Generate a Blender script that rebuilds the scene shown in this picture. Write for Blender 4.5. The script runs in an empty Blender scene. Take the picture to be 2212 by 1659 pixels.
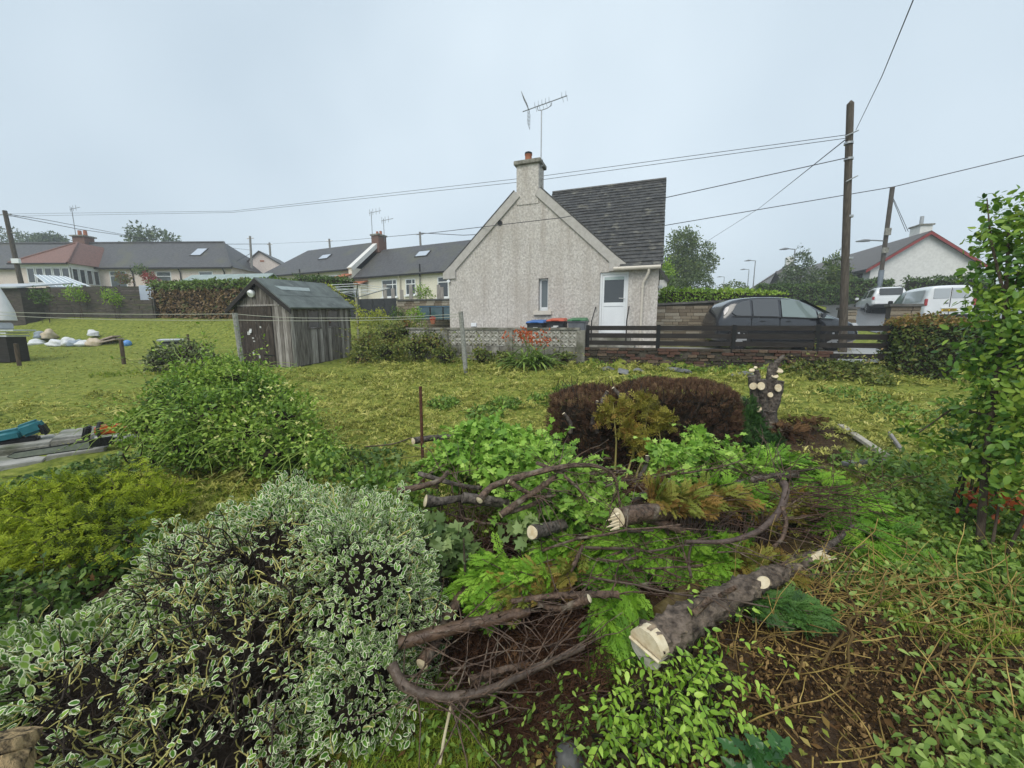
import bpy, bmesh, math, random
import numpy as np
from mathutils import Vector, Matrix

random.seed(7)
RNG = np.random.default_rng(11)
SC = bpy.context.scene
COL = SC.collection
R = math.radians

# ---------------------------------------------------------------- camera
PITCH = R(8.4)
EYE = 1.7
cam_d = bpy.data.cameras.new('camera')
cam_d.sensor_width = 36.0
cam_d.lens = 18.0 / 1.331
cam_d.clip_start = 0.05
cam_d.clip_end = 3000.0
cam = bpy.data.objects.new('camera', cam_d)
cam.location = (0.0, 0.0, EYE)
cam.rotation_euler = (R(90) - PITCH, 0.0, 0.0)
COL.objects.link(cam)
SC.camera = cam

# ---------------------------------------------------------------- sky, sun, exposure
SUN_EL, SUN_AZ = R(52), R(205)          # veiled sun behind the camera's left shoulder
world = bpy.data.worlds.new('World')
SC.world = world
world.use_nodes = True
wn, wl = world.node_tree.nodes, world.node_tree.links
wn.clear()
w_out = wn.new('ShaderNodeOutputWorld')
w_bg = wn.new('ShaderNodeBackground')
w_sky = wn.new('ShaderNodeTexSky')
w_sky.sky_type = 'NISHITA'
w_sky.sun_disc = False
w_sky.sun_elevation = SUN_EL
w_sky.sun_rotation = SUN_AZ
w_sky.air_density = 1.0
w_sky.dust_density = 3.0
w_sky.ozone_density = 1.0
w_mix = wn.new('ShaderNodeMix'); w_mix.data_type = 'RGBA'
w_mix.inputs['Factor'].default_value = 0.88       # a closed layer of thin cloud over the clear sky
w_co = wn.new('ShaderNodeTexCoord')
w_no = wn.new('ShaderNodeTexNoise'); w_no.inputs['Scale'].default_value = 1.4; w_no.inputs['Detail'].default_value = 3.0
w_rp = wn.new('ShaderNodeValToRGB')
w_rp.color_ramp.elements[0].position = 0.32; w_rp.color_ramp.elements[0].color = (4.15, 5.0, 5.7, 1)
w_rp.color_ramp.elements[1].position = 0.70; w_rp.color_ramp.elements[1].color = (5.75, 6.6, 7.2, 1)
wl.new(w_co.outputs['Generated'], w_no.inputs['Vector'])
wl.new(w_no.outputs['Fac'], w_rp.inputs['Fac'])
wl.new(w_sky.outputs['Color'], w_mix.inputs['A'])
wl.new(w_rp.outputs['Color'], w_mix.inputs['B'])
wl.new(w_mix.outputs['Result'], w_bg.inputs['Color'])
w_bg.inputs['Strength'].default_value = 0.1
wl.new(w_bg.outputs['Background'], w_out.inputs['Surface'])

sun_d = bpy.data.lights.new('sun', 'SUN')
sun_d.energy = 1.5
sun_d.angle = R(40)
sun_d.color = (1.0, 0.95, 0.85)
sun = bpy.data.objects.new('sun', sun_d)
sun.location = (-8, -14, 30)
_sd = Vector((math.sin(SUN_AZ) * math.cos(SUN_EL), math.cos(SUN_AZ) * math.cos(SUN_EL), math.sin(SUN_EL)))
sun.rotation_euler = (-_sd).to_track_quat('-Z', 'Y').to_euler()
COL.objects.link(sun)

SC.view_settings.view_transform = 'Standard'
SC.view_settings.look = 'None'
SC.view_settings.gamma = 1.0
SC.view_settings.use_curve_mapping = False
SC.view_settings.exposure = 0.58
SC.render.engine = 'CYCLES'
SC.cycles.max_bounces = 5
SC.cycles.diffuse_bounces = 2
SC.cycles.glossy_bounces = 2
SC.cycles.transmission_bounces = 3
SC.cycles.transparent_max_bounces = 4
SC.cycles.use_denoising = True

# ---------------------------------------------------------------- surveying helpers
# bearings read off the photograph (2212 x 1659 reading) turned into places at a known distance
FP, CX, CY = 831.0, 1106.0, 829.5
CP, SP = math.cos(PITCH), math.sin(PITCH)
def ray(u, v):
    a, b = (u - CX) / FP, (CY - v) / FP
    return a, CP + b * SP, -SP + b * CP
def P(u, v, Y):
    x, y, z = ray(u, v)
    return Vector((x * Y / y, Y, EYE + z * Y / y))
def T(u, v, t):
    x, y, z = ray(u, v)
    return Vector((x * t, y * t, EYE + z * t))

# ---------------------------------------------------------------- terrain
def tps_fit(pts):
    p = np.array(pts, float)
    X, z = p[:, :2], p[:, 2]
    n = len(X)
    d = np.linalg.norm(X[:, None] - X[None], axis=2)
    K = np.where(d > 0, d * d * np.log(np.maximum(d, 1e-9)), 0) + np.eye(n) * 2.0
    Q = np.hstack([np.ones((n, 1)), X])
    A = np.zeros((n + 3, n + 3)); A[:n, :n] = K; A[:n, n:] = Q; A[n:, :n] = Q.T
    s = np.linalg.solve(A, np.concatenate([z, np.zeros(3)]))
    def f(x, y):
        x = np.asarray(x, float); y = np.asarray(y, float)
        sh = x.shape; x = x.ravel(); y = y.ravel()
        out = np.empty_like(x)
        for i in range(0, len(x), 20000):
            xx, yy = x[i:i + 20000], y[i:i + 20000]
            d2 = (xx[:, None] - X[None, :, 0]) ** 2 + (yy[:, None] - X[None, :, 1]) ** 2
            U = 0.5 * d2 * np.log(np.maximum(d2, 1e-12))
            out[i:i + 20000] = U @ s[:n] + s[n] + s[n + 1] * xx + s[n + 2] * yy
        return out.reshape(sh)
    return f
_tp = [(-12.3, 12.1, .57), (-8, 8, .37), (-17, 14.5, .9), (-23.9, 20, 2.1), (-18.4, 20, 2.1), (-12.3, 17, 1.75), (-12, 13.5, .95), (-6.5, 16, 1.25), (-30, 16, 1.4), (-9, 9, .42),
       (-3, 12.2, 1.08), (-3, 14, 1.2), (0, 12, 1.06), (3, 11, 1.03), (6, 10.2, 1.0), (9, 10.2, .98), (4.6, 13, 1.0), (7, 13, 1.0), (11, 12, 1.03), (12, 9, .98), (-2, 17, 1.4), (3, 18, 1.5),
       (16, 16, 1.5), (19, 19, 1.8), (24, 23, 2.15), (22, 25, 2.3), (30, 25, 2.5), (30, 34, 4.2), (26, 30, 3.2), (40, 38, 4.8), (15, 22, 2.0), (12, 18, 1.5), (18, 30, 3.0),
       (-5, 30, 3.3), (-13.5, 34, 3.5), (-19, 36, 4.1), (-25, 39.6, 4.1), (-40, 37, 4.9), (-27, 37, 4.6), (-55, 38, 5.0), (-30, 26, 3.2), (-10, 24, 2.6), (2, 26, 2.8),
       (39, 70, 7.1), (0, 60, 6.3), (-60, 60, 7.0), (70, 60, 7.0), (20, 50, 5.0), (-30, 60, 6.6), (0, 120, 9), (-110, 120, 9), (110, 120, 9), (90, 10, 3), (-90, 10, 3), (20, 0, .7), (35, 5, 1.3),
       (-20, 0, .2), (-35, 5, .6), (0, -15, -.4), (-25, -20, -.5), (25, -20, 0), (0, 4, .26), (-5, 3, .1), (5, 4, .35)]
_tps = tps_fit(_tp)
def line_d(x, y):
    off = np.clip((-3.2 - x) * .45, 0, 1.3) * np.clip((x + 20) / 8, 0, 1)
    return (y - off - (10.68 - .308 * x)) * .955
def gz(x, y):
    """height of the ground"""
    x = np.asarray(x, float); y = np.asarray(y, float)
    far = np.hypot(x, y)
    t = _tps(np.clip(x, -110, 110), np.clip(y, -25, 120))
    yy = np.clip(y, -3, 40)
    lawn = .065 * yy + .018 * np.clip(x, -14, 14)
    w = .12 + .45 * np.clip(-3.2 - x, 0, 5) + .3 * np.clip(x - 11.5, 0, None)
    s = np.clip((line_d(x, y) + .05) / w, 0, 1)
    s = s * s * (3 - 2 * s)
    back = np.clip((-y - 1.0) / 6.0, 0, 1)
    s = np.maximum(s, back)
    bump = .012 * np.sin(x * 2.3 + .7 * y) * np.sin(y * 1.9 - .5 * x) + .02 * np.sin(x * .9 + 1.3) * np.sin(y * .8)
    return lawn * (1 - s) + t * s + bump * (1 - s * .7)
def gz1(x, y):
    return float(gz(np.array([x]), np.array([y]))[0])
def onground(u, v):
    """where the line of sight meets the ground"""
    x, y, z = ray(u, v)
    t = np.concatenate([np.arange(.5, 14, .02), np.arange(14, 120, .15)])
    h = EYE + z * t - gz(x * t, y * t)
    k = np.nonzero(h < 0)[0]
    k = k[0] if len(k) else len(t) - 1
    return Vector((x * t[k], y * t[k], gz1(x * t[k], y * t[k])))

def noise2(x, y, s, seed=0):
    return (np.sin(x * s + 1.7 * seed + 1.1 * np.sin(y * s * .8 + seed)) * np.sin(y * s * 1.1 - .6 * seed + 1.3 * np.sin(x * s * .7 + 2 * seed)))

# ---------------------------------------------------------------- materials
MATS = {}
def _bsdf(name, rough=.8, spec=.3):
    m = bpy.data.materials.new(name); m.use_nodes = True
    nt = m.node_tree; b = nt.nodes['Principled BSDF']
    b.inputs['Roughness'].default_value = rough
    b.inputs['Specular IOR Level'].default_value = spec
    MATS[name] = m
    return m, nt, b
def c4(c): return (c[0], c[1], c[2], 1.0)
def mat(name, c1, c2=None, rough=.8, scale=6.0, detail=5.0, bump=0.0, bscale=None, spec=.3, metal=0.0, stretch=(1, 1, 1), lo=.35, hi=.65, c3=None, s3=1.5, lo3=.5, hi3=.7, coat=0.0):
    """two-tone procedural surface, with an optional third tone in larger patches, and fine relief"""
    if name in MATS: return MATS[name]
    m, nt, b = _bsdf(name, rough, spec)
    b.inputs['Metallic'].default_value = metal
    b.inputs['Coat Weight'].default_value = coat
    N, L = nt.nodes, nt.links
    if c2 is None and bump == 0:
        b.inputs['Base Color'].default_value = c4(c1); return m
    tc = N.new('ShaderNodeTexCoord'); mp = N.new('ShaderNodeMapping'); mp.inputs['Scale'].default_value = stretch
    L.new(tc.outputs['Object'], mp.inputs['Vector'])
    if c2 is not None:
        no = N.new('ShaderNodeTexNoise'); no.inputs['Scale'].default_value = scale; no.inputs['Detail'].default_value = detail; no.inputs['Roughness'].default_value = .6
        L.new(mp.outputs[0], no.inputs['Vector'])
        rp = N.new('ShaderNodeValToRGB'); e = rp.color_ramp.elements
        e[0].position = lo; e[0].color = c4(c1); e[1].position = hi; e[1].color = c4(c2)
        L.new(no.outputs['Fac'], rp.inputs['Fac']); outc = rp.outputs['Color']
        if c3 is not None:
            n3 = N.new('ShaderNodeTexNoise'); n3.inputs['Scale'].default_value = s3; n3.inputs['Detail'].default_value = 4
            L.new(mp.outputs[0], n3.inputs['Vector'])
            r3 = N.new('ShaderNodeMapRange'); r3.inputs['From Min'].default_value = lo3; r3.inputs['From Max'].default_value = hi3
            L.new(n3.outputs['Fac'], r3.inputs['Value'])
            mx = N.new('ShaderNodeMix'); mx.data_type = 'RGBA'
            L.new(r3.outputs['Result'], mx.inputs['Factor']); L.new(outc, mx.inputs['A']); mx.inputs['B'].default_value = c4(c3)
            outc = mx.outputs['Result']
        L.new(outc, b.inputs['Base Color'])
    else:
        b.inputs['Base Color'].default_value = c4(c1)
    if bump:
        nb = N.new('ShaderNodeTexNoise'); nb.inputs['Scale'].default_value = bscale or scale * 2; nb.inputs['Detail'].default_value = 4
        L.new(mp.outputs[0], nb.inputs['Vector'])
        bp = N.new('ShaderNodeBump'); bp.inputs['Strength'].default_value = min(1, bump); bp.inputs['Distance'].default_value = .02
        L.new(nb.outputs['Fac'], bp.inputs['Height']); L.new(bp.outputs['Normal'], b.inputs['Normal'])
    return m
def leaf_mat(name, cols, rough=.45, trans=.25, spec=.35, margin=None, gain=(1.42, 1.36, .9)):
    """foliage: each leaf has its own tint (attribute), optional pale margin (attribute), some light passes through"""
    if name in MATS: return MATS[name]
    m, nt, b = _bsdf(name, rough, spec)
    N, L = nt.nodes, nt.links
    at = N.new('ShaderNodeAttribute'); at.attribute_name = 'tint'
    rp = N.new('ShaderNodeValToRGB'); cr = rp.color_ramp
    cols = [tuple(min(.8, x * k) for x, k in zip(c, gain)) for c in cols]
    for i, c in enumerate(cols):
        pos = i / max(1, len(cols) - 1)
        e = cr.elements[i] if i < 2 else cr.elements.new(pos)
        e.position = pos; e.color = c4(c)
    if len(cols) > 2:
        srt = sorted(range(len(cols)))
        for i in srt:
            cr.elements[i].position = i / (len(cols) - 1)
        for i in srt:
            cr.elements[i].color = c4(cols[i])
    L.new(at.outputs['Fac'], rp.inputs['Fac'])
    outc = rp.outputs['Color']
    if margin is not None:
        ae = N.new('ShaderNodeAttribute'); ae.attribute_name = 'edge'
        tc = N.new('ShaderNodeTexCoord'); no = N.new('ShaderNodeTexNoise'); no.inputs['Scale'].default_value = 120; no.inputs['Detail'].default_value = 1
        L.new(tc.outputs['Object'], no.inputs['Vector'])
        ad = N.new('ShaderNodeMath'); ad.operation = 'MULTIPLY_ADD'; ad.inputs[1].default_value = .5; L.new(no.outputs['Fac'], ad.inputs[0]); L.new(ae.outputs['Fac'], ad.inputs[2])
        mr = N.new('ShaderNodeMapRange'); mr.inputs['From Min'].default_value = .80; mr.inputs['From Max'].default_value = 1.0
        L.new(ad.outputs[0], mr.inputs['Value'])
        mx = N.new('ShaderNodeMix'); mx.data_type = 'RGBA'
        L.new(mr.outputs['Result'], mx.inputs['Factor']); L.new(outc, mx.inputs['A']); mx.inputs['B'].default_value = c4(margin)
        outc = mx.outputs['Result']
    L.new(outc, b.inputs['Base Color'])
    if trans > 0:
        tr = N.new('ShaderNodeBsdfTranslucent'); ms = N.new('ShaderNodeMixShader'); ms.inputs[0].default_value = trans
        out = N['Material Output']
        L.new(outc, tr.inputs['Color'])
        L.new(b.outputs[0], ms.inputs[1]); L.new(tr.outputs[0], ms.inputs[2]); L.new(ms.outputs[0], out.inputs['Surface'])
    return m
def glass_mat(name, c, rough=.06, spec=.8):
    if name in MATS: return MATS[name]
    m, nt, b = _bsdf(name, rough, spec)
    b.inputs['Base Color'].default_value = c4(c)
    b.inputs['Coat Weight'].default_value = .6; b.inputs['Coat Roughness'].default_value = .03
    return m

# ---------------------------------------------------------------- objects
def tag(o, label=None, cat=None, group=None, kind=None):
    if label: o['label'] = label
    if cat: o['category'] = cat
    if group: o['group'] = group
    if kind: o['kind'] = kind
    return o
def thing(name, label, cat, loc=(0, 0, 0), rotz=0.0, group=None):
    o = bpy.data.objects.new(name, None)
    o.empty_display_size = .2
    o.location = loc; o.rotation_euler = (0, 0, rotz)
    COL.objects.link(o)
    return tag(o, label, cat, group)
def world_of(o):
    m = o.matrix_basis.copy()
    if o.parent is not None:
        m = world_of(o.parent) @ o.matrix_parent_inverse @ m
    return m
def adopt(o, parent):
    if parent is not None:
        o.parent = parent
        o.matrix_parent_inverse = world_of(parent).inverted()
    return o
def link(name, me, parent=None, M=None):
    o = bpy.data.objects.new(name, me)
    COL.objects.link(o)
    if M is not None: o.matrix_basis = M
    return adopt(o, parent)
def copy_tree(o, parent=None):
    c = o.copy(); COL.objects.link(c)
    if parent is not None: c.parent = parent
    for ch in [x for x in bpy.data.objects if x.parent == o]:
        copy_tree(ch, c)
    return c
def np_mesh(name, V, F, m, smooth=False, attrs=None):
    V = np.asarray(V, np.float32); F = np.asarray(F, np.int32)
    me = bpy.data.meshes.new(name)
    k = F.shape[1]
    me.vertices.add(len(V)); me.vertices.foreach_set('co', V.ravel())
    me.loops.add(F.size); me.loops.foreach_set('vertex_index', F.ravel())
    me.polygons.add(len(F)); me.polygons.foreach_set('loop_start', np.arange(0, F.size, k, dtype=np.int32))
    if smooth: me.polygons.foreach_set('use_smooth', np.ones(len(F), bool))
    for an, av in (attrs or {}).items():
        at = me.attributes.new(an, 'FLOAT', 'POINT'); at.data.foreach_set('value', np.asarray(av, np.float32).ravel())
    me.update(calc_edges=True)
    if m is not None: me.materials.append(m)
    return me
class MB:
    """collects shapes; build() links them as one mesh object in world space"""
    def __init__(s, M=None):
        s.v, s.f, s.M = [], [], M or Matrix()
    def add(s, V, F, M=None):
        k = len(s.v); W = s.M @ M if M is not None else s.M
        s.v += [W @ Vector(p) for p in V]
        s.f += [tuple(i + k for i in f) for f in F]
        return s
    def box(s, x0, x1, y0, y1, z0, z1, M=None):
        V = [(x, y, z) for z in (z0, z1) for y in (y0, y1) for x in (x0, x1)]
        return s.add(V, [(0, 2, 3, 1), (4, 5, 7, 6), (0, 1, 5, 4), (2, 6, 7, 3), (0, 4, 6, 2), (1, 3, 7, 5)], M)
    def prism(s, poly, y0, y1, M=None):
        """polygon in x,z pushed along y"""
        n = len(poly)
        V = [(x, y0, z) for x, z in poly] + [(x, y1, z) for x, z in poly]
        return s.add(V, [tuple(range(n)), tuple(range(2 * n - 1, n - 1, -1))] + [(i, i + n, (i + 1) % n + n, (i + 1) % n) for i in range(n)], M)
    def slab(s, q, th):
        """four corners thickened downwards along the normal"""
        q = [Vector(p) for p in q]
        n = (q[1] - q[0]).cross(q[3] - q[0]).normalized()
        V = q + [p - n * th for p in q]
        return s.add(V, [(0, 1, 2, 3), (7, 6, 5, 4), (0, 4, 5, 1), (1, 5, 6, 2), (2, 6, 7, 3), (3, 7, 4, 0)])
    def tube(s, pts, r, n=8, r1=None, caps=True):
        pts = [Vector(p) for p in pts]
        rr = r if isinstance(r, (list, tuple)) else [r + ((r1 if r1 is not None else r) - r) * i / max(1, len(pts) - 1) for i in range(len(pts))]
        V, F = [], []
        up = None
        for i, p in enumerate(pts):
            d = (pts[min(i + 1, len(pts) - 1)] - pts[max(i - 1, 0)]).normalized()
            if up is None:
                up = d.orthogonal().normalized()
            else:
                up = (up - d * up.dot(d)).normalized()
            sd = d.cross(up)
            for k in range(n):
                a = 2 * math.pi * k / n
                V.append(p + (up * math.cos(a) + sd * math.sin(a)) * rr[i])
        for i in range(len(pts) - 1):
            for k in range(n):
                F.append((i * n + k, i * n + (k + 1) % n, (i + 1) * n + (k + 1) % n, (i + 1) * n + k))
        if caps:
            F.append(tuple(range(n - 1, -1, -1))); F.append(tuple((len(pts) - 1) * n + k for k in range(n)))
        return s.add(V, F)
    def cyl(s, c, r, z0, z1, n=16, r1=None):
        return s.tube([(c[0], c[1], z0), (c[0], c[1], z1)], r, n, r1)
    def mesh(s, name, m, smooth=False, bevel=0.0, seg=2, angle=None):
        me = bpy.data.meshes.new(name)
        me.from_pydata([tuple(p) for p in s.v], [], s.f)
        bm = bmesh.new(); bm.from_mesh(me)
        bmesh.ops.recalc_face_normals(bm, faces=bm.faces)
        if bevel:
            es = [e for e in bm.edges if len(e.link_faces) == 2 and e.calc_face_angle(0) > R(25)]
            bmesh.ops.bevel(bm, geom=es, offset=bevel, segments=seg, affect='EDGES', clamp_overlap=True)
        bm.to_mesh(me); bm.free()
        if smooth:
            me.polygons.foreach_set('use_smooth', [True] * len(me.polygons))
            if angle: 
                try: me.set_sharp_from_angle(angle=R(angle))
                except Exception: pass
        if m is not None: me.materials.append(m)
        return me
    def build(s, name, m, parent=None, smooth=False, bevel=0.0, seg=2, angle=40, kind=None):
        o = link(name, s.mesh(name, m, smooth, bevel, seg, angle), parent)
        if kind: o['kind'] = kind
        return o
def box_part(name, m, parent, M, *b, bevel=0.0):
    return MB(M).box(*b).build(name, m, parent, bevel=bevel)
def rotz(a, loc=(0, 0, 0)):
    return Matrix.Translation(loc) @ Matrix.Rotation(a, 4, 'Z')

# ---------------------------------------------------------------- leaves, twigs, tufts
def unit(a):
    return a / np.maximum(np.linalg.norm(a, axis=-1, keepdims=True), 1e-9)
def frames(axis, normal):
    y = unit(axis); z = normal - y * np.sum(normal * y, -1, keepdims=True); z = unit(z)
    x = np.cross(y, z)
    return np.stack([x, y, z], -1)          # columns
def leaf_oval(w=.5, fold=.12, tip=.36, droop=.12):
    """oval blade, folded a little on the midrib; edge attribute is 0 on the midrib, 1 at the margin"""
    ys = [0, .28, .62, 1.0]
    V = [(0, 0, 0), (0, .3, -.02), (0, .66, -.05), (0, 1, -droop)]
    hw = [.36, .5, tip]
    for sgn in (-1, 1):
        for y, h in zip((.16, .46, .8), hw):
            V.append((sgn * h * w, y, fold * h - droop * y * y))
    F = [(0, 1, 4), (1, 5, 4), (1, 2, 5), (2, 6, 5), (2, 3, 6), (0, 7, 1), (1, 7, 8), (1, 8, 2), (2, 8, 9), (2, 9, 3)]
    E = [.6, .0, .0, 1, 1, 1, 1, 1, 1, 1]
    return np.array(V), np.array(F), np.array(E)
def leaf_diamond(w=.45, fold=.1):
    V = [(0, 0, 0), (-w / 2, .45, fold), (0, 1, -.06), (w / 2, .45, fold)]
    return np.array(V), np.array([(0, 2, 1), (0, 3, 2)]), np.array([0, 1, 1, 1.])
def leaf_ivy():
    o = [(0, 0), (-.30, -.12), (-.5, .12), (-.30, .30), (-.52, .55), (-.20, .62), (0, 1.0), (.20, .62), (.52, .55), (.30, .30), (.5, .12), (.30, -.12)]
    V = [(0, .3, .03)] + [(x, y, -.10 * (x * x + (y - .3) ** 2)) for x, y in o]
    n = len(o)
    return np.array(V), np.array([(0, 1 + i, 1 + (i + 1) % n) for i in range(n)][::-1]), np.array([0.] + [1.] * n)
def leaf_frond(seed=1, n=9, wid=.42):
    """flat cypress spray: a thin axis with scaly side shoots, each forked"""
    r = random.Random(seed)
    V, F = [], []
    def blade(x0, y0, ang, ln, w, z):
        k = len(V); dx, dy = math.sin(ang), math.cos(ang)
        px, py = dy, -dx
        V.extend([(x0, y0, z), (x0 + dx * ln * .5 - px * w, y0 + dy * ln * .5 - py * w, z + .01), (x0 + dx * ln, y0 + dy * ln, z - .10 * ln), (x0 + dx * ln * .5 + px * w, y0 + dy * ln * .5 + py * w, z + .01)])
        F.extend([(k, k + 1, k + 2), (k, k + 2, k + 3)])
    blade(0, 0, 0, 1.0, .03, 0)
    for i in range(n):
        y = .08 + .84 * i / n
        for sg in (-1, 1):
            ln = wid * (1 - .75 * abs(y - .35)) * r.uniform(.75, 1.1)
            a = sg * R(r.uniform(38, 58)); z = r.uniform(-.03, .03)
            blade(0, y, a, ln, .024, z)
            for t in (.3, .6):
                xx, yy = math.sin(a) * ln * t, y + math.cos(a) * ln * t
                blade(xx, yy, a - sg * R(32), ln * .42 * r.uniform(.8, 1.1), .021, z)
                blade(xx, yy, a + sg * R(26), ln * .34, .019, z)
    V = np.array(V); V[:, 2] -= .16 * V[:, 1] ** 2
    return V, np.array(F), np.zeros(len(V))
def tuft(seed=1, n=7, h=1.0, spread=1.0, w=.07, bend=.6):
    """grass blades leaning out of one crown"""
    r = random.Random(seed)
    V, F = [], []
    for i in range(n):
        a = r.uniform(0, 2 * math.pi); ln = r.uniform(.6, 1.0) * h; s = r.uniform(.35, 1.0) * spread
        dx, dy = math.cos(a), math.sin(a); px, py = -dy * w, dx * w
        bx, by = r.uniform(-.12, .12), r.uniform(-.12, .12)
        k = len(V)
        z1, z2 = ln * .6, ln * (1 - bend * r.uniform(.4, 1))
        V += [(bx - px, by - py, 0), (bx + px, by + py, 0), (bx + dx * s * .45 + px * .8, by + dy * s * .45 + py * .8, z1), (bx + dx * s * .45 - px * .8, by + dy * s * .45 - py * .8, z1), (bx + dx * s, by + dy * s, z2)]
        F += [(k, k + 1, k + 2), (k, k + 2, k + 3), (k + 3, k + 2, k + 4)]
    return np.array(V), np.array(F), np.zeros(len(V))
def scatter(name, tmpls, pos, axis, normal, size, tint, m, parent=None, kind='stuff', single=0, single_name='leaf', near=None):
    """one mesh of many leaves; the `single` leaves nearest the viewer's side are objects of their own"""
    if not isinstance(tmpls, list): tmpls = [tmpls]
    pos = np.asarray(pos, float); N = len(pos)
    size = np.broadcast_to(np.asarray(size, float), (N,)).copy(); tint = np.clip(np.broadcast_to(np.asarray(tint, float), (N,)), 0, 1)
    fr = frames(np.asarray(axis, float), np.asarray(normal, float))
    which = RNG.integers(0, len(tmpls), N)
    keep = np.ones(N, bool)
    if single:
        d = np.linalg.norm(pos - np.array([0, 0, EYE]), axis=1) / size
        idx = np.argsort(d)[:single * 3]; idx = RNG.permutation(idx)[:single]
        keep[idx] = False
        cache = {}
        for i in idx:
            q = (which[i], int(tint[i] * 4.99))
            if q not in cache:
                V, F, E = tmpls[which[i]]
                cache[q] = np_mesh(single_name, V, F, m, True, {'tint': np.full(len(V), (q[1] + .5) / 5), 'edge': E})
            M = Matrix([[*(fr[i][r] * size[i]), pos[i][r]] for r in range(3)] + [[0, 0, 0, 1]])
            link(single_name, cache[q], parent, M)
    Vs, Fs, Ts, Es = [], [], [], []
    off = 0
    for k, (V, F, E) in enumerate(tmpls):
        s = np.nonzero(keep & (which == k))[0]
        if not len(s): continue
        W = np.einsum('nij,kj->nki', fr[s], V) * size[s][:, None, None] + pos[s][:, None, :]
        Vs.append(W.reshape(-1, 3))
        Fs.append((F[None] + (np.arange(len(s)) * len(V))[:, None, None]).reshape(-1, F.shape[1]) + off)
        Ts.append(np.repeat(tint[s], len(V))); Es.append(np.tile(E, len(s)))
        off += len(s) * len(V)
    me = np_mesh(name, np.concatenate(Vs), np.concatenate(Fs), m, True, {'tint': np.concatenate(Ts), 'edge': np.concatenate(Es)})
    o = link(name, me, parent)
    if kind: o['kind'] = kind
    return o
def twig_mesh(name, paths, r0, r1, m, parent=None, sides=4, kind='stuff'):
    """many thin stems in one mesh; paths: list of (k,3)"""
    Vs, Fs, off = [], [], 0
    ang = np.arange(sides) * 2 * np.pi / sides
    for j, p in enumerate(paths):
        p = np.asarray(p, float); k = len(p)
        a = r0[j] if hasattr(r0, '__len__') else r0; b = r1[j] if hasattr(r1, '__len__') else r1
        d = unit(np.gradient(p, axis=0))
        ref = np.array([0, 0, 1.]) if abs(d[0][2]) < .8 else np.array([1., 0, 0])
        s = unit(np.cross(d, ref)); q = np.cross(d, s)
        rad = np.linspace(a, b, k)[:, None, None]
        ring = p[:, None, :] + (s[:, None, :] * np.cos(ang)[None, :, None] + q[:, None, :] * np.sin(ang)[None, :, None]) * rad
        Vs.append(ring.reshape(-1, 3))
        i = np.arange(k - 1)[:, None] * sides; c = np.arange(sides)[None]; c2 = (c + 1) % sides
        Fs.append(np.stack([i + c, i + c2, i + sides + c2, i + sides + c], -1).reshape(-1, 4) + off)
        off += k * sides
    o = link(name, np_mesh(name, np.concatenate(Vs), np.concatenate(Fs), m, True, {'tint': RNG.random(off)}), parent)
    if kind: o['kind'] = kind
    return o
def wander(start, d, ln, k=6, wob=.25, grav=0.0):
    p = np.array(start, float); d = unit(np.array(d, float)); out = [p.copy()]
    for i in range(k - 1):
        d = unit(d + RNG.normal(0, wob, 3) + np.array([0, 0, -grav])); p = p + d * ln / (k - 1); out.append(p.copy())
    return np.array(out)
def blob_points(n, blobs, depth=.18, up=.0, zmin=None):
    """points near the skin of a union of ellipsoids -> positions and outward normals. blobs: (cx,cy,cz,rx,ry,rz)"""
    B = np.array(blobs, float)
    area = B[:, 3] * B[:, 4] + B[:, 3] * B[:, 5] + B[:, 4] * B[:, 5]
    out_p, out_n = [], []
    got = 0
    while got < n:
        m = int((n - got) * 1.6) + 50
        k = RNG.choice(len(B), m, p=area / area.sum())
        d = unit(RNG.normal(0, 1, (m, 3)))
        if up: d[:, 2] = np.where((d[:, 2] < 0) & (RNG.random(m) < up), -d[:, 2], d[:, 2])
        s = 1 - depth * RNG.random(m) ** 1.5
        wob = 1 + .20 * np.sin(d[:, 0] * 5 + k) * np.sin(d[:, 1] * 6 + 2 * k) + .13 * np.sin(d[:, 2] * 9 + 3 * d[:, 0] + k) + .10 * np.sin(d[:, 0] * 14 + k) * np.sin(d[:, 2] * 13)
        p = B[k, :3] + d * B[k, 3:] * (s * wob)[:, None]
        nn = unit(d / B[k, 3:])
        ok = np.ones(m, bool)
        for j in range(len(B)):
            q = np.linalg.norm((p - B[j, :3]) / B[j, 3:], axis=1)
            ok &= ~((q < 1 - depth * 1.15) & (k != j))
        if zmin is not None: ok &= p[:, 2] > zmin(p[:, 0], p[:, 1])
        out_p.append(p[ok]); out_n.append(nn[ok]); got += ok.sum()
    return np.concatenate(out_p)[:n], np.concatenate(out_n)[:n]
def shoots(name, starts, dirs, ln, per, tm, size, m, parent, stem_m, r=.0025, grav=.12, tint=.6):
    """leafy stems straying out of a mass"""
    paths, P_, A_, N_ = [], [], [], []
    for s, d in zip(starts, dirs):
        w = wander(s, d, ln * RNG.uniform(.5, 1.3), 7, .16, grav); paths.append(w)
        for j in range(per):
            f = (.15 + .85 * (j + 1) / per) * 6; i = min(int(f), 5); q = w[i] + (w[i + 1] - w[i]) * (f - i); t = unit(w[i + 1] - w[i])
            sd = unit(np.cross(t, np.array([0, 0, 1.]) + RNG.normal(0, .3, 3))) * (1 if j % 2 else -1)
            P_.append(q); A_.append(t * .6 + sd + RNG.normal(0, .25, 3)); N_.append(np.array([0, 0, 1.]) + RNG.normal(0, .45, 3))
    twig_mesh(name + '_stem', paths, r, r * .5, stem_m, parent)
    N = len(P_)
    return scatter(name, tm, np.array(P_), np.array(A_), np.array(N_), size * RNG.uniform(.6, 1.15, N), tint + RNG.normal(0, .2, N), m, parent)
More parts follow.
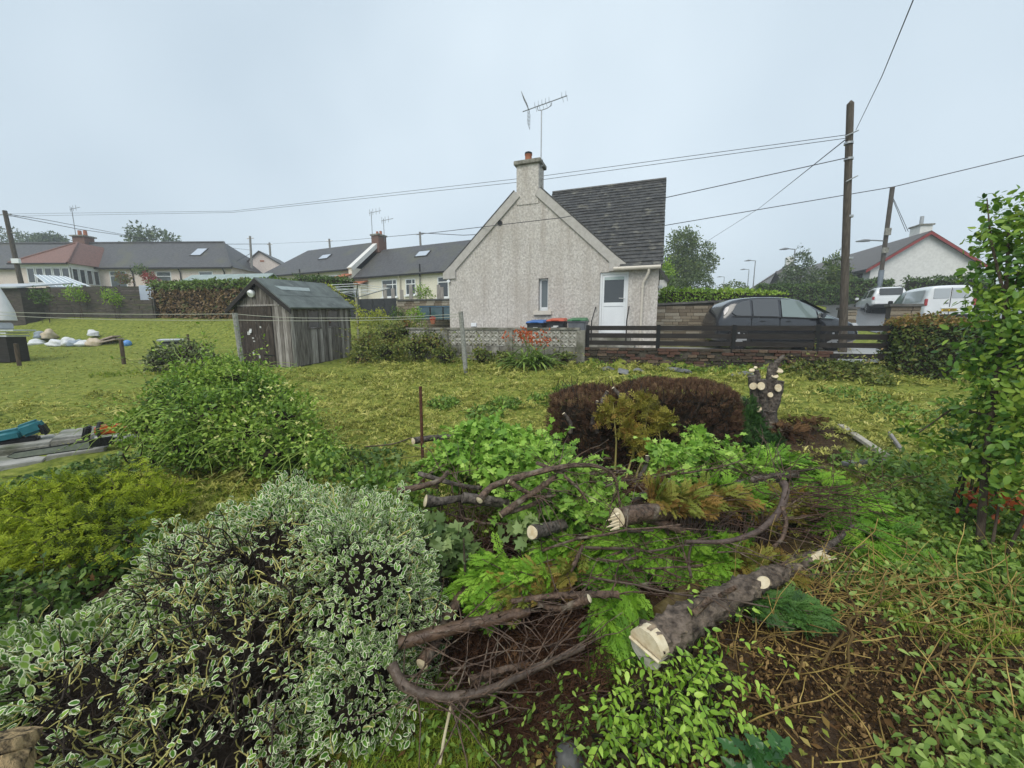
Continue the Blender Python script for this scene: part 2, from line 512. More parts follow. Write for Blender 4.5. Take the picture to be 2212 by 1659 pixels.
def leafy(name, tm, n, blobs, size, m, parent, depth=.2, up=.3, rand=.6, tintmid=.5, tintvar=.25, zmin=None, axis_up=.3, single=0, clump=2.2, kind='stuff'):
    p, nn = blob_points(n, blobs, depth, up, zmin)
    N = len(p)
    nor = unit(nn + np.array([0, 0, .5]) + RNG.normal(0, rand, (N, 3)))
    ax = unit(nn * .5 + RNG.normal(0, .8, (N, 3)) + np.array([0, 0, axis_up]))
    gap = noise2(p[:, 0] * 1.1 + p[:, 2], p[:, 1] + p[:, 2] * 1.3, clump * 4, 3); k = RNG.random(N) > .55 * np.clip(gap - .25, 0, 1); p, nn, nor, ax = p[k], nn[k], nor[k], ax[k]; N = len(p)
    t = tintmid + RNG.normal(0, tintvar, N) + .18 * np.sin(p[:, 0] * clump * 3 + 1) * np.sin(p[:, 1] * clump * 3.3) + .12 * np.sin(p[:, 2] * clump * 5)
    return scatter(name, tm, p, ax, nor, size * RNG.uniform(.65, 1.2, N), t, m, parent, kind, single)

# ================================================================ ground sheet
def axis_steps(lo, hi, fine0, fine1, step, grow=1.12):
    a = list(np.arange(fine0, fine1 + 1e-6, step)); s = step
    while a[-1] < hi: s *= grow; a.append(min(hi, a[-1] + s))
    s = step
    while a[0] > lo: s *= grow; a.insert(0, max(lo, a[0] - s))
    return np.array(a)
gx = axis_steps(-420, 420, -7, 9, .11); gy = axis_steps(-60, 520, .2, 12.4, .11)
GX, GY = np.meshgrid(gx, gy)
def rough_ground(x, y):
    near = np.clip(1.6 - np.hypot(x, y) / 12, 0, 1)
    return near * (.022 * noise2(x, y, 8, 1) + .018 * noise2(x * 1.3, y, 15, 2) + .008 * noise2(x, y, 31, 3))
GZ = gz(GX, GY) + rough_ground(GX, GY)
nx, ny = len(gx), len(gy)
ii = (np.arange(ny - 1)[:, None] * nx + np.arange(nx - 1)[None]).ravel()
GF = np.stack([ii, ii + 1, ii + 1 + nx, ii + nx], -1)

def ground_material():
    m, nt, b = _bsdf('ground_turf', .95, .1)
    N, L = nt.nodes, nt.links
    tc = N.new('ShaderNodeTexCoord')
    def noise(sc, det=6, ro=.6):
        n = N.new('ShaderNodeTexNoise'); n.inputs['Scale'].default_value = sc; n.inputs['Detail'].default_value = det; n.inputs['Roughness'].default_value = ro
        L.new(tc.outputs['Object'], n.inputs['Vector']); return n.outputs['Fac']
    def ramp(f, stops):
        r = N.new('ShaderNodeValToRGB'); e = r.color_ramp.elements
        for i, (p, c) in enumerate(stops):
            q = e[i] if i < 2 else e.new(p)
            q.position = p; q.color = c4(c)
        L.new(f, r.inputs['Fac']); return r.outputs['Color']
    def mix(f, a, c):
        x = N.new('ShaderNodeMix'); x.data_type = 'RGBA'; L.new(f, x.inputs['Factor']); L.new(a, x.inputs['A']); L.new(c, x.inputs['B']); return x.outputs['Result']
    turf = ramp(noise(9), [(.30, (.065, .095, .020)), (.50, (.19, .225, .040)), (.72, (.31, .32, .080))])
    soil = ramp(noise(22), [(.30, (.030, .020, .013)), (.60, (.085, .055, .032)), (.80, (.14, .10, .06))])
    at = N.new('ShaderNodeAttribute'); at.attribute_name = 'soil'
    L.new(mix(at.outputs['Fac'], turf, soil), b.inputs['Base Color'])
    bp = N.new('ShaderNodeBump'); bp.inputs['Strength'].default_value = .8; bp.inputs['Distance'].default_value = .03
    L.new(noise(45, 5), bp.inputs['Height']); L.new(bp.outputs['Normal'], b.inputs['Normal'])
    return m
def soil_amount(x, y):
    """bare earth and litter: under the felled branches, round the stump, under the roots"""
    def blob(cx, cy, rx, ry, soft=.35):
        q = np.hypot((x - cx) / rx, (y - cy) / ry) + .16 * noise2(x, y, 5, 4) + .1 * noise2(x, y, 11, 5)
        return np.clip((1 + soft - q) / soft, 0, 1)
    s = np.maximum.reduce([blob(.5, 2.2, 1.6, 1.3), blob(2.2, 1.6, 1.6, .9), blob(2.6, 4.6, 1.3, .9), blob(1.3, 3.9, 1.3, .7), blob(-1.6, 1.8, 1.6, 1.0), blob(0, .9, 4, .8)])
    return s
ground = tag(link('ground', np_mesh('ground', np.stack([GX.ravel(), GY.ravel(), GZ.ravel()], -1), GF, ground_material(), True, {'soil': soil_amount(GX.ravel(), GY.ravel())})), kind='structure')

# ================================================================ drive and road
def sheet(name, poly, step, lift, m, zf=gz):
    """paved sheet following the ground inside a polygon"""
    xs = [p[0] for p in poly]; ys = [p[1] for p in poly]
    bm = bmesh.new()
    vs = [bm.verts.new((p[0], p[1], 0)) for p in poly]; bm.faces.new(vs)
    for ax, lo, hi in (((1, 0, 0), min(xs), max(xs)), ((0, 1, 0), min(ys), max(ys))):
        t = lo + step
        while t < hi:
            bmesh.ops.bisect_plane(bm, geom=bm.verts[:] + bm.edges[:] + bm.faces[:], plane_co=Vector(ax) * t, plane_no=ax)
            t += step
    co = np.array([v.co[:] for v in bm.verts]); z = zf(co[:, 0], co[:, 1]) + lift
    for v, h in zip(bm.verts, z): v.co.z = h
    me = bpy.data.meshes.new(name); bm.to_mesh(me); bm.free(); me.materials.append(m)
    return tag(link(name, me), kind='structure')
M_CONC = mat('wet_concrete', (.30, .30, .29), (.42, .42, .41), .35, 3, 6, .25, 60, .5)
M_ASPH = mat('wet_asphalt', (.085, .087, .09), (.14, .142, .148), .28, 2, 6, .3, 80, .5)
drive = sheet('driveway', [(-3.0, 12.0), (1.5, 10.55), (8.4, 8.4), (11.8, 7.4), (13.6, 12.6), (4.8, 13.0), (4.5, 12.3), (-2.4, 14.8)], .5, .035, M_CONC)
road = sheet('road', [(11.8, 7.4), (40, 8), (60, 22), (36, 27.5), (34.5, 55), (44, 100), (40.5, 100), (29, 55), (24.5, 30.5), (17.5, 22), (13.6, 12.6)], 1.5, .03, M_ASPH)

# ================================================================ the roughcast house
TH = R(20)
HM = Matrix.Translation((3.23, 12.8, 0)) @ Matrix.Rotation(-TH, 4, 'Z')
def HP(s, n, z): return HM @ Vector((s, n, z))
M_HARL = mat('grey_roughcast', (.40, .37, .345), (.66, .62, .58), .9, 17, 7, 1.0, 22, .15, c3=(.42, .375, .33), s3=.9, lo3=.5, hi3=.9, stretch=(1, 1, .8))
M_SKEW = mat('skew_stone', (.42, .395, .37), (.50, .475, .45), .85, 9, 5, .3, 40, .2)
M_TILE = mat('dark_concrete_tile', (.030, .030, .031), (.085, .082, .078), .45, 7, 6, .5, 60, .4, c3=(.20, .19, .155), s3=3.4, lo3=.58, hi3=.74)
M_SLATE = mat('grey_slate', (.050, .050, .054), (.095, .093, .095), .5, 5, 6, .5, 40, .4, c3=(.10, .10, .065), s3=.45, lo3=.52, hi3=.75)
M_WHITE = mat('white_upvc', (.74, .76, .79), (.80, .82, .84), .3, 2, 2, 0, None, .5)
M_CREAMP = mat('cream_plastic', (.56, .51, .44), (.62, .57, .50), .4, 5, 3, 0, None, .4)
M_GLASS = glass_mat('dark_glass', (.030, .036, .040))
M_GLASS2 = glass_mat('grey_glass', (.10, .12, .13))
M_STEEL = mat('galvanised_steel', (.35, .36, .37), (.5, .5, .5), .4, 20, 4, 0, None, .5, .7)
M_BLACKM = mat('black_metal', (.012, .012, .013), None, .45)
M_DARKW = mat('dark_stained_wood', (.015, .012, .011), (.034, .028, .026), .55, 8, 6, .3, 40, .3, stretch=(.3, 1, 4))
M_TERRA = mat('terracotta', (.34, .12, .065), (.42, .17, .095), .75, 8, 4, .1)
M_CONCD = mat('weathered_concrete', (.14, .13, .11), (.34, .33, .29), .9, 5, 7, .6, 40, .2, c3=(.07, .075, .04), s3=2.0, lo3=.5, hi3=.75)

house = thing('roughcast_house', 'grey roughcast house with chimneyed gable, white back door and dark tiled roof', 'house', HP(-2.5, 3, 1.2))
EZ, AZ, AS0, AS1, APX = 3.72, 6.56, -5.95, .2, -2.875
def holes(mb, s0, s1, z0, z1, n0, n1, ops):
    """wall s0..s1 x z0..z1 between depths n0,n1 left open at ops (s0,s1,z0,z1)"""
    ss = sorted({s0, s1, *[o[0] for o in ops], *[o[1] for o in ops]})
    for a, b in zip(ss, ss[1:]):
        zs = [z0]
        col = sorted([(o[2], o[3]) for o in ops if o[0] <= a + 1e-6 and o[1] >= b - 1e-6])
        for lo, hi in col: zs += [lo, hi]
        zs.append(z1)
        for k in range(0, len(zs), 2):
            if zs[k + 1] > zs[k] + 1e-4: mb.box(a, b, n0, n1, zs[k], zs[k + 1])
DOOR = (-.38, .52, 1.45, 3.46)
WIN = (-2.46, -2.12, 2.26, 3.36)
w = MB(HM)
holes(w, AS0, 1.42, .7, EZ, 0, .3, [DOOR, WIN])
w.prism([(AS0, EZ), (AS1, EZ), (APX, AZ - .05)], 0, .3)
w.box(AS0, AS0 + .3, .3, 9.5, .7, EZ); w.box(1.12, 1.42, .3, 7.0, .7, EZ)
w.add([(1.42, .05, EZ), (1.42, 6.95, EZ), (1.42, 3.5, 7.12), (1.12, .05, EZ), (1.12, 6.95, EZ), (1.12, 3.5, 7.12)], [(0, 1, 2), (5, 4, 3), (0, 3, 4, 1), (1, 4, 5, 2), (2, 5, 3, 0)])
w.build('wall', M_HARL, house)
MB(HM).box(AS0 - .0, 1.44, -.035, -.002, .72, 1.36).build('plinth', M_HARL, house)
# roofs
sl = MB(HM)
sl.slab([(AS0 - .12, .12, EZ - .06), (APX, .12, AZ + .02), (APX, 8, AZ + .02), (AS0 - .12, 8, EZ - .06)][::-1], .09)
sl.slab([(APX, .12, AZ + .02), (AS1 + .06, .12, EZ - .02), (AS1 + .06, 3, EZ - .02), (APX, 3, AZ + .02)][::-1], .09)
roofA = sl.build('roof', M_TILE, house)
kx = (7.25 - EZ) / 3.5
roofB = MB(HM)
_q = lambda n: EZ - .16 + (n + .14) / 3.64 * (7.22 - EZ + .16)
_nv = (AZ - EZ + .16) / (7.22 - EZ + .16) * 3.64 - .14
_f = [(AS1 + .05, -.14, _q(-.14)), (1.5, -.14, _q(-.14)), (1.5, 3.5, 7.22), (-2.9, 3.5, 7.22), (-2.9, _nv, _q(_nv))]
roofB.add(_f + [(a, b, c - .08) for a, b, c in _f], [(0, 1, 2, 3, 4), (9, 8, 7, 6, 5), (0, 5, 6, 1), (1, 6, 7, 2), (2, 7, 8, 3), (3, 8, 9, 4), (4, 9, 5, 0)])
roofB.slab([(-2.9, 3.5, 7.22), (1.5, 3.5, 7.22), (1.5, 7.2, EZ - .2), (-2.9, 7.2, EZ - .2)], .06)
roofB.add([(-2.9, .1, EZ - .1), (-2.9, 6.9, EZ - .1), (-2.9, 3.5, 7.15)], [(0, 1, 2)])
roofB = roofB.build('roof', M_TILE, house)
NC = 27
sl_len = math.hypot(3.64, 7.22 - EZ + .16)
for i in range(NC):
    f0, f1 = i / NC, (i + 1) / NC + .012
    y0, y1 = -.16 + 3.66 * f0, -.16 + 3.66 * f1
    z0, z1 = EZ - .16 + (7.24 - EZ + .16) * f0, EZ - .16 + (7.24 - EZ + .16) * f1
    # a course stops where the gable slope cuts across it
    zz = z0
    sleft = max(-2.9, min(AS1 + .04, APX + (AZ - zz) / ((AZ - EZ) / (AS1 - APX)) + .05))
    q = MB(HM)
    x = sleft; parts = []
    while x < 1.52:
        x2 = min(1.53, x + random.uniform(.31, .35))
        j = random.uniform(-.004, .006)
        q.slab([(x, y0 - j, z0 + .052 + j), (x2 - .004, y0 - j, z0 + .052 + j), (x2 - .004, y1, z1 + .016), (x, y1, z1 + .016)], .034)
        x = x2
    q.build('tile_course', M_TILE, roofB, kind='stuff')
MB(HM).tube([(-2.9, 3.5, 7.25), (1.52, 3.5, 7.25)], .075, 8).build('ridge_tile', M_TILE, roofB, True)
# skews with their kneelers
for sg, s_foot in ((-1, AS0), (1, AS1)):
    q = MB(HM)
    top = (APX + sg * .38, AZ - .38 * .93)
    ft = (s_foot + sg * .12, EZ - .10)
    nx_, nz_ = sg * .68, .73
    def off(p, d): return (p[0] + nx_ * d, p[1] + nz_ * d)
    poly = [off(ft, .10), off(top, .10), off(top, -.17), off(ft, -.17)]
    if sg < 0: poly = poly[::-1]
    q.prism(poly, -.06, .28)
    q.prism([(s_foot + sg * .22, EZ - .24), (s_foot + sg * .22, EZ - .02), (s_foot - sg * .08, EZ + .22), (s_foot - sg * .30, EZ + .10), (s_foot - sg * .30, EZ - .24)], -.07, .27)
    q.build('skew', M_SKEW, house, bevel=.008)
    q = MB(HM)
    poly = [off((ft[0], ft[1]), .10), off(top, .10), off(top, .145), off(ft, .145)]
    if sg < 0: poly = poly[::-1]
    q.prism(poly, -.055, .5); q.build('verge_tile', M_TILE, house)
ch = MB(HM); ch.box(-3.27, -2.49, -.02, .62, AZ - .75, 7.08)
chim = ch.build('chimney', M_HARL, house, bevel=.01)
MB(HM).box(-3.35, -2.41, -.10, .70, 7.08, 7.21).build('chimney_cap', M_CONCD, chim, bevel=.015)
pot = MB(HM); pot.tube([(-2.95, .3, 7.21), (-2.95, .3, 7.28), (-2.95, .3, 7.45), (-2.95, .3, 7.50)], [.14, .125, .11, .135], 14); pot.build('chimney_pot', M_TERRA, chim, True)
MB(HM).tube([(-2.95, .3, 7.50), (-2.95, .3, 7.56), (-2.95, .3, 7.60)], [.12, .13, .05], 12).build('pot_cowl', M_BLACKM, chim, True)
for i in range(6):
    zc = AZ - .35 + i * .19
    MB(HM).tube([(-2.48 + .02 * (i % 2), .1 + .08 * (i % 3), zc), (-2.40, .14, zc + .05), (-2.42, .2, zc + .10)], .012, 6).build('cable_clip', M_STEEL, chim)
# damp streaks running down the roughcast
_nt = M_HARL.node_tree; _b = _nt.nodes['Principled BSDF']; _src = _b.inputs['Base Color'].links[0].from_socket
_tc = _nt.nodes.new('ShaderNodeTexCoord'); _mp = _nt.nodes.new('ShaderNodeMapping'); _mp.inputs['Scale'].default_value = (2.6, 2.6, .22); _nt.links.new(_tc.outputs['Object'], _mp.inputs['Vector'])
_no = _nt.nodes.new('ShaderNodeTexNoise'); _no.inputs['Scale'].default_value = 1.6; _no.inputs['Detail'].default_value = 6; _nt.links.new(_mp.outputs[0], _no.inputs['Vector'])
_mr = _nt.nodes.new('ShaderNodeMapRange'); _mr.inputs['From Min'].default_value = .50; _mr.inputs['From Max'].default_value = .72; _mr.inputs['To Max'].default_value = .46; _nt.links.new(_no.outputs['Fac'], _mr.inputs['Value'])
_mx = _nt.nodes.new('ShaderNodeMix'); _mx.data_type = 'RGBA'; _mx.inputs['B'].default_value = (.34, .29, .25, 1); _nt.links.new(_mr.outputs['Result'], _mx.inputs['Factor']); _nt.links.new(_src, _mx.inputs['A']); _nt.links.new(_mx.outputs['Result'], _b.inputs['Base Color'])
# small round vent
MB(HM).tube([HM.inverted() @ HP(-3.88, -.03, 5.3), (-3.88, .05, 5.3)], .085, 16).build('vent', M_BLACKM, house)
# narrow window
q = MB(HM); s0, s1, z0, z1 = WIN
q.box(s0 + .002, s0 + .07, .13, .21, z0, z1); q.box(s1 - .05, s1 - .002, .13, .21, z0, z1); q.box(s0 + .07, s1 - .05, .13, .21, z1 - .06, z1 - .002); q.box(s0 + .07, s1 - .05, .13, .21, z0 + .002, z0 + .13)
wi = q.build('window', M_WHITE, house, bevel=.006)
MB(HM).box(s0 + .07, s1 - .05, .17, .185, z0 + .13, z1 - .06).build('pane', M_GLASS2, wi)
MB(HM).box(s0 - .16, s1 + .14, -.09, .13, z0 - .14, z0).build('sill', M_CREAMP, wi, bevel=.01)
# back door
s0, s1, z0, z1 = DOOR
q = MB(HM); q.box(s0 + .002, s0 + .075, .05, .14, z0, z1); q.box(s1 - .075, s1 - .002, .05, .14, z0, z1); q.box(s0 + .075, s1 - .075, .05, .14, z1 - .075, z1 - .002); q.box(s0 + .075, s1 - .075, .05, .14, z0 + .002, z0 + .06)
door = q.build('door', M_WHITE, house, bevel=.006)
q = MB(HM); a, b_, c, d = s0 + .08, s1 - .08, z0 + .065, z1 - .08
q.box(a, a + .06, .07, .12, c, d); q.box(b_ - .06, b_, .07, .12, c, d); q.box(a + .06, b_ - .06, .07, .12, d - .07, d); q.box(a + .06, b_ - .06, .07, .12, 2.38, 2.50); q.box(a + .06, b_ - .06, .07, .12, c, c + .1)
q.build('door_leaf', M_WHITE, door, bevel=.005)
MB(HM).box(a + .06, b_ - .06, .085, .105, 2.50, d - .07).build('glass', M_GLASS, door)
MB(HM).box(a + .06, b_ - .06, .088, .108, c + .1, 2.38).build('door_panel', M_WHITE, door)
MB(HM).box(a + .06, b_ - .06, .06, .084, d - .16, d - .07).build('blind', mat('pale_blind', (.42, .50, .50), None, .6), door)
MB(HM).tube([(b_ - .04, .06, 2.62), (b_ - .04, .02, 2.62), (b_ - .20, .02, 2.63)], .014, 8).build('handle', M_STEEL, door, True)
for sx in (s0 - .10, s1 + .05):
    MB(HM).tube([(sx, -.85, 1.0), (sx, -.85, 1.9), (sx, -.06, 2.36), (sx, -.02, 2.36)], .018, 8).build('handrail', M_BLACKM, house, True)
q = MB(HM); q.box(s0 - .35, s1 + .3, -1.0, -.04, .85, 1.22); step1 = q.build('doorstep', M_CONCD, house, bevel=.01)
MB(HM).box(s0 - .2, s1 + .15, -.6, -.04, 1.222, 1.44).build('doorstep', M_CONCD, house, bevel=.01)
# gutter and downpipe
MB(HM).tube([(.06, -.20, EZ - .19), (1.46, -.20, EZ - .19)], .062, 10).build('gutter', M_CREAMP, house, True)
MB(HM).tube([(1.12, -.20, EZ - .22), (1.12, -.19, EZ - .34), (.98, -.07, EZ - .62), (.96, -.06, EZ - .75), (.955, -.06, .98)], .04, 10).build('downpipe', M_CREAMP, house, True)
for z in (EZ - .8, 2.0): MB(HM).tube([(.957, -.06, z), (.957, -.06, z + .07)], .052, 10).build('pipe_bracket', M_CREAMP, house, True)
MB(HM).tube([(1.47, .0, 1.05), (1.47, -.05, 1.3), (1.44, -.1, 1.42), (1.40, -.1, 1.3), (1.40, -.12, 1.0)], .035, 8).build('waste_pipe', M_CREAMP, house, True)
MB(HM).tube([(1.47, -.02, 2.9), (1.47, -.02, 2.98)], .06, 8).build('wall_lamp', M_STEEL, house, True)
MB(HM).tube([(AS0 + .02, -.09, EZ - .32), (AS0 - .1, .3, EZ - .32)], .06, 8).build('gutter', M_WHITE, house, True)
MB(HM).box(-5.05, -4.83, -.05, -.002, 1.72, 1.86).build('vent_cover', M_WHITE, house, bevel=.01)
for s in (-4.55, -3.62):
    MB(HM).tube([(s, -.008, 1.4), (s + .02, -.008, 3.3)], .010, 6).build('cable', M_HARL, house)
# rear wing seen past the right-hand corner
q = MB(HM); q.box(1.0, 1.85, 7.2, 10.5, .9, 3.95); q.build('rear_wall', mat('white_render', (.62, .62, .60), (.72, .72, .70), .8, 5, 4, .1), house)
MB(HM).slab([(.6, 7.1, 5.75), (.6, 10.7, 5.75), (1.95, 10.7, 3.9), (1.95, 7.1, 3.9)][::-1], .12).build('rear_roof', M_TILE, house)

# television aerial on the chimney: mast, boom, directors, mesh reflector
AER = HP(-2.47, .18, 7.0)
aer = thing('television_aerial', 'tall television aerial with mesh reflector on the roughcast chimney', 'aerial', AER)
MAST = AER + Vector((0, 0, 1.75))
MB().tube([AER, MAST], .02, 8).build('mast', M_STEEL, aer, True)
M_ALU = mat('dull_aluminium', (.24, .25, .26), None, .5, metal=.3)
b0 = MAST + Vector((-.62, .05, -.02)); b1 = MAST + Vector((.80, -.25, .30))
MB().tube([b0, b1], .014, 6).build('boom', M_ALU, aer, True)
MB().tube([MAST + Vector((-.14, 0, .12)), MAST + Vector((-.12, 0, 0)), MAST, MAST + Vector((.2, -.05, .04)), MAST + Vector((.32, -.07, .12)), MAST + Vector((.32, -.08, .19))], .012, 6).build('bracket', M_ALU, aer, True)
bd = (b1 - b0).normalized(); side = bd.cross(Vector((0, 0, 1))).normalized(); upv = side.cross(bd)
for t in (.30, .38, .46, .54, .62, .90, .99):
    c = b0.lerp(b1, t)
    q = MB()
    for sg in (-1, 1):
        q.tube([c + side * .02 * sg - bd * .03, c + side * .10 * sg + upv * .10 * 1], .006, 4); q.tube([c + side * .02 * sg, c + side * .10 * sg - upv * .10], .006, 4)
    q.build('director', M_ALU, aer)
for sg in (-1, 1):
    q = MB(); o_ = b0 + bd * .22
    far = o_ - bd * .02 + upv * .48 * sg - bd * .10
    for k in range(5):
        c = o_.lerp(far, .12 + .88 * k / 4) ; q.tube([c - side * .24, c + side * .24], .007, 4)
    for sd in (-.24, 0, .24): q.tube([o_.lerp(far, .1) + side * sd, far + side * sd], .007, 4)
    q.build('reflector', M_ALU, aer)

# ================================================================ other houses
M_CREAMW = mat('cream_roughcast', (.66, .62, .52), (.78, .74, .64), .9, 14, 5, .5, 60, .15)
M_PINKW = mat('pale_pink_roughcast', (.62, .53, .49), (.74, .65, .60), .9, 10, 5, .4, 50, .15)
M_WRENDER = MATS['white_render']
M_REDTILE = mat('red_brown_tile', (.15, .078, .062), (.24, .125, .098), .55, 8, 5, .4, 40, .35)
M_BRICKR = mat('red_brick', (.13, .072, .056), (.21, .12, .095), .85, 14, 5, .4)
M_FASCIA = mat('black_fascia', (.02, .02, .022), None, .5)
M_SKYL = glass_mat('skylight_glass', (.45, .50, .58), .15)
def window(Mx, parent, x0, x1, z0, z1, n=0.0, mull=(), trans=None, sill=True, gl=None, fm=None):
    """frame, panes and sill set in a wall whose face is the plane y = n of Mx"""
    fm = fm or M_WHITE
    q = MB(Mx); f = .07
    q.box(x0, x0 + f, n - .03, n + .05, z0, z1); q.box(x1 - f, x1, n - .03, n + .05, z0, z1)
    q.box(x0 + f, x1 - f, n - .03, n + .05, z1 - f, z1); q.box(x0 + f, x1 - f, n - .03, n + .05, z0, z0 + f)
    for mx in mull: q.box(mx - .035, mx + .035, n - .03, n + .05, z0 + f, z1 - f)
    wo = q.build('window', fm, parent)
    xs = [x0 + f, *[v for mx in mull for v in (mx - .035, mx + .035)], x1 - f]
    for a, b in zip(xs[::2], xs[1::2]):
        if trans:
            MB(Mx).box(a, b, n - .028, n + .045, trans - .035, trans + .035).build('transom', fm, wo)
            MB(Mx).box(a, b, n - .008, n + .03, trans + .035, z1 - f).build('pane', gl or M_GLASS, wo)
            MB(Mx).box(a, b, n - .008, n + .03, z0 + f, trans - .035).build('pane', gl or M_GLASS, wo)
        else:
            MB(Mx).box(a, b, n - .008, n + .03, z0 + f, z1 - f).build('pane', gl or M_GLASS, wo)
    if sill: MB(Mx).box(x0 - .1, x1 + .1, n - .14, n - .031, z0 - .12, z0).build('sill', fm, wo)
    return wo
# --- cream terrace
TD = math.atan2(.4305, .9026)
TM = Matrix.Translation((-5.04, 30.0, 0)) @ Matrix.Rotation(-TD, 4, 'Z')     # x along the front, y back
terr = thing('cream_terraced_cottage', 'cream cottage with slate roof and three white windows behind the roughcast house', 'house', TM @ Vector((-4, 2, 3.3)))
z1e, rz1 = 5.96, 8.75
q = MB(TM); q.box(-9.4, 4.0, 0, 6.4, 2.6, z1e); q.build('wall', M_CREAMW, terr)
q = MB(TM)
q.slab([(-9.4, -.25, z1e - .08), (4.3, -.25, z1e - .08), (2.2, 3.2, rz1), (-9.4, 3.2, rz1)], .12)
q.slab([(-9.4, 3.2, rz1), (2.2, 3.2, rz1), (4.3, 6.6, z1e - .08), (-9.4, 6.6, z1e - .08)], .12)
q.add([(4.3, -.25, z1e - .08), (4.3, 6.6, z1e - .08), (2.2, 3.2, rz1)], [(0, 1, 2)])
roof_t = q.build('roof', M_SLATE, terr)
MB(TM).box(-9.4, 4.3, -.34, -.26, z1e - .22, z1e - .10).build('gutter', M_FASCIA, terr)
def skylight(Mx, parent, xc, yc0, ex, ez, rx, rz_, w=1.0, h=.9, m=None):
    """roof light lying on a slope from eave (ex,ez) to ridge (rx,rz_) in y,z"""
    sl = Vector((0, rx - ex, rz_ - ez)); L_ = sl.length; sl.normalize(); nrm = Vector((0, -sl.z, sl.y))
    c = Vector((xc, ex, ez)) + sl * yc0 + nrm * .06
    q = MB(Mx); hx = Vector((w / 2, 0, 0)); hs = sl * h / 2
    q.slab([c - hx - hs, c + hx - hs, c + hx + hs, c - hx + hs], .08)
    o = q.build('skylight', MATS.get('slate_frame') or mat('slate_frame', (.06, .06, .06), None, .5), parent)
    q = MB(Mx); c2 = c + nrm * .012
    q.slab([c2 - hx * .86 - hs * .86, c2 + hx * .86 - hs * .86, c2 + hx * .86 + hs * .86, c2 - hx * .86 + hs * .86], .008)
    q.build('pane', m or M_SKYL, o)
skylight(TM, roof_t, -3.6, 2.9, -.25, z1e - .08, 3.2, rz1, 1.3, .85)
window(TM, terr, -6.35, -4.75, 4.15, 5.55, 0, mull=(-5.2,), trans=5.15)
window(TM, terr, -3.85, -2.85, 4.25, 5.5, 0, mull=(-3.2,), trans=5.1)
window(TM, terr, -.72, .28, 3.95, 5.5, 0, trans=5.1)
for x, c in ((-4.35, M_CREAMP), (-2.35, M_STEEL)):
    MB(TM).tube([(x, -.28, z1e - .2), (x, -.1, z1e - .5), (x, -.08, 3.0)], .05, 8).build('downpipe', c, terr, True)
MB(TM).tube([(-2.3, -.12, 5.6), (-2.3, -.12, 6.55)], .06, 8).build('soil_pipe', M_BLACKM, terr, True)
# porch with its canopy, on the left of this cottage
MB(TM).box(-9.0, -8.0, -.75, -.01, 3.0, 5.25).build('porch', M_CREAMW, terr)
MB(TM).slab([(-9.15, -1.0, 5.25), (-7.85, -1.0, 5.25), (-7.85, -.02, 5.62), (-9.15, -.02, 5.62)], .09).build('porch_canopy', M_TERRA, terr)
MB(TM).box(-8.75, -8.25, -.80, -.751, 3.9, 4.9).build('porch_window', M_GLASS, terr)
terr2 = thing('cream_terraced_cottage', 'higher cream cottage at the left end of the terrace with hipped slate roof', 'house', TM @ Vector((-15, 2, 4.0)))
z2e, rz2 = 6.73, 9.5
q = MB(TM); q.box(-22.2, -9.45, .05, 6.4, 3.2, z2e); q.build('wall', M_CREAMW, terr2)
q = MB(TM)
q.slab([(-22.5, -.25, z2e - .08), (-9.5, -.25, z2e - .08), (-9.5, 3.2, rz2), (-19.2, 3.2, rz2)], .12)
q.slab([(-19.2, 3.2, rz2), (-9.5, 3.2, rz2), (-9.5, 6.6, z2e - .08), (-22.5, 6.6, z2e - .08)], .12)
q.add([(-22.5, -.25, z2e - .08), (-19.2, 3.2, rz2), (-22.5, 6.6, z2e - .08)], [(0, 1, 2)])
roof_t2 = q.build('roof', M_SLATE, terr2)
MB(TM).box(-22.5, -9.75, -.34, -.26, z2e - .22, z2e - .10).build('gutter', M_FASCIA, terr2)
skylight(TM, roof_t2, -15.0, 2.6, -.25, z2e - .08, 3.2, rz2, 1.3, .8)
window(TM, terr2, -15.2, -14.0, 5.2, 6.1, .05, mull=(-14.6,)); window(TM, terr2, -12.7, -11.2, 5.1, 6.25, .05, mull=(-11.7,), trans=5.9); window(TM, terr2, -19.5, -18.4, 5.5, 6.2, .05)
MB(TM).box(-10.6, -9.5, -.7, .04, 3.6, 6.0).build('porch', M_CREAMW, terr2)
MB(TM).slab([(-10.75, -.95, 5.95), (-9.4, -.95, 5.95), (-9.4, -.02, 6.32), (-10.75, -.02, 6.32)], .09).build('porch_canopy', M_TERRA, terr2)
MB(TM).box(-10.0, -9.6, -.74, -.70, 4.2, 5.6).build('porch_door', M_GLASS, terr2)
for x in (-16.2, -13.6): MB(TM).tube([(x, -.2, z2e - .2), (x, -.08, z2e - .5), (x, -.06, 4.0)], .05, 8).build('downpipe', M_BLACKM, terr2, True)
MB(TM).tube([(-16.2, -.14, z2e - .4), (-16.2, -.14, z2e + .3)], .06, 8).build('soil_pipe', M_BLACKM, terr2, True)
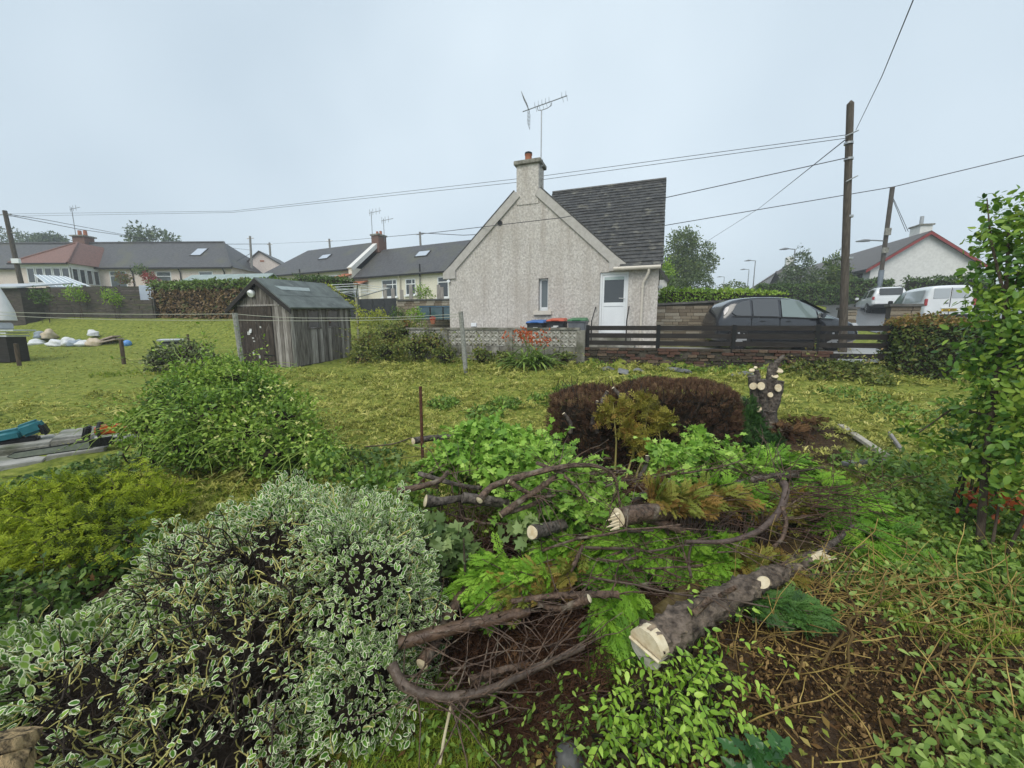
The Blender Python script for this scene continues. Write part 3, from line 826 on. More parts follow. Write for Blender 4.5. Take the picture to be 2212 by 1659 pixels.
# the step between the two roofs: gable wall, white coping, red brick stack
q = MB(TM); q.prism([(-9.75, z1e - .3), (-9.38, z1e - .3), (-9.38, z2e), (-9.75, z2e)], -.3, 6.4)
gw = q.build('gable_wall', M_CREAMW, terr2)
q = MB(TM)
q.slab([(-9.82, -.42, z2e - .02), (-9.30, -.42, z2e - .02), (-9.30, 3.2, rz2 + .16), (-9.82, 3.2, rz2 + .16)], .34)
q.build('skew', mat('white_coping', (.66, .65, .62), (.76, .75, .72), .8, 6, 4), terr2)
q = MB(TM); q.box(-9.95, -9.1, 2.7, 3.7, rz1 - .3, rz2 + .45)
ck = q.build('chimney', M_BRICKR, terr2)
MB(TM).box(-10.03, -9.02, 2.62, 3.78, rz2 + .45, rz2 + .58).build('chimney_cap', M_CONCD, ck)
for dx in (-9.68, -9.27): MB(TM).tube([(dx, 3.2, rz2 + .58), (dx, 3.2, rz2 + .9)], .13, 10, .11).build('chimney_pot', M_TERRA, ck, True)
def small_aerial(base, h, label, kind=0):
    a = thing('rooftop_aerial', label, 'aerial', base)
    MB().tube([base, base + Vector((0, 0, h))], .03, 6).build('mast', M_ALU, a)
    q = MB(); t = base + Vector((0, 0, h - .15))
    q.tube([t + Vector((-.2, 0, -.05)), t + Vector((.9, 0, .18))], .025, 5)
    q.build('boom', M_ALU, a)
    for k in range(3 + kind):
        c = t + Vector((-.15 + .3 * k, 0, 0 + .06 * k)); MB().tube([c - Vector((0, 0, .28)), c + Vector((0, 0, .28))], .018, 4).build('element', M_ALU, a)
    return a
small_aerial(TM @ Vector((-10.1, 3.0, rz2 + .1)), 2.6, 'thin aerial on the left of the red brick stack', 1)
small_aerial(TM @ Vector((-9.05, 3.4, rz2)), 2.0, 'plain aerial rod on the right of the red brick stack', 0)

# --- long slate bungalow on the left with conservatory
LM = Matrix.Translation((-27.1, 38.8, 0)) @ Matrix.Rotation(R(-1.5), 4, 'Z')
bun = thing('slate_roofed_bungalow', 'long pink roughcast bungalow with dark slate hipped roof on the rise at the left', 'house', LM @ Vector((-12, 3, 5)))
ze, zr = 7.5, 10.55
q = MB(LM); q.box(-34, -.3, 0, 7, 4.0, ze); q.build('wall', M_PINKW, bun)
q = MB(LM)
q.slab([(-34, -.35, ze - .05), (0, -.35, ze - .05), (-3.4, 3.5, zr), (-34, 3.5, zr)], .12)
q.slab([(-34, 3.5, zr), (-3.4, 3.5, zr), (0, 7.35, ze - .05), (-34, 7.35, ze - .05)], .12)
q.add([(0, -.35, ze - .05), (0, 7.35, ze - .05), (-3.4, 3.5, zr)], [(0, 1, 2)])
rb = q.build('roof', M_SLATE, bun)
MB(LM).box(-34, .05, -.44, -.36, ze - .2, ze - .06).build('gutter', M_FASCIA, bun)
MB(LM).tube([(-34, 3.5, zr + .04), (-3.4, 3.5, zr + .04)], .10, 6).build('ridge_tile', M_SLATE, rb)
MB(LM).tube([(-3.4, 3.5, zr + .02), (0, -.35, ze)], .09, 6).build('hip_tile', M_SLATE, rb)
skylight(LM, rb, -4.9, 2.9, -.35, ze - .05, 3.5, zr, 1.15, 1.5)
for x0, x1, z0, z1, tr in ((-12.6, -10.9, 5.6, 7.15, 6.7), (-7.9, -6.4, 5.0, 7.1, 6.65), (-3.6, -2.2, 6.0, 7.1, 6.65), (-31.5, -29.8, 5.6, 7.0, None), (-33.6, -32.2, 5.6, 7.0, None)):
    window(LM, bun, x0, x1, z0, z1, 0, trans=tr, gl=M_GLASS2)
ckb = MB(LM).box(-19.3, -18.0, 3.0, 4.0, zr - .8, zr + .6).build('chimney', M_BRICKR, bun)
MB(LM).box(-19.45, -17.85, 2.85, 4.15, zr + .6, zr + .73).build('chimney_cap', M_CONCD, ckb)
for dx in (-18.95, -18.35): MB(LM).tube([(dx, 3.5, zr + .73), (dx, 3.5, zr + 1.3)], .17, 10, .15).build('chimney_pot', M_TERRA, ckb, True)
small_aerial(LM @ Vector((-19.3, 3.4, zr + .6)), 3.0, 'aerial rod on the chimney of the long bungalow', 0)
for x in (-10.2, -5.4, -1.0): MB(LM).tube([(x, -.3, ze - .1), (x, -.08, ze - .5), (x, -.07, 4.8)], .05, 6).build('downpipe', M_BLACKM, bun)
# conservatory
cons = thing('conservatory', 'white framed conservatory with red-brown hipped tile roof on the long bungalow', 'conservatory', LM @ Vector((-19, -3, 5)))
cx0, cx1, cy = -18.7, -13.5, -2.7
ce = ze + .12
MB(LM).box(cx0 + .2, cx1 - .2, cy + .25, -.02, 4.4, 5.75).build('base_wall', M_PINKW, cons)
MB(LM).box(cx0 + .15, cx1 - .15, cy + .2, -.02, ce - .48, ce - .12).build('fascia', M_WHITE, cons)
q = MB(LM); ap = (-15.6, .2, ce + 2.3)
q.add([(cx0 - .2, cy - .2, ce - .12), (cx1 + .2, cy - .2, ce - .12), (cx1 + .2, .6, ce - .12), (cx0 - .2, .6, ce - .12), ap, (-15.6, 2.6, ce + 2.3)], [(0, 1, 4), (1, 2, 5, 4), (3, 0, 4, 5), (0, 3, 2, 1)])
cr_ = q.build('roof', M_REDTILE, cons)
MB(LM).tube([(cx0 - .2, cy - .2, ce - .1), ap], .10, 6).build('hip_tile', M_REDTILE, cr_); MB(LM).tube([(cx1 + .2, cy - .2, ce - .1), ap], .10, 6).build('hip_tile', M_REDTILE, cr_)
MB(LM).box(cx0 - .22, cx1 + .22, cy - .3, cy - .21, ce - .26, ce - .13).build('gutter', M_FASCIA, cons)
for i in range(5):
    x0 = cx0 + .95 + i * .83
    window(LM, cons, x0, x0 + .74, 5.75, ce - .49, cy + .2, sill=False)
MB(LM).box(cx0 + .2, cx0 + .92, cy + .19, cy + .3, 5.75, ce - .49).build('side_panel', M_PINKW, cons)
SM = LM @ Matrix.Translation((cx1 - .17, cy + .3, 0)) @ Matrix.Rotation(R(90), 4, 'Z')
for i in range(4): window(SM, cons, .05 + i * .6, .58 + i * .6, 5.75, ce - .49, 0, sill=False)
# --- small pink gabled house between the two
KM = Matrix.Translation((-27.3, 43.0, 0)) @ Matrix.Rotation(R(12), 4, 'Z')
gab = thing('gabled_cottage', 'small pale pink cottage gable between the long bungalow and the cream terrace', 'house', KM @ Vector((1.4, 2, 5)))
q = MB(KM); q.box(-1.6, 2.6, 0, 6, 4.5, 8.2); q.prism([(-1.6, 8.2), (2.6, 8.2), (.1, 9.75)], 0, .3); q.build('wall', M_PINKW, gab)
MB(KM).box(2.6, 4.6, 1.2, 6, 4.5, 8.0).build('wing_wall', M_PINKW, gab)
q = MB(KM); q.slab([(.1, -.15, 9.85), (.1, 6, 9.85), (3.2, 6, 7.85), (3.2, -.15, 7.85)][::-1], .12); q.slab([(-1.85, -.15, 8.1), (-1.85, 6, 8.1), (.1, 6, 9.85), (.1, -.15, 9.85)][::-1], .12); q.slab([(2.4, 1.0, 8.3), (5.0, 1.0, 7.9), (5.0, 6, 7.9), (2.4, 6, 8.3)], .1)
q.build('roof', M_SLATE, gab)
window(KM, gab, -1.35, .45, 6.2, 7.1, 0, mull=(-.45,)); window(KM, gab, .6, 2.4, 6.2, 7.1, 0, mull=(1.5,))
MB(KM).box(.1, .5, -.03, -.002, 8.7, 8.85).build('vent', M_TERRA, gab)

# --- bungalow row with red barge boards on the right
BD = math.atan2(.224, .975)
BM = Matrix.Translation((30.6, 33.9, 0)) @ Matrix.Rotation(-BD, 4, 'Z')
rbu = thing('white_gabled_bungalow', 'white rendered bungalow with red bargeboards and brown tiled roof beyond the parked vans', 'house', BM @ Vector((3.7, 5, 4.2)))
M_BROWNT = mat('brown_tile', (.060, .052, .048), (.11, .095, .085), .5, 5, 6, .5, 30, .4, stretch=(1, 1, 5))
M_REDP = mat('red_gloss_paint', (.22, .035, .032), (.28, .05, .045), .45, 4, 3)
q = MB(BM); q.box(0, 7.4, 0, 28, 3.2, 6.85); q.prism([(0, 6.85), (7.4, 6.85), (3.7, 9.35)], 0, .3); q.build('wall', M_WRENDER, rbu)
q = MB(BM); q.slab([(-.45, -.3, 6.6), (-.45, 30, 6.6), (3.7, 30, 9.5), (3.7, -.3, 9.5)][::-1], .14); q.slab([(3.7, -.3, 9.5), (3.7, 30, 9.5), (7.85, 30, 6.6), (7.85, -.3, 6.6)][::-1], .14)
q.build('roof', M_BROWNT, rbu)
for sg in (-1, 1):
    q = MB(BM); xe = 3.7 + sg * 4.2
    poly = [(3.7, 9.42), (xe, 6.5), (xe, 6.27), (3.7, 9.19)]
    if sg > 0: poly = poly[::-1]
    q.prism(poly, -.36, -.305); q.build('bargeboard', M_REDP, rbu)
MB(BM).box(-.55, -.47, -.3, 29, 6.42, 6.56).build('gutter', M_FASCIA, rbu)
cb = MB(BM).box(5.0, 5.9, 3.0, 4.2, 8.2, 10.6).build('chimney', M_WRENDER, rbu)
MB(BM).box(4.9, 6.0, 2.9, 4.3, 10.6, 10.72).build('chimney_cap', M_CONCD, cb)
MB(BM).tube([(5.4, 3.6, 10.72), (5.4, 3.6, 11.5)], .14, 10).build('chimney_pot', M_STEEL, cb, True)
EM = BM @ Matrix.Rotation(R(-90), 4, 'Z')
for y in (2.0, 7.0, 12.5):
    window(EM, rbu, -y - 2.4, -y, 4.9, 6.2, -.02, mull=(-y - 1.2,), gl=M_GLASS2)
MB(BM).box(-.06, -.003, 1.0, 6.0, 4.7, 6.35).build('panelling', mat('brown_cladding', (.05, .04, .035), (.08, .065, .055), .7, 8), rbu)
# farther white gable and roofs up the road
FM = Matrix.Translation((41.5, 66, 0)) @ Matrix.Rotation(R(-24), 4, 'Z')
fh = thing('far_cottage', 'distant white gabled cottage up the road beyond the conifers', 'house', FM @ Vector((4, 3, 7)))
q = MB(FM); q.box(0, 8, 0, 12, 5.5, 9.0); q.prism([(0, 9), (8, 9), (4, 11.9)], 0, .3); q.build('wall', M_WRENDER, fh)
q = MB(FM); q.slab([(-.4, -.3, 8.8), (-.4, 14, 8.8), (4, 14, 12.05), (4, -.3, 12.05)][::-1], .16); q.slab([(4, -.3, 12.05), (4, 14, 12.05), (8.4, 14, 8.8), (8.4, -.3, 8.8)][::-1], .16); q.build('roof', M_BROWNT, fh)
MB(FM).box(3.5, 4.5, 1.0, 2.2, 11.6, 13.1).build('chimney', M_WRENDER, fh)
MB(FM).box(3.6, 4.4, -.02, -.003, 9.6, 10.2).build('vent', M_CONCD, fh)
FM2 = Matrix.Translation((36.0, 52.0, 0)) @ Matrix.Rotation(R(-16), 4, 'Z')
fh2 = thing('far_cottage', 'low dark roofed cottage half hidden behind the loose conifer', 'house', FM2 @ Vector((3, 3, 6)))
MB(FM2).box(0, 9, 0, 6, 4.6, 7.2).build('wall', M_WRENDER, fh2)
q = MB(FM2); q.slab([(-.3, -.4, 7.0), (9.3, -.4, 7.0), (9.3, 3, 9.4), (-.3, 3, 9.4)], .14); q.slab([(-.3, 3, 9.4), (9.3, 3, 9.4), (9.3, 6.4, 7.0), (-.3, 6.4, 7.0)], .14); q.build('roof', M_BROWNT, fh2)

# ================================================================ timber shed
M_BOARD = mat('weathered_board', (.085, .073, .063), (.31, .285, .265), .85, 7, 7, .5, 30, .2, stretch=(5, 5, .35), lo=.36, hi=.70, c3=(.055, .046, .040), s3=1.8, lo3=.5, hi3=.7)
M_BOARD2 = mat('pale_weathered_board', (.20, .18, .165), (.46, .43, .41), .85, 7, 7, .5, 30, .2, stretch=(5, 5, .35))
M_SHDOOR = mat('dark_brown_door', (.035, .027, .022), (.085, .068, .056), .7, 6, 6, .35, 30, .2, stretch=(3, 3, .5), c3=(.22, .20, .18), s3=9, lo3=.64, hi3=.72)
M_FELT = mat('green_mineral_felt', (.085, .100, .098), (.15, .175, .168), .75, 3, 6, .4, 140, .3, c3=(.20, .22, .21), s3=5, lo3=.6, hi3=.8)
SX = Vector((-.967, .262, 0)); SY = Vector((.262, .967, 0))            # along the gable (leftwards), along the side (away)
SH0 = Vector((-6.0, 10.55, .56))
tilt = .045
SHM = Matrix(((-SX.x, SY.x, 0, SH0.x), (-SX.y, SY.y, 0, SH0.y), (0, tilt, 1, SH0.z), (0, 0, 0, 1)))   # local: x right along gable (0 = near right corner, -1.9 left), y back, z up
shed = thing('garden_shed', 'weathered timber shed with green felt roof and dark plank door on the lawn', 'shed', SH0)
W_, L_, EH, RH = 1.9, 2.44, 1.72, 2.42
MB(SHM).box(-W_ + .03, -.03, .03, L_ - .03, .06, EH - .02).build('lining', M_SHDOOR, shed)
q = MB(SHM); q.prism([(-W_ + .03, EH - .02), (-.03, EH - .02), (-W_ / 2, RH - .05)], .03, L_ - .03); q.build('gable_lining', M_SHDOOR, shed)
q = MB(SHM); q.box(-W_ - .02, .02, -.02, .06, -.12, .055); q.box(-.06, .02, .06, L_ + .02, -.12, .055); q.build('bearer', M_DARKW, shed)
bw = .118
n = int(L_ / bw)
for i in range(n + 1):                         # boards of the long side
    y0 = i * L_ / (n + 1); y1 = (i + 1) * L_ / (n + 1) - .006
    pal = i in (0, 6, 7, 12, 17, 19) or random.random() < .16
    lo_, hi_ = random.uniform(.0, .05), EH - random.uniform(.02, .05)
    pr = random.uniform(.0, .007)
    seg = [(lo_, hi_)]
    if .60 < (y0 + y1) / 2 < 1.08 or 1.42 < (y0 + y1) / 2 < 1.90: seg = [(lo_, 1.10), (1.56, hi_)]
    for a, b in seg:
        MB(SHM).box(-.02, .006 + pr, y0, y1, a, b).build('board', M_BOARD2 if pal else M_BOARD, shed)
for y0, y1 in ((.60, 1.09), (1.41, 1.91)):
    q = MB(SHM); q.box(-.01, .022, y0 - .02, y0 + .03, 1.08, 1.60); q.box(-.01, .022, y1 - .03, y1 + .02, 1.08, 1.60); q.box(-.01, .022, y0 + .03, y1 - .03, 1.56, 1.60); q.box(-.01, .03, y0 - .03, y1 + .03, 1.05, 1.08)
    wo = q.build('window', M_BOARD, shed)
    MB(SHM).box(-.012, -.004, y0 + .03, y1 - .03, 1.08, 1.56).build('pane', M_GLASS, wo)
nb = 16
for i in range(nb):                            # boards of the gable end
    x0 = -W_ + i * W_ / nb; x1 = x0 + W_ / nb - .006
    xm = (x0 + x1) / 2
    top = EH - .03 + (1 - abs(xm + W_ / 2) / (W_ / 2)) * (RH - EH) - .04
    indoor = -1.72 < xm < -.56
    pal = xm > -.5 and i % 2 == 0
    MB(SHM).box(x0, x1, -.016 - random.uniform(0, .006), .02, 1.74 if indoor else random.uniform(0, .04), top).build('board', M_BOARD2 if pal else (M_BOARD if (xm > -.6 or indoor) else M_SHDOOR), shed)
q = MB(SHM); q.box(-1.73, -.57, -.05, -.023, .03, 1.70); dr = q.build('door', M_SHDOOR, shed, bevel=.004)
for k in range(1, 9): MB(SHM).box(-1.73 + k * .129 - .003, -1.73 + k * .129 + .003, -.0515, -.0495, .04, 1.69).build('joint', M_BLACKM, dr)
for z in (.35, 1.4): MB(SHM).box(-.95, -.575, -.057, -.0505, z, z + .035).build('hinge', M_BLACKM, dr)
for x, z, w_, h_ in ((-1.45, .93, .09, .09), (-1.36, .99, .07, .11), (-1.30, .82, .06, .04), (-1.0, 1.12, .05, .05), (-1.33, .40, .05, .06), (-1.12, .28, .05, .08), (-1.27, .74, .06, .03)):
    MB(SHM).box(x, x + w_, -.060, -.0505, z, z + h_).build('patch', mat('pale_metal_patch', (.45, .45, .44), (.60, .60, .58), .6, 12), dr)
MB(SHM).tube([(-1.33, -.055, 1.02), (-1.33, -.075, 1.02)], .045, 12).build('lock', M_WHITE, dr, True)
MB(SHM).box(-1.75, -.3, -.032, -.0235, 1.715, 1.76).build('door_head', M_BOARD2, shed)
q = MB(SHM)
q.slab([(.16, -.12, EH - .06), (.16, L_ + .12, EH - .06), (-W_ / 2, L_ + .12, RH + .06), (-W_ / 2, -.12, RH + .06)], .035)
q.slab([(-W_ / 2, -.12, RH + .06), (-W_ / 2, L_ + .12, RH + .06), (-W_ - .16, L_ + .12, EH - .06), (-W_ - .16, -.12, EH - .06)], .035)
rf = q.build('roof', M_FELT, shed)
MB(SHM).slab([(.175, -.125, EH - .055), (.175, L_ + .125, EH - .055), (.125, L_ + .125, EH - .02), (.125, -.125, EH - .02)], .05).build('felt_edge', M_FELT, rf)
for z in (.45,):
    q = MB(SHM); f = lambda t: (.16 + (-W_ / 2 - .16) * t, EH - .06 + (RH - EH + .12) * t)
    a, b = f(.40), f(.43); q.slab([(a[0], -.12, a[1] + .006), (a[0], L_ + .12, a[1] + .006), (b[0], L_ + .12, b[1] + .014), (b[0], -.12, b[1] + .014)], .006); q.build('felt_lap', M_FELT, rf)
a, b = f(.60), f(.72)
MB(SHM).slab([(a[0], .3, a[1] + .012), (a[0], 1.35, a[1] + .012), (b[0], 1.45, b[1] + .016), (b[0], .2, b[1] + .016)], .008).build('felt_patch', mat('pale_felt_patch', (.26, .31, .31), (.33, .38, .38), .6, 6), rf)
for sg in (-1, 1):
    q = MB(SHM); xe = -W_ / 2 + sg * (W_ / 2 + .17)
    poly = [(-W_ / 2, RH + .02), (xe, EH - .10), (xe, EH - .22), (-W_ / 2, RH - .11)]
    if sg > 0: poly = poly[::-1]
    q.prism(poly, -.15, -.125); q.build('bargeboard', M_DARKW, shed)
MB(SHM).tube([(-W_ / 2 - .22, -.03, RH - .36), (-W_ / 2 - .22, -.10, RH - .36), (-W_ / 2 - .22, -.13, RH - .38)], [.10, .11, .06], 14).build('lamp', M_WHITE, shed, True)
MB(SHM).tube([(-W_ / 2 - .22, -.02, RH - .24), (-W_ / 2 - .22, -.12, RH - .27)], .05, 10).build('lamp_bracket', M_BLACKM, shed, True)

# ================================================================ posts and washing lines
M_GPOST = mat('lichened_concrete_post', (.20, .20, .185), (.36, .36, .33), .9, 22, 6, .5, 60, .2)
M_RUST = mat('rusty_iron', (.040, .016, .010), (.10, .038, .020), .8, 30, 5, .4)
M_WPOST = mat('brown_stake', (.055, .040, .028), (.13, .095, .065), .9, 12, 6, .4, stretch=(3, 3, .5))
def post(name, b, top, r, m, label, cat='post', n=8, r1=None, group=None):
    o = MB().tube([b - Vector((0, 0, .15)), b.lerp(top, .5) + Vector((random.uniform(-.01, .01), 0, 0)), top], r, n, r1).build(name, m, None, True, 0)
    return tag(o, label, cat, group)
pb = Vector((-5.93, 8.35, gz1(-5.93, 8.35))); LP = P(507, 676, 8.35)
post('washing_line_post', Vector((-5.86, 8.35, gz1(-5.9, 8.35))), LP, .05, M_GPOST, 'pale concrete washing line post in front of the shed door')
CPb = onground(1007, 806); CPt = P(995, 673, CPb.y + .02)
post('washing_line_post', CPb, CPt, .055, M_GPOST, 'mossy grey leaning post on the lawn between shed and roughcast house')
rb_ = T(915, 1062, 3.35); post('rusty_rod', Vector((rb_.x, rb_.y, gz1(rb_.x, rb_.y))), T(908, 835, 3.5), .014, M_RUST, 'thin rusty iron rod standing beside the ivy heap', 'rod', 8)
for (u, v, vt, lean, lab) in ((268, 787, 733, -7, "short brown stake beside the blue ball"), (42, 790, 742, -8, "short brown stake at the left end of the rough grass strip")):
    b = onground(u, v); post('fence_stake', b, P(u + lean, vt, b.y), .05, M_WPOST, lab, 'stake')
b = onground(409, 745); post('fence_stake', b, P(405, 722, b.y), .045, M_WPOST, 'thin stake behind the black composter', 'stake')
def line(name, pts, r, m, label, cat, sag=0.0, n=14, group=None):
    out = []
    for a, b in zip(pts, pts[1:]):
        for i in range(n + (b is pts[-1])):
            t = i / n; p = a.lerp(b, t); p.z -= sag * 4 * t * (1 - t); out.append(p)
    return tag(MB().tube(out, r, 5).build(name, m, None, True), label, cat, group)
M_LINE = mat('washing_line', (.42, .43, .36), None, .6)
line('washing_line', [P(-40, 673, 9.5), LP + Vector((0, 0, -.02)), Vector((-4.9, 8.6, 1.86)).lerp(CPt, .22), CPt - Vector((0, 0, .05))], .006, M_LINE, 'upper washing line running past the shed', 'washing line', .03)
line('washing_line', [P(-40, 679, 9.3), LP + Vector((0, 0, -.15)), CPt - Vector((0, 0, .12))], .006, M_LINE, 'lower washing line running past the shed', 'washing line', .05)

# ================================================================ front boundary: block wall, low brick wall, dark rail fence
FD = Vector((.9556, -.2943, 0)); FN = Vector((.2943, .9556, 0))
FO = Vector((1.75, 10.14, 0))
FM_ = Matrix(((FD.x, FN.x, 0, FO.x), (FD.y, FN.y, 0, FO.y), (0, 0, 1, 0), (0, 0, 0, 1)))
TOPZ = 1.70
M_BLOCK = mat('stained_screen_block', (.20, .185, .155), (.62, .61, .56), .9, 9, 7, .4, 50, .2, c3=(.12, .105, .08), s3=3.4, lo3=.48, hi3=.70)
bwall = thing('screen_block_wall', 'low stained wall of patterned concrete blocks with coping in front of the roughcast house', 'wall', FM_ @ Vector((-2.5, 0, .75)))
MB(FM_).box(-5.1, -.02, .05, .19, .5, 1.62).build('core', M_CONCD, bwall)
q = MB(FM_); q.box(-5.15, .02, -.04, .25, 1.625, 1.69); q.build('coping', M_CONCD, bwall, bevel=.01)
def leaf_block():
    """square block with a moulded star of four petals and diagonal ribs"""
    q = MB(); h = .107
    q.box(-h, h, 0, .05, -h, h)
    for k in range(4):
        a = math.pi / 4 + k * math.pi / 2; c, s_ = math.cos(a), math.sin(a)
        tip = Vector((c * .135, -.004, s_ * .135)); l = Vector((c * .07 - s_ * .036, -.002, s_ * .07 + c * .036)); r = Vector((c * .07 + s_ * .036, -.002, s_ * .07 - c * .036)); pk = Vector((c * .068, -.032, s_ * .068)); o = Vector((0, -.003, 0))
        q.add([o, l, tip, r, pk], [(0, 4, 1), (1, 4, 2), (2, 4, 3), (3, 4, 0)])
    return q.mesh('block', M_BLOCK)
bme = leaf_block()
for row in range(2):
    for i in range(23):
        x = -.12 - .218 * i - .05
        if i in (8, 17): continue
        M = FM_ @ Matrix.Translation((x, .0, 1.51 - .222 * row)) @ Matrix.Rotation(random.choice((0, math.pi / 2)), 4, 'Y')
        link('block', bme, bwall, M)
for i in (8, 17, -1):
    x = -.12 - .218 * i - .05 if i >= 0 else .055
    MB(FM_).box(x - .11, x + .11, -.04, .22, .6, 1.62).build('pier', M_CONCD, bwall, bevel=.01)
cr = random.Random(4)
for row in range(2):
    x = -5.1
    while x < -.1:
        l = cr.uniform(.38, .46)
        MB(FM_).box(x, min(x + l - .012, -.05), -.010 - cr.uniform(0, .012), .049, .97 - .21 * row, 1.17 - .21 * row).build('base_block', M_CONCD, bwall, bevel=.006); x += l
# brick and stone dwarf wall under the fence
M_BRK = [mat('old_brick_%d' % i, c, d, .9, 10, 5, .5, 50, .2) for i, (c, d) in enumerate((((.075, .040, .030), (.14, .078, .058)), ((.048, .034, .026), (.11, .075, .055)), ((.10, .070, .048), (.20, .145, .105)), ((.035, .029, .023), (.085, .070, .052))))]
dwarf = thing('dwarf_wall', 'crumbling dark brick dwarf wall under the black rail fence', 'wall', FM_ @ Vector((2.8, 0, .7)))
MB(FM_).box(.10, 5.55, .05, .24, .35, 1.18).build('core', mat('old_mortar', (.06, .052, .04), (.12, .105, .085), .95, 12), dwarf)
bms = []
for i, m_ in enumerate(M_BRK):
    q = MB(); q.box(-.108, .108, -.0, .07, -.033, .033); bms.append(q.mesh('brick', m_, bevel=.007, seg=1))
for row in range(9):
    x = .12 + (.11 if row % 2 else 0)
    z = 1.19 - .046 - row * .074
    while x < 5.5:
        sx = random.uniform(.75, 1.35)
        if random.random() > .04 + .05 * row:
            M = FM_ @ Matrix.Translation((x + .11 * sx, random.uniform(-.03, .012), z + random.uniform(-.006, .006))) @ Matrix.Rotation(random.uniform(-.03, .03), 4, 'Y') @ Matrix.Diagonal((sx * .97, 1, random.uniform(.88, 1.05), 1))
            link('brick', random.choice(bms[:1] * 4 + bms[1:2] * 3 + bms[2:3] + bms[3:] * 2) if row < 2 else random.choice(bms[1:] + bms[3:] * 2 + bms[:1]), dwarf, M)
        x += .225 * sx
fence = thing('rail_fence', 'black stained horizontal rail fence along the drive in front of the dark car', 'fence', FM_ @ Vector((3.3, .1, .95)))
FEND = 6.62
for k, z in enumerate((1.735, 1.548, 1.362)):
    segs = [(.20, 1.92), (1.922, 3.90), (3.902, 5.30), (5.302, FEND + .05)]
    for a, b in segs:
        MB(FM_).box(a, b, .055, .08, z - .115 + random.uniform(-.004, .004), z + random.uniform(-.003, .003)).build('rail', M_DARKW, fence)
MB(FM_).box(5.15, FEND - .1, .055, .08, 1.01, 1.125).build('rail', M_DARKW, fence)
for x, lo_ in ((.22, 1.1), (1.95, 1.0), (3.62, 1.0), (5.28, 1.0), (FEND - .02, .7)):
    MB(FM_).box(x - .035, x + .035, .085, .145, lo_, 1.755).build('post', M_DARKW, fence); MB(FM_).box(x - .045, x + .045, .045, .0545, lo_ + .06, 1.745).build('cover_strip', M_BLACKM, fence)

# stone boundary wall behind the car, stepping down, with gate pillars
M_STN = [mat('coursed_stone_%d' % i, c, d, .9, 8, 6, .5, 40, .2) for i, (c, d) in enumerate((((.20, .165, .12), (.33, .28, .21)), ((.13, .105, .075), (.24, .195, .145)), ((.27, .235, .185), (.40, .36, .29))))]
def stone_wall(name, a, b, zt0, zt1, label, thick=.3, cope=True, rows=None, z0f=None):
    a, b = Vector((*a, 0)), Vector((*b, 0)); d = (b - a); ln = d.length; d.normalize(); nn = Vector((-d.y, d.x, 0))
    M = Matrix(((d.x, nn.x, 0, a.x), (d.y, nn.y, 0, a.y), (0, 0, 1, 0), (0, 0, 0, 1)))
    zb = min(gz1(a.x, a.y), gz1(b.x, b.y)) - .1
    w = thing(name, label, 'wall', (a + b) / 2 + Vector((0, 0, zb)))
    zt = lambda x: zt0 + (zt1 - zt0) * x / ln
    q = MB(M); q.add([(0, .03, zb), (ln, .03, zb), (ln, .03, zt1 - .01), (0, .03, zt0 - .01), (0, thick, zb), (ln, thick, zb), (ln, thick, zt1 - .01), (0, thick, zt0 - .01)], [(0, 1, 2, 3), (7, 6, 5, 4), (0, 4, 5, 1), (1, 5, 6, 2), (2, 6, 7, 3), (3, 7, 4, 0)])
    q.build('core', MATS['old_mortar'], w)
    z = zb + .1
    mes = []
    for m_ in M_STN:
        t = MB(); t.box(-.5, .5, 0, .06, -.5, .5); mes.append(t.mesh('stone', m_))
    while z < max(zt0, zt1) - .05:
        h = random.uniform(.085, .14); x = random.uniform(-.1, 0)
        while x < ln:
            l = random.uniform(.2, .5); x0, x1 = max(x, 0), min(x + l - .015, ln)
            if x1 - x0 > .06 and z + h < zt((x0 + x1) / 2) + .02:
                link('stone', random.choice(mes), w, M @ Matrix.Translation(((x0 + x1) / 2, -.01 + random.uniform(-.012, .012), z + h / 2)) @ Matrix.Diagonal((x1 - x0, 1, h - .014, 1)))
            x += l
        z += h
    if cope:
        q = MB(M); q.add([(-.04, -.06, zt0), (ln + .04, -.06, zt1), (ln + .04, thick + .05, zt1), (-.04, thick + .05, zt0), (-.04, -.06, zt0 + .07), (ln + .04, -.06, zt1 + .07), (ln + .04, thick + .05, zt1 + .07), (-.04, thick + .05, zt0 + .07)], [(3, 2, 1, 0), (4, 5, 6, 7), (0, 1, 5, 4), (1, 2, 6, 5), (2, 3, 7, 6), (3, 0, 4, 7)])
        q.build('coping', mat('dark_coping', (.075, .073, .068), (.14, .135, .125), .6, 6, 5, .3), w)
    return w
p0, p1 = P(1419, 660, 13.7), P(1560, 652, 13.5); stone_wall('stone_wall', (p0.x, p0.y), (p1.x + .5, p1.y), p0.z, p1.z + .02, 'coursed stone wall between the roughcast house and the dark car')
p0, p1 = P(1660, 655, 13.6), P(1745, 664, 13.5); stone_wall('stone_wall', (p0.x - .3, p0.y), (p1.x, p1.y), p0.z, p1.z, 'short stretch of coped stone wall behind the dark car\'s windscreen')
p0, p1 = P(1752, 690, 13.2), P(1826, 690, 12.9); stone_wall('stone_wall', (p0.x, p0.y), (p1.x, p1.y), p0.z, p1.z, 'lowest stone wall stretch beside the tall pole')
p0, p1 = P(1824, 668, 12.6), P(1852, 668, 12.5); stone_wall('gate_pillar', (p0.x, p0.y), (p1.x, p1.y), p0.z, p1.z, 'sandstone gate pillar standing behind the tall pole', .4)
p0, p1 = P(1926, 662, 10.8), P(1990, 662, 10.5); stone_wall('gate_pillar', (p0.x, p0.y), (p1.x, p1.y), p0.z, p1.z, 'sandstone gate pillar in front of the white van', .45)

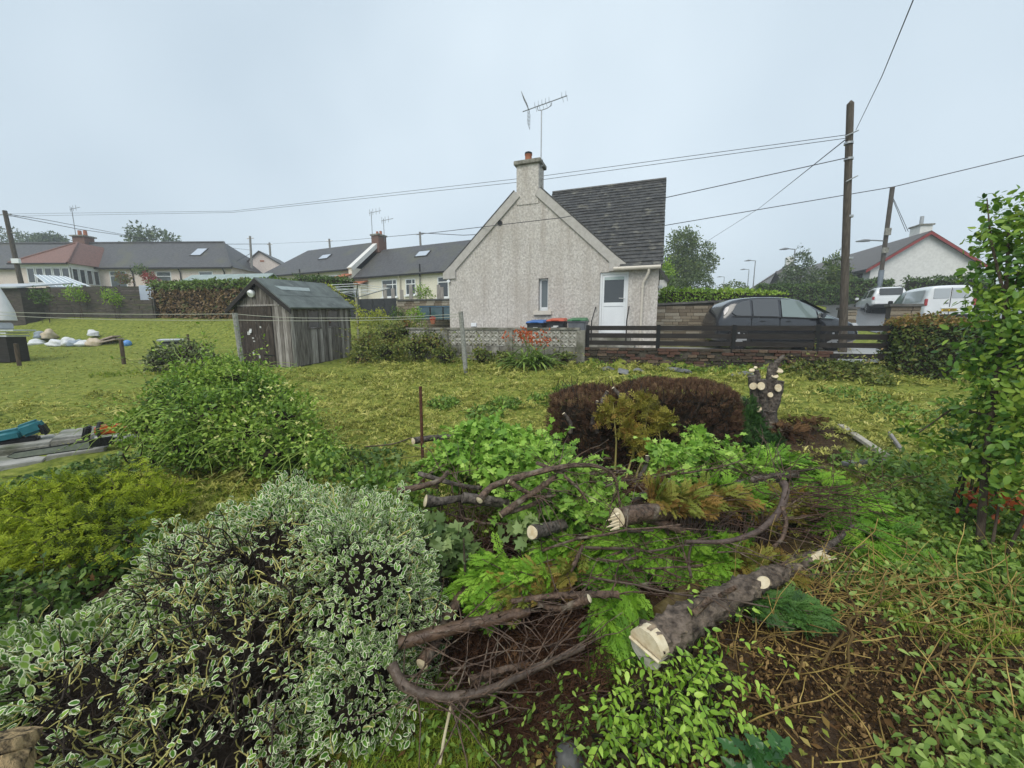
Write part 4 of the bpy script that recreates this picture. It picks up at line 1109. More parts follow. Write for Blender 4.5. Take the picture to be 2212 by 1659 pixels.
# ================================================================ wheelie bins
def bin_(loc, rz, body, lid, label, hgt=1.06):
    M = rotz(rz, loc)
    t = thing('wheelie_bin', label, 'bin', loc, rz, 'wheelie bins beside the back door')
    q = MB(M); w0, w1 = .21, .275
    q.add([(-w0, -.22, .06), (w0, -.22, .06), (w0, .24, .06), (-w0, .24, .06), (-w1, -.31, hgt - .1), (w1, -.31, hgt - .1), (w1, .32, hgt - .1), (-w1, .32, hgt - .1)], [(3, 2, 1, 0), (4, 5, 6, 7), (0, 1, 5, 4), (1, 2, 6, 5), (2, 3, 7, 6), (3, 0, 4, 7)])
    q.build('body', body, t, bevel=.02)
    MB(M).box(-w1 - .025, w1 + .025, -.34, .34, hgt - .13, hgt - .085).build('rim', body, t, bevel=.012)
    q = MB(M); q.add([(-w1 - .03, -.36, hgt - .085), (w1 + .03, -.36, hgt - .085), (w1 + .03, .34, hgt - .085), (-w1 - .03, .34, hgt - .085), (-w1 + .0, -.33, hgt - .035), (w1 - .0, -.33, hgt - .035), (w1 - .03, .30, hgt + .035), (-w1 + .03, .30, hgt + .035)], [(3, 2, 1, 0), (4, 5, 6, 7), (0, 1, 5, 4), (1, 2, 6, 5), (2, 3, 7, 6), (3, 0, 4, 7)])
    ld = q.build('lid', lid, t, bevel=.012)
    MB(M).box(-.13, .13, -.385, -.355, hgt - .075, hgt - .045).build('lid_handle', lid, ld, bevel=.006)
    MB(M).tube([(-w1, .36, hgt - .1), (-w1 + .02, .40, hgt - .08), (w1 - .02, .40, hgt - .08), (w1, .36, hgt - .1)], .016, 8).build('handle', body, t, True)
    for sx in (-1, 1): MB(M).tube([(sx * .24, .26, .10), (sx * .29, .26, .10)], .10, 14).build('wheel', M_BLACKM, t, True)
    return t, M
M_BINB = mat('black_bin_plastic', (.028, .030, .034), (.045, .047, .052), .5, 6, 3)
M_BING = mat('grey_bin_plastic', (.12, .13, .145), (.16, .17, .185), .5, 6, 3)
M_STICK = mat('white_sticker', (.62, .62, .60), None, .5)
for (s, n_, body, lid, lab, dz) in ((-2.31, -.62, M_BINB, mat('blue_lid', (.035, .13, .38), (.05, .16, .44), .45, 4, 3), 'dark wheelie bin with bright blue lid', .0), (-1.63, -.60, M_BINB, mat('orange_lid', (.45, .075, .035), (.52, .095, .045), .45, 4, 3), 'dark wheelie bin with orange-red lid', .05), (-.95, -.58, M_BING, mat('green_lid', (.035, .15, .06), (.05, .19, .08), .45, 4, 3), 'grey wheelie bin with green lid', .06)):
    p = HP(s, n_, .86 + dz); t, M = bin_(p, -TH, body, lid, lab)
    if body is M_BINB:
        q = MB(M); q.box(-.06, .10, -.316, -.300, .80, .84); q.box(-.12, .05, -.312, -.297, .765, .80); q.build('number_sticker', M_STICK, t)

# ================================================================ poles, lamps, wires
M_POLE = mat('creosoted_pole', (.055, .045, .036), (.115, .097, .078), .85, 10, 6, .4, stretch=(3, 3, .4))
M_POLEF = mat('weathered_pole', (.20, .19, .175), (.32, .31, .29), .85, 10, 6, .3, stretch=(3, 3, .4))
PB = P(1829, 705, 10.6); PT = P(1837, 224, 10.6)
pole = thing('telegraph_pole', 'tall dark wooden telegraph pole at the drive entrance behind the rail fence', 'pole', Vector((PB.x, PB.y, .8)))
MB().tube([Vector((PB.x, PB.y, .7)), PT, PT + Vector((.01, 0, .07))], [.098, .076, .02], 14).build('shaft', M_POLE, pole, True)
def onpole(v): return P(1833, v, 10.6)
for v, w_ in ((291, .32), (352, .0), (388, .28)):
    if w_: MB().tube([onpole(v) + Vector((-w_ / 2, -.1, -.08)), onpole(v) + Vector((w_ / 2, -.1, .06))], .015, 6).build('pole_step', M_STEEL, pole)
for v in (312, 346, 470, 560): MB().tube([onpole(v), onpole(v) + Vector((0, 0, .05))], .100, 14).build('band', M_STEEL, pole, True)
P2B, P2T = P(1897, 640, 30.5), P(1928, 404, 30.0)
pole2 = thing('telegraph_pole', 'leaning pole with street light and boxes beside the red-edged bungalow', 'pole', Vector((P2B.x, P2B.y, gz1(P2B.x, P2B.y))))
MB().tube([P2B - Vector((0, 0, 1.2)), P2B.lerp(P2T, .25)], .17, 12).build('lower_sleeve', mat('blue_grey_sleeve', (.16, .19, .23), (.21, .24, .28), .6, 4), pole2, True)
MB().tube([P2B.lerp(P2T, .25), P2T], .14, 12).build('shaft', M_POLE, pole2, True)
for t_, s_ in ((.60, .5), (.43, .4)): 
    c = P2B.lerp(P2T, t_); MB().box(c.x - .3, c.x + .12, c.y - .25, c.y - .14, c.z - s_ / 2, c.z + s_ / 2).build('switch_box', M_CONCD, pole2)
c = P2B.lerp(P2T, .52); MB().tube([c, c + Vector((-1.0, 0, .05)), c + Vector((-1.9, 0, 0))], .045, 6).build('lamp_arm', M_ALU, pole2)
MB().tube([c + Vector((-1.2, 0, .04)), c + Vector((-1.6, 0, .03)), c + Vector((-2.2, 0, -.04))], [.08, .11, .05], 8).build('lamp_head', M_ALU, pole2, True)
P3B, P3T = P(50, 625, 27), P(10, 455, 27)
pole3 = thing('telegraph_pole', 'dark leaning telegraph pole in front of the conservatory', 'pole', Vector((P3B.x, P3B.y, gz1(P3B.x, P3B.y))))
MB().tube([P3B - Vector((0, 0, 1)), P3T], .14, 10, .11).build('shaft', M_POLE, pole3, True)
for f in (.95, .72): 
    c = P3B.lerp(P3T, f); MB().tube([c + Vector((-.5, 0, -.02)), c + Vector((.4, 0, .05))], .03, 6).build('crossarm', M_STEEL, pole3)
c = P3B.lerp(P3T, .36); MB().box(c.x, c.x + .5, c.y - .3, c.y - .16, c.z - .15, c.z + .15).build('box', M_WHITE, pole3)
for (u, vb, vt, Y, r, lab) in ((540, 610, 510, 42, .12, 'pale wooden pole beside the pink cottage gable'), (582, 590, 524, 52, .14, 'pale pole with insulators left of the cream terrace'), (711, 545, 516, 46, .13, 'pole top above the left cream cottage ridge'), (907, 530, 501, 40, .12, 'pole top above the right cream cottage ridge')):
    a, b = P(u + 4, vb, Y), P(u, vt, Y)
    t = thing('distant_pole', lab, 'pole', Vector((a.x, a.y, gz1(a.x, a.y))), 0, 'poles behind the terrace')
    MB().tube([Vector((a.x, a.y, gz1(a.x, a.y))), b], r, 8, r * .85).build('shaft', M_POLEF, t, True)
    q = MB(); q.tube([b + Vector((-.35, 0, -.25)), b + Vector((.35, 0, -.2))], .05, 5); q.build('crossarm', M_STEEL, t)
def lamp_post(u, vb, vt, Y, label, arm=-1):
    b, t_ = P(u, vb, Y), P(u, vt, Y)
    g = gz1(b.x, b.y)
    t = thing('street_lamp', label, 'street lamp', Vector((b.x, b.y, g)), 0, 'street lamps up the road')
    MB().tube([Vector((b.x, b.y, g)), Vector((b.x, b.y, t_.z))], .09, 8, .06).build('column', M_ALU, t, True)
    MB().tube([Vector((b.x, b.y, t_.z - .03)), Vector((b.x + arm * .8, b.y, t_.z + .04))], .05, 6).build('arm', M_ALU, t)
    MB().tube([Vector((b.x + arm * .7, b.y, t_.z + .04)), Vector((b.x + arm * 1.1, b.y, t_.z + .03)), Vector((b.x + arm * 1.7, b.y, t_.z - .06))], [.07, .13, .05], 8).build('lantern', M_ALU, t, True)
lamp_post(1707, 640, 538, 44, 'nearest street lamp in front of the loose conifer')
lamp_post(1625, 640, 563, 62, 'tall street lamp above the far white cottage')
lamp_post(1613, 640, 582, 78, 'street lamp just left of the tall one')
lamp_post(1561, 645, 598, 92, 'farthest street lamp beside the big tree')
M_WIRE = mat('overhead_wire', (.06, .06, .07), None, .6)
def wire(pts, r, label, sag=.0): return line('overhead_wire', pts, r, M_WIRE, label, 'wire', sag, 16)
wire([onpole(295) + Vector((-.1, -.1, 0)), P(1172, 380, 14.5), P(500, 456, 22), P3B.lerp(P3T, .96)], .008, 'upper of the paired wires crossing the whole sky')
wire([onpole(302) + Vector((-.1, -.1, 0)), P(1172, 388, 14.4), P(500, 459, 22), P3B.lerp(P3T, .93)], .008, 'lower of the paired wires crossing the whole sky')
wire([onpole(344) + Vector((-.1, -.1, 0)), P(1424, 430, 11.6), P(1215, 470, 12.2), P(932, 503, 16), P(740, 520, 34), P(590, 526, 50)], .011, 'thick cable passing in front of the gable')
wire([P(2300, 315, 26), P2T, P(1560, 466, 33), P(1430, 488, 34), P(1000, 508, 38), P(907, 503, 40)], .03, 'cable from the leaning pole to the poles behind the terrace')
wire([P(582, 527, 52), P(250, 528, 44), P(30, 527, 40)], .03, 'distant cable above the long bungalow roof')
wire([P3B.lerp(P3T, .95), P(170, 495, 33), P(340, 519, 44)], .022, 'sagging cable from the dark leaning pole to the bungalow ridge')
wire([P3B.lerp(P3T, .96), P(100, 475, 32), P(300, 513, 48), P(540, 540, 60)], .022, 'thin cable falling from the dark leaning pole')
wire([onpole(303) + Vector((-.1, 0, 0)), P(1640, 450, 30), P(1430, 583, 48)], .014, 'service wire dropping from the tall pole to the big tree')
wire([onpole(285) + Vector((.1, -.1, 0)), P(1905, 165, 6.5), P(1985, -30, 4.2)], .006, 'wire rising from the tall pole out of the top')
wire([P(540, 548, 42), P(499, 571, 40)], .025, 'short service wire to the bungalow hip')
wire([P2T - Vector((0, 0, .6)), P(1957, 500, 33)], .02, 'front stay wire of the leaning pole'); wire([P2T - Vector((0, 0, .5)), P(1962, 500, 35)], .02, 'rear stay wire of the leaning pole')

# ================================================================ vehicles
M_TYRE = mat('tyre_rubber', (.014, .014, .015), (.025, .025, .026), .8, 20)
M_RIM = mat('silver_rim', (.50, .50, .52), None, .3, metal=.6)
M_TRIM = mat('black_trim', (.012, .012, .013), None, .5)
M_RLAMP = glass_mat('red_lamp', (.35, .012, .012), .15)
M_CLAMP = glass_mat('clear_lamp', (.55, .57, .60), .1)
M_PLATE = mat('yellow_plate', (.65, .45, .03), None, .4)
def paint(name, c, rough=.22):
    m = mat(name, c, tuple(min(1, x * 1.12) for x in c), rough, 1.5, 3, 0, None, .5, coat=.8)
    return m
class Car:
    def __init__(s, name, label, M, stations, m, cat='car', yw=None):
        s.M, s.st = M, stations
        s.t = thing(name, label, cat, M @ Vector((stations[len(stations) // 2][0], 0, 0)))
        V, F = [], []
        ring = 0
        for (x, zb, ze_, zt, wb, we, wt) in stations:
            zm = zb + (ze_ - zb) * .55
            wm = max(wb, we) * 1.0 + .012
            pts = [(0, zb), (wb * .8, zb), (wb, zb + .05), (wm, zm), (we, ze_), (wt + (we - wt) * .12, zt - (zt - ze_) * .14), (wt * .86, zt - .012), (0, zt)]
            full = pts + [(-a, b) for a, b in pts[-2:0:-1]]
            ring = len(full)
            V += [(x, a, b) for a, b in full]
        n = len(stations)
        for i in range(n - 1):
            for k in range(ring):
                F.append((i * ring + k, i * ring + (k + 1) % ring, (i + 1) * ring + (k + 1) % ring, (i + 1) * ring + k))
        F.append(tuple(range(ring))); F.append(tuple((n - 1) * ring + k for k in range(ring))[::-1])
        q = MB(M); q.add(V, F)
        s.body = q.build('body', m, s.t, True, angle=60)
        sub = s.body.modifiers.new('round', 'SUBSURF'); sub.levels = sub.render_levels = 2
    def at(s, x):
        S = s.st
        for a, b in zip(S, S[1:]):
            if a[0] <= x <= b[0]:
                f = (x - a[0]) / max(1e-6, b[0] - a[0]); return [a[i] + (b[i] - a[i]) * f for i in range(7)]
        return list(S[-1])
    def hw(s, x, t):
        """half width and height at fraction t between belt and roof edge"""
        _, zb, ze_, zt, wb, we, wt = s.at(x)
        w1 = wt + (we - wt) * .12
        return we + (w1 - we) * t, ze_ + (zt - (zt - ze_) * .14 - ze_) * t
    def glass(s, name, xs, tl, th, m, side, off=.016):
        V, F = [], []
        for x, a, b in zip(xs, tl, th):
            for k in range(4):
                y, z = s.hw(x, a + (b - a) * k / 3); V.append((x, side * (y + off), z))
        for i in range(len(xs) - 1):
            for k in range(3): F.append((i * 4 + k, i * 4 + k + 1, (i + 1) * 4 + k + 1, (i + 1) * 4 + k))
        return MB(s.M).add(V, F).build(name, m, s.t, True)
    def wheel(s, x, y, r, w=.2):
        sd = 1 if y > 0 else -1
        o = MB(s.M).tube([(x, y - sd * w, r), (x, y - sd * w * .9, r), (x, y - sd * .03, r), (x, y, r)], [r * .86, r, r, r * .88], 26).build('wheel', M_TYRE, s.t, True)
        MB(s.M).tube([(x, y - sd * .02, r), (x, y + sd * .004, r)], r * .70, 22).build('rim', M_TRIM, o, True)
        q = MB(s.M)
        for k in range(7):
            a = 2 * math.pi * k / 7; c, n_ = math.cos(a), math.sin(a)
            px, pz = -n_ * .035, c * .035
            q.add([(x + c * .05 + px, y + sd * .012, r + n_ * .05 + pz), (x + c * .05 - px, y + sd * .012, r + n_ * .05 - pz), (x + c * r * .68 - px * .9, y + sd * .008, r + n_ * r * .68 - pz * .9), (x + c * r * .68 + px * .9, y + sd * .008, r + n_ * r * .68 + pz * .9)], [(0, 1, 2, 3)])
        q.tube([(x, y, r), (x, y + sd * .018, r)], .065, 12)
        q.build('spoke', M_RIM, o)
        q = MB(s.M); pts = []
        for k in range(17):
            a = math.pi * (-.08 + 1.16 * k / 16); pts.append((math.cos(a), math.sin(a)))
        V = [(x + c * r * 1.20, y - sd * .028, r + n_ * r * 1.18) for c, n_ in pts] + [(x + c * r * 1.20, y - sd * .2, r + n_ * r * 1.18) for c, n_ in pts] + [(x, y - sd * .028, r)]
        q.add(V, [(k, k + 1, len(V) - 1) for k in range(16)])
        q.build('wheel_arch', M_TRIM, s.t)
    def box(s, name, m, *b, bevel=.01, parent=None): return MB(s.M).box(*b).build(name, m, parent or s.t, bevel=bevel)
def headed(p, ang, z): return rotz(ang, (p[0], p[1], z))

# --- dark people carrier on the drive
A0 = P(1528, 720, 12.3)
MPVM = headed((A0.x, A0.y), -math.atan2(.62, 4.2), .995 + .04) @ Matrix.Diagonal((.87, 1, .96, 1))
K = paint('charcoal_paint', (.020, .022, .028))
ST = [(0.0, .42, .80, .92, .60, .62, .50), (.05, .30, .90, 1.02, .72, .74, .58), (.16, .25, 1.0, 1.25, .80, .82, .62), (.38, .22, 1.02, 1.54, .83, .84, .62), (.9, .20, 1.02, 1.615, .84, .855, .64), (1.6, .20, 1.0, 1.64, .84, .86, .65), (2.3, .20, .975, 1.605, .84, .86, .64), (2.75, .20, .955, 1.50, .84, .855, .62), (3.15, .20, .94, 1.28, .84, .85, .61), (3.55, .20, .92, 1.05, .84, .84, .63), (3.75, .20, .90, .975, .84, .83, .66), (4.15, .22, .80, .88, .80, .77, .62), (4.38, .26, .66, .75, .72, .66, .52), (4.46, .38, .56, .62, .60, .55, .45)]
mpv = Car('people_carrier', 'dark charcoal people carrier parked on the drive behind the rail fence', MPVM, ST, K)
GT = glass_mat('tinted_car_glass', (.055, .058, .063), .05); GC = glass_mat('clear_car_glass', (.17, .215, .21), .04)
for sd in (-1, 1):
    mpv.glass('quarter_window', [.44, .56, .75, 1.0], [.22, .05, .03, .03], [.30, .72, .90, .96], GT, sd)
    mpv.glass('rear_door_window', [1.08, 1.3, 1.6, 1.86], [.03, .03, .03, .03], [.97, 1.0, 1.0, 1.0], GT, sd)
    mpv.glass('front_door_window', [1.96, 2.3, 2.6, 2.85, 3.02], [.03, .03, .03, .03, .04], [1.0, 1.0, .97, .86, .70], GC, sd)
    mpv.glass('quarterlight', [3.08, 3.3, 3.55], [.06, .08, .2], [.70, .60, .35], GC, sd)
    mpv.glass('window_trim', [.42, 1.2, 2.2, 3.0, 3.58], [-.03] * 5, [.02] * 5, M_TRIM, sd, .013)
    for x in (.70, 3.56): mpv.wheel(x, sd * .885, .325)
    mpv.box('wing_mirror', K, 2.98, 3.14, sd * .88 if sd > 0 else -1.08, sd * 1.08 if sd > 0 else -.88, .96, 1.10, bevel=.03)
    mpv.box('side_rub_strip', M_TRIM, .95, 3.0, min(sd * .868, sd * .884), max(sd * .868, sd * .884), .50, .56, bevel=.004)
    mpv.box('door_handle', K, 1.30, 1.46, min(sd * .86, sd * .885), max(sd * .86, sd * .885), .86, .89); mpv.box('door_handle', K, 2.10, 2.26, min(sd * .86, sd * .885), max(sd * .86, sd * .885), .85, .88)
    mpv.glass('rear_lamp', [.19, .24, .30, .35], [.25, .3, .42, .6], [.72, .86, .84, .74], MATS.get('smoked_lamp') or glass_mat('smoked_lamp', (.22, .20, .21), .1), sd, .01)
    mpv.box('roof_bar', M_TRIM, .7, 2.4, min(sd * .555, sd * .585), max(sd * .555, sd * .585), 1.60, 1.655)
for sd in (-1, 1):
    for x in (1.04, 1.91, 3.04): mpv.box('door_seam', M_TRIM, x - .006, x + .006, min(sd * .80, sd * .874), max(sd * .80, sd * .874), .36, .97, bevel=0)
    mpv.box('sill', M_TRIM, 1.1, 3.1, min(sd * .78, sd * .862), max(sd * .78, sd * .862), .19, .30)
q = MB(MPVM); q.add([(2.72, -.52, 1.50), (2.72, .52, 1.50), (3.56, .60, 1.08), (3.56, -.60, 1.08)], [(0, 1, 2, 3)])
q.v = [v + Vector((.012, 0, .03)) for v in q.v]; q.build('windscreen', GC, mpv.t)
for sd in (-1, 1): mpv.box('headlamp', M_CLAMP, 4.12, 4.36, min(sd * .5, sd * .72), max(sd * .5, sd * .72), .68, .82, bevel=.04)

# --- white van and white pickup on the street
WP = paint('white_paint', (.70, .72, .74))
VO = P(1990, 700, 19.4)
van_ang = R(66)
VANM = headed((VO.x + .92 * math.sin(van_ang), VO.y - .92 * math.cos(van_ang)), van_ang, gz1(VO.x, VO.y) + .03)
VS = [(0.0, .34, .9, 1.70, .78, .80, .66), (.03, .30, 1.0, 1.82, .86, .88, .72), (.12, .28, 1.05, 1.87, .89, .90, .74), (1.2, .26, 1.05, 1.90, .90, .91, .76), (2.2, .26, 1.05, 1.89, .90, .91, .76), (2.75, .26, 1.05, 1.84, .90, .90, .74), (3.15, .26, 1.04, 1.66, .90, .90, .71), (3.55, .26, 1.02, 1.33, .90, .88, .70), (3.8, .26, 1.0, 1.12, .89, .86, .72), (4.15, .28, .86, .98, .84, .80, .64), (4.32, .34, .66, .76, .74, .68, .54), (4.38, .42, .56, .62, .62, .56, .46)]
van = Car('white_van', 'white panel van seen from behind on the street beside the hedge', VANM, VS, WP, 'van')
GW = glass_mat('pale_van_glass', (.42, .45, .48), .08)
for sd in (-1, 1):
    van.glass('door_window', [2.25, 2.6, 2.9, 3.2, 3.45], [.05, .05, .05, .05, .10], [.95, .95, .90, .75, .5], GC, sd)
    van.glass('side_panel', [.35, .9, 1.5, 2.05], [.10] * 4, [.86] * 4, GW, sd)
    for x in (.80, 3.55): van.wheel(x, sd * .92, .31)
    van.box('rear_lamp', M_RLAMP, -.015, .10, min(sd * .80, sd * .905), max(sd * .80, sd * .905), .88, 1.22, bevel=.02)
    van.box('wing_mirror', M_TRIM, 3.25, 3.38, min(sd * .9, sd * 1.1), max(sd * .9, sd * 1.1), 1.10, 1.32, bevel=.03)
    van.box('rear_window', GW, -.012, .02, .04 if sd > 0 else -.62, .62 if sd > 0 else -.04, 1.22, 1.70, bevel=.008)
    van.box('door_rub_strip', M_TRIM, .9, 3.2, min(sd * .91, sd * .93), max(sd * .91, sd * .93), .60, .66)
van.box('rear_bumper', M_TRIM, -.07, .06, -.80, .80, .32, .46, bevel=.03)
pl = van.box('number_plate', M_PLATE, -.035, -.018, -.27, .27, .60, .72, bevel=.004)
MB(VANM).box(-.0365, -.0352, -.23, -.02, .63, .69).build('plate_characters', M_TRIM, pl); MB(VANM).box(-.0365, -.0352, .02, .22, .63, .69).build('plate_characters', M_TRIM, pl)
van.box('plate_lamp_bar', M_WHITE, -.04, .0, -.30, .30, .74, .80); van.box('door_seam', M_TRIM, -.016, -.004, -.012, .012, .48, 1.72, bevel=.0); van.box('door_handle', M_TRIM, -.03, -.005, .05, .22, .98, 1.02)
PO = P(1874, 690, 26.5)
pk_ang = R(60)
PKM = headed((PO.x + 1.0 * math.sin(pk_ang), PO.y - 1.0 * math.cos(pk_ang)), pk_ang, gz1(PO.x, PO.y) + .05)
PS = [(0.0, .62, .98, 1.10, .84, .86, .80), (.06, .55, 1.05, 1.62, .88, .89, .70), (.4, .50, 1.07, 1.80, .90, .90, .66), (1.5, .46, 1.07, 1.84, .91, .90, .68), (1.62, .44, 1.07, 1.80, .91, .90, .68), (2.3, .42, 1.06, 1.80, .91, .90, .66), (2.9, .42, 1.06, 1.74, .91, .90, .64), (3.3, .42, 1.05, 1.52, .91, .89, .63), (3.75, .42, 1.04, 1.16, .91, .88, .70), (4.3, .42, 1.0, 1.10, .90, .86, .70), (4.9, .46, .90, 1.0, .84, .80, .66), (5.1, .55, .72, .80, .72, .68, .56)]
pk = Car('white_pickup', 'white pickup truck with canopy parked beyond the white van', PKM, PS, WP, 'pickup')
for sd in (-1, 1):
    pk.glass('canopy_window', [.35, .7, 1.1, 1.4], [.12] * 4, [.80, .85, .85, .85], GT, sd)
    pk.glass('rear_door_window', [1.72, 2.0, 2.25], [.08] * 3, [.85] * 3, GT, sd)
    pk.glass('front_door_window', [2.35, 2.7, 3.0, 3.3, 3.5], [.06] * 5, [.88, .88, .82, .66, .4], GC, sd)
    for x in (1.05, 4.25): pk.wheel(x, sd * .93, .40, .25)
    pk.box('tail_lamp', M_RLAMP, -.02, .10, min(sd * .78, sd * .90), max(sd * .78, sd * .90), .92, 1.14, bevel=.02)
    pk.box('wing_mirror', WP, 3.25, 3.4, min(sd * .92, sd * 1.12), max(sd * .92, sd * 1.12), 1.10, 1.28, bevel=.03)
    pk.box('roof_rail', M_ALU, .4, 2.9, min(sd * .55, sd * .59), max(sd * .55, sd * .59), 1.83, 1.88)
pk.box('canopy_rear_glass', GT, -.0, .1, -.58, .58, 1.18, 1.66, bevel=.03); pk.box('rear_bumper', M_TRIM, -.16, .03, -.80, .80, .46, .62, bevel=.03)
pk.box('tailgate', WP, -.02, .05, -.76, .76, .64, 1.06, bevel=.02)
# --- distant parked car up the road
DM = headed((38.5, 53), R(75), gz1(38.5, 53) + 1.0)
dcar = Car('distant_car', 'small pale car parked up the road beyond the bright hedge', DM, ST, paint('pale_grey_paint', (.55, .58, .62)))
for sd in (-1, 1):
    dcar.glass('side_window', [.5, 1.2, 2.2, 3.0], [.05] * 4, [.7, 1, 1, .7], GT, sd)
    for x in (.86, 3.52): dcar.wheel(x, sd * .885, .325)
dcar.box('rear_window', GT, .1, .3, -.5, .5, 1.1, 1.45)

# ================================================================ hedges, trees and plants in the middle distance
OVAL, DIAM, DIAM2, IVY = leaf_oval(.55), leaf_diamond(.55), leaf_diamond(.32, .05), leaf_ivy()
FRONDS = [leaf_frond(i, 9, .40) for i in range(3)]
FRONDL = [leaf_frond(i + 9, 4, .40) for i in range(2)]
M_HEDGE = leaf_mat('hedge_leaf', [(.020, .045, .012), (.055, .105, .025), (.10, .17, .045)])
M_BRIGHTH = leaf_mat('bright_hedge_leaf', [(.09, .18, .02), (.17, .29, .035), (.25, .36, .06)])
M_IVYTOP = leaf_mat('ivy_hedge_leaf', [(.13, .085, .058), (.20, .14, .095), (.06, .10, .03), (.11, .18, .04)], trans=.15)
M_TREE = leaf_mat('tree_leaf', [(.035, .068, .022), (.075, .12, .036), (.14, .18, .055)])
M_TREE2 = leaf_mat('misty_conifer', [(.035, .055, .036), (.06, .095, .055), (.10, .14, .075)], trans=.1)
M_DRYH = leaf_mat('brown_topped_hedge_leaf', [(.018, .040, .012), (.05, .085, .025), (.095, .13, .040), (.20, .13, .055)])
M_BARK = mat('brown_bark', (.045, .033, .025), (.11, .085, .062), .9, 14, 6, .6, 40, .2, stretch=(2, 2, .5))
M_INSHADE = mat('inner_shade_tone', (.022, .017, .012), (.05, .04, .028), .95, 14, 6, .8, 30, .1)  # dark colour standing in for the shade inside foliage
def hedge_box(name, label, a, b, thick, z0, zt0, zt1, m, n, size, tm=None, front=.5, wav=.05, tintf=None, cat='hedge', kind='stuff'):
    """clipped hedge from a to b (plan), leaves on its faces over an added core coloured as inner shade"""
    a, b = Vector((*a, 0)), Vector((*b, 0)); d = b - a; ln = d.length; d.normalize(); nn = Vector((-d.y, d.x, 0))
    t = thing(name, label, cat, (a.x, a.y, z0))
    M = Matrix(((d.x, nn.x, 0, a.x), (d.y, nn.y, 0, a.y), (0, 0, 1, 0), (0, 0, 0, 1)))
    g = .08
    q = MB(M); q.add([(g, g, z0), (ln - g, g, z0), (ln - g, thick - g, z0), (g, thick - g, z0), (g, g + .03, zt0 - g), (ln - g, g + .03, zt1 - g), (ln - g, thick - g, zt1 - g), (g, thick - g, zt0 - g)], [(3, 2, 1, 0), (4, 5, 6, 7), (0, 1, 5, 4), (1, 2, 6, 5), (2, 3, 7, 6), (3, 0, 4, 7)])
    q.build('shade_core', M_INSHADE, t)  # added solid core, its dark colour stands for shade behind the leaves
    A = np.array([ln * (zt0 - z0), ln * thick, thick * (zt0 - z0), thick * (zt0 - z0)])
    f = RNG.choice(4, n, p=A / A.sum())
    u, v = RNG.random(n), RNG.random(n)
    x = np.where(f == 2, 0, np.where(f == 3, ln, u * ln)); y = np.where(f == 0, 0, np.where(f == 1, v * thick, u * thick))
    top = zt0 + (zt1 - zt0) * x / ln + wav * noise2(x, y, 1.9, 3)
    z = np.where(f == 1, top, z0 + (top - z0) * np.where(f == 0, v, v))
    nl = np.zeros((n, 3)); nl[f == 0, 1] = -1; nl[f == 1, 2] = 1; nl[f == 2, 0] = -1; nl[f == 3, 0] = 1
    jit = wav * noise2(x * 1.3 + z, y + z * 1.7, 3.1, 7)
    Lp = np.stack([x, y, z], -1) + nl * (jit[:, None] + RNG.normal(0, .035, (n, 1))) + RNG.normal(0, .02, (n, 3))
    Mn = np.array(M)
    Wp = Lp @ Mn[:3, :3].T + Mn[:3, 3]; Wn = nl @ Mn[:3, :3].T
    tint = (tintf(f, x / ln, (z - z0) / (zt0 - z0)) if tintf else .5) + RNG.normal(0, .2, n) + .15 * noise2(x, z, 4, 2)
    scatter('foliage', tm or DIAM, Wp, Wn * .4 + RNG.normal(0, .8, (n, 3)) + np.array([0, 0, -.2]), Wn + RNG.normal(0, .6, (n, 3)) + np.array([0, 0, .3]), size * RNG.uniform(.6, 1.25, n), tint, m, t)
    return t
# long hedge behind the shed: bare brown face, ivy on top
a, b = P(332, 690, 20.5), P(742, 690, 19.0)
ivt = lambda f, x, z: np.where((f == 1) | (z > .86), .95, np.where(z < .16, .75, .12 + .25 * (noise2(x * 40, z * 9, 1, 1) > .5)))
hedge_box('ivy_topped_hedge', 'long hedge behind the shed with bare brown face and green ivy top', (a.x, a.y), (b.x - 2.6, b.y), 1.0, 1.5, P(335, 612, 20.5).z, P(640, 604, 19.3).z, M_IVYTOP, 9000, .16, tintf=ivt)
a, b = P(640, 690, 21.5), P(738, 690, 20.5)
hedge_box('clipped_hedge', 'dark green end of hedge above the shed roof', (a.x, a.y), (b.x, b.y), 1.2, 1.5, P(640, 598, 21.5).z, P(738, 600, 20.5).z, M_HEDGE, 3000, .15)
# brown-topped hedge at the right end of the fence
hedge_box('brown_topped_hedge', 'clipped hedge with browned top at the right end of the rail fence', (8.0, 8.0), (11.8, 5.9), 1.0, .4, 1.84, 1.66, M_DRYH, 14000, .07, tm=[OVAL, DIAM], wav=.06, tintf=lambda f, x, z: np.where((f == 1) | (z > .93), .92, .40))
# bright hedge beyond the drive wall, and the hedges in front of the right bungalow
a, b = P(1436, 660, 17.5), P(1700, 648, 17.0)
hedge_box('bright_green_hedge', 'bright green clipped hedge behind the stone wall and the car', (a.x, a.y), (b.x, b.y), 1.2, 1.3, P(1440, 625, 17.5).z, P(1690, 630, 17).z, M_BRIGHTH, 6500, .12, tintf=lambda f, x, z: .25 + .5 * (x > .45))
a, b = P(1640, 655, 33), P(1830, 655, 31)
hedge_box('garden_hedge', 'long dark hedge along the street below the conifers', (a.x, a.y), (b.x, b.y), 1.2, 2.5, P(1650, 615, 33).z, P(1830, 618, 31).z, M_HEDGE, 4000, .22)
a, b = P(1830, 650, 31.5), P(1922, 650, 30)
hedge_box('garden_hedge', 'short dark hedge at the foot of the leaning pole', (a.x, a.y), (b.x, b.y), 1.2, 2.5, P(1830, 606, 31.5).z, P(1920, 604, 30).z, M_HEDGE, 1800, .22)
a, b = P(1945, 650, 29), P(2110, 650, 25)
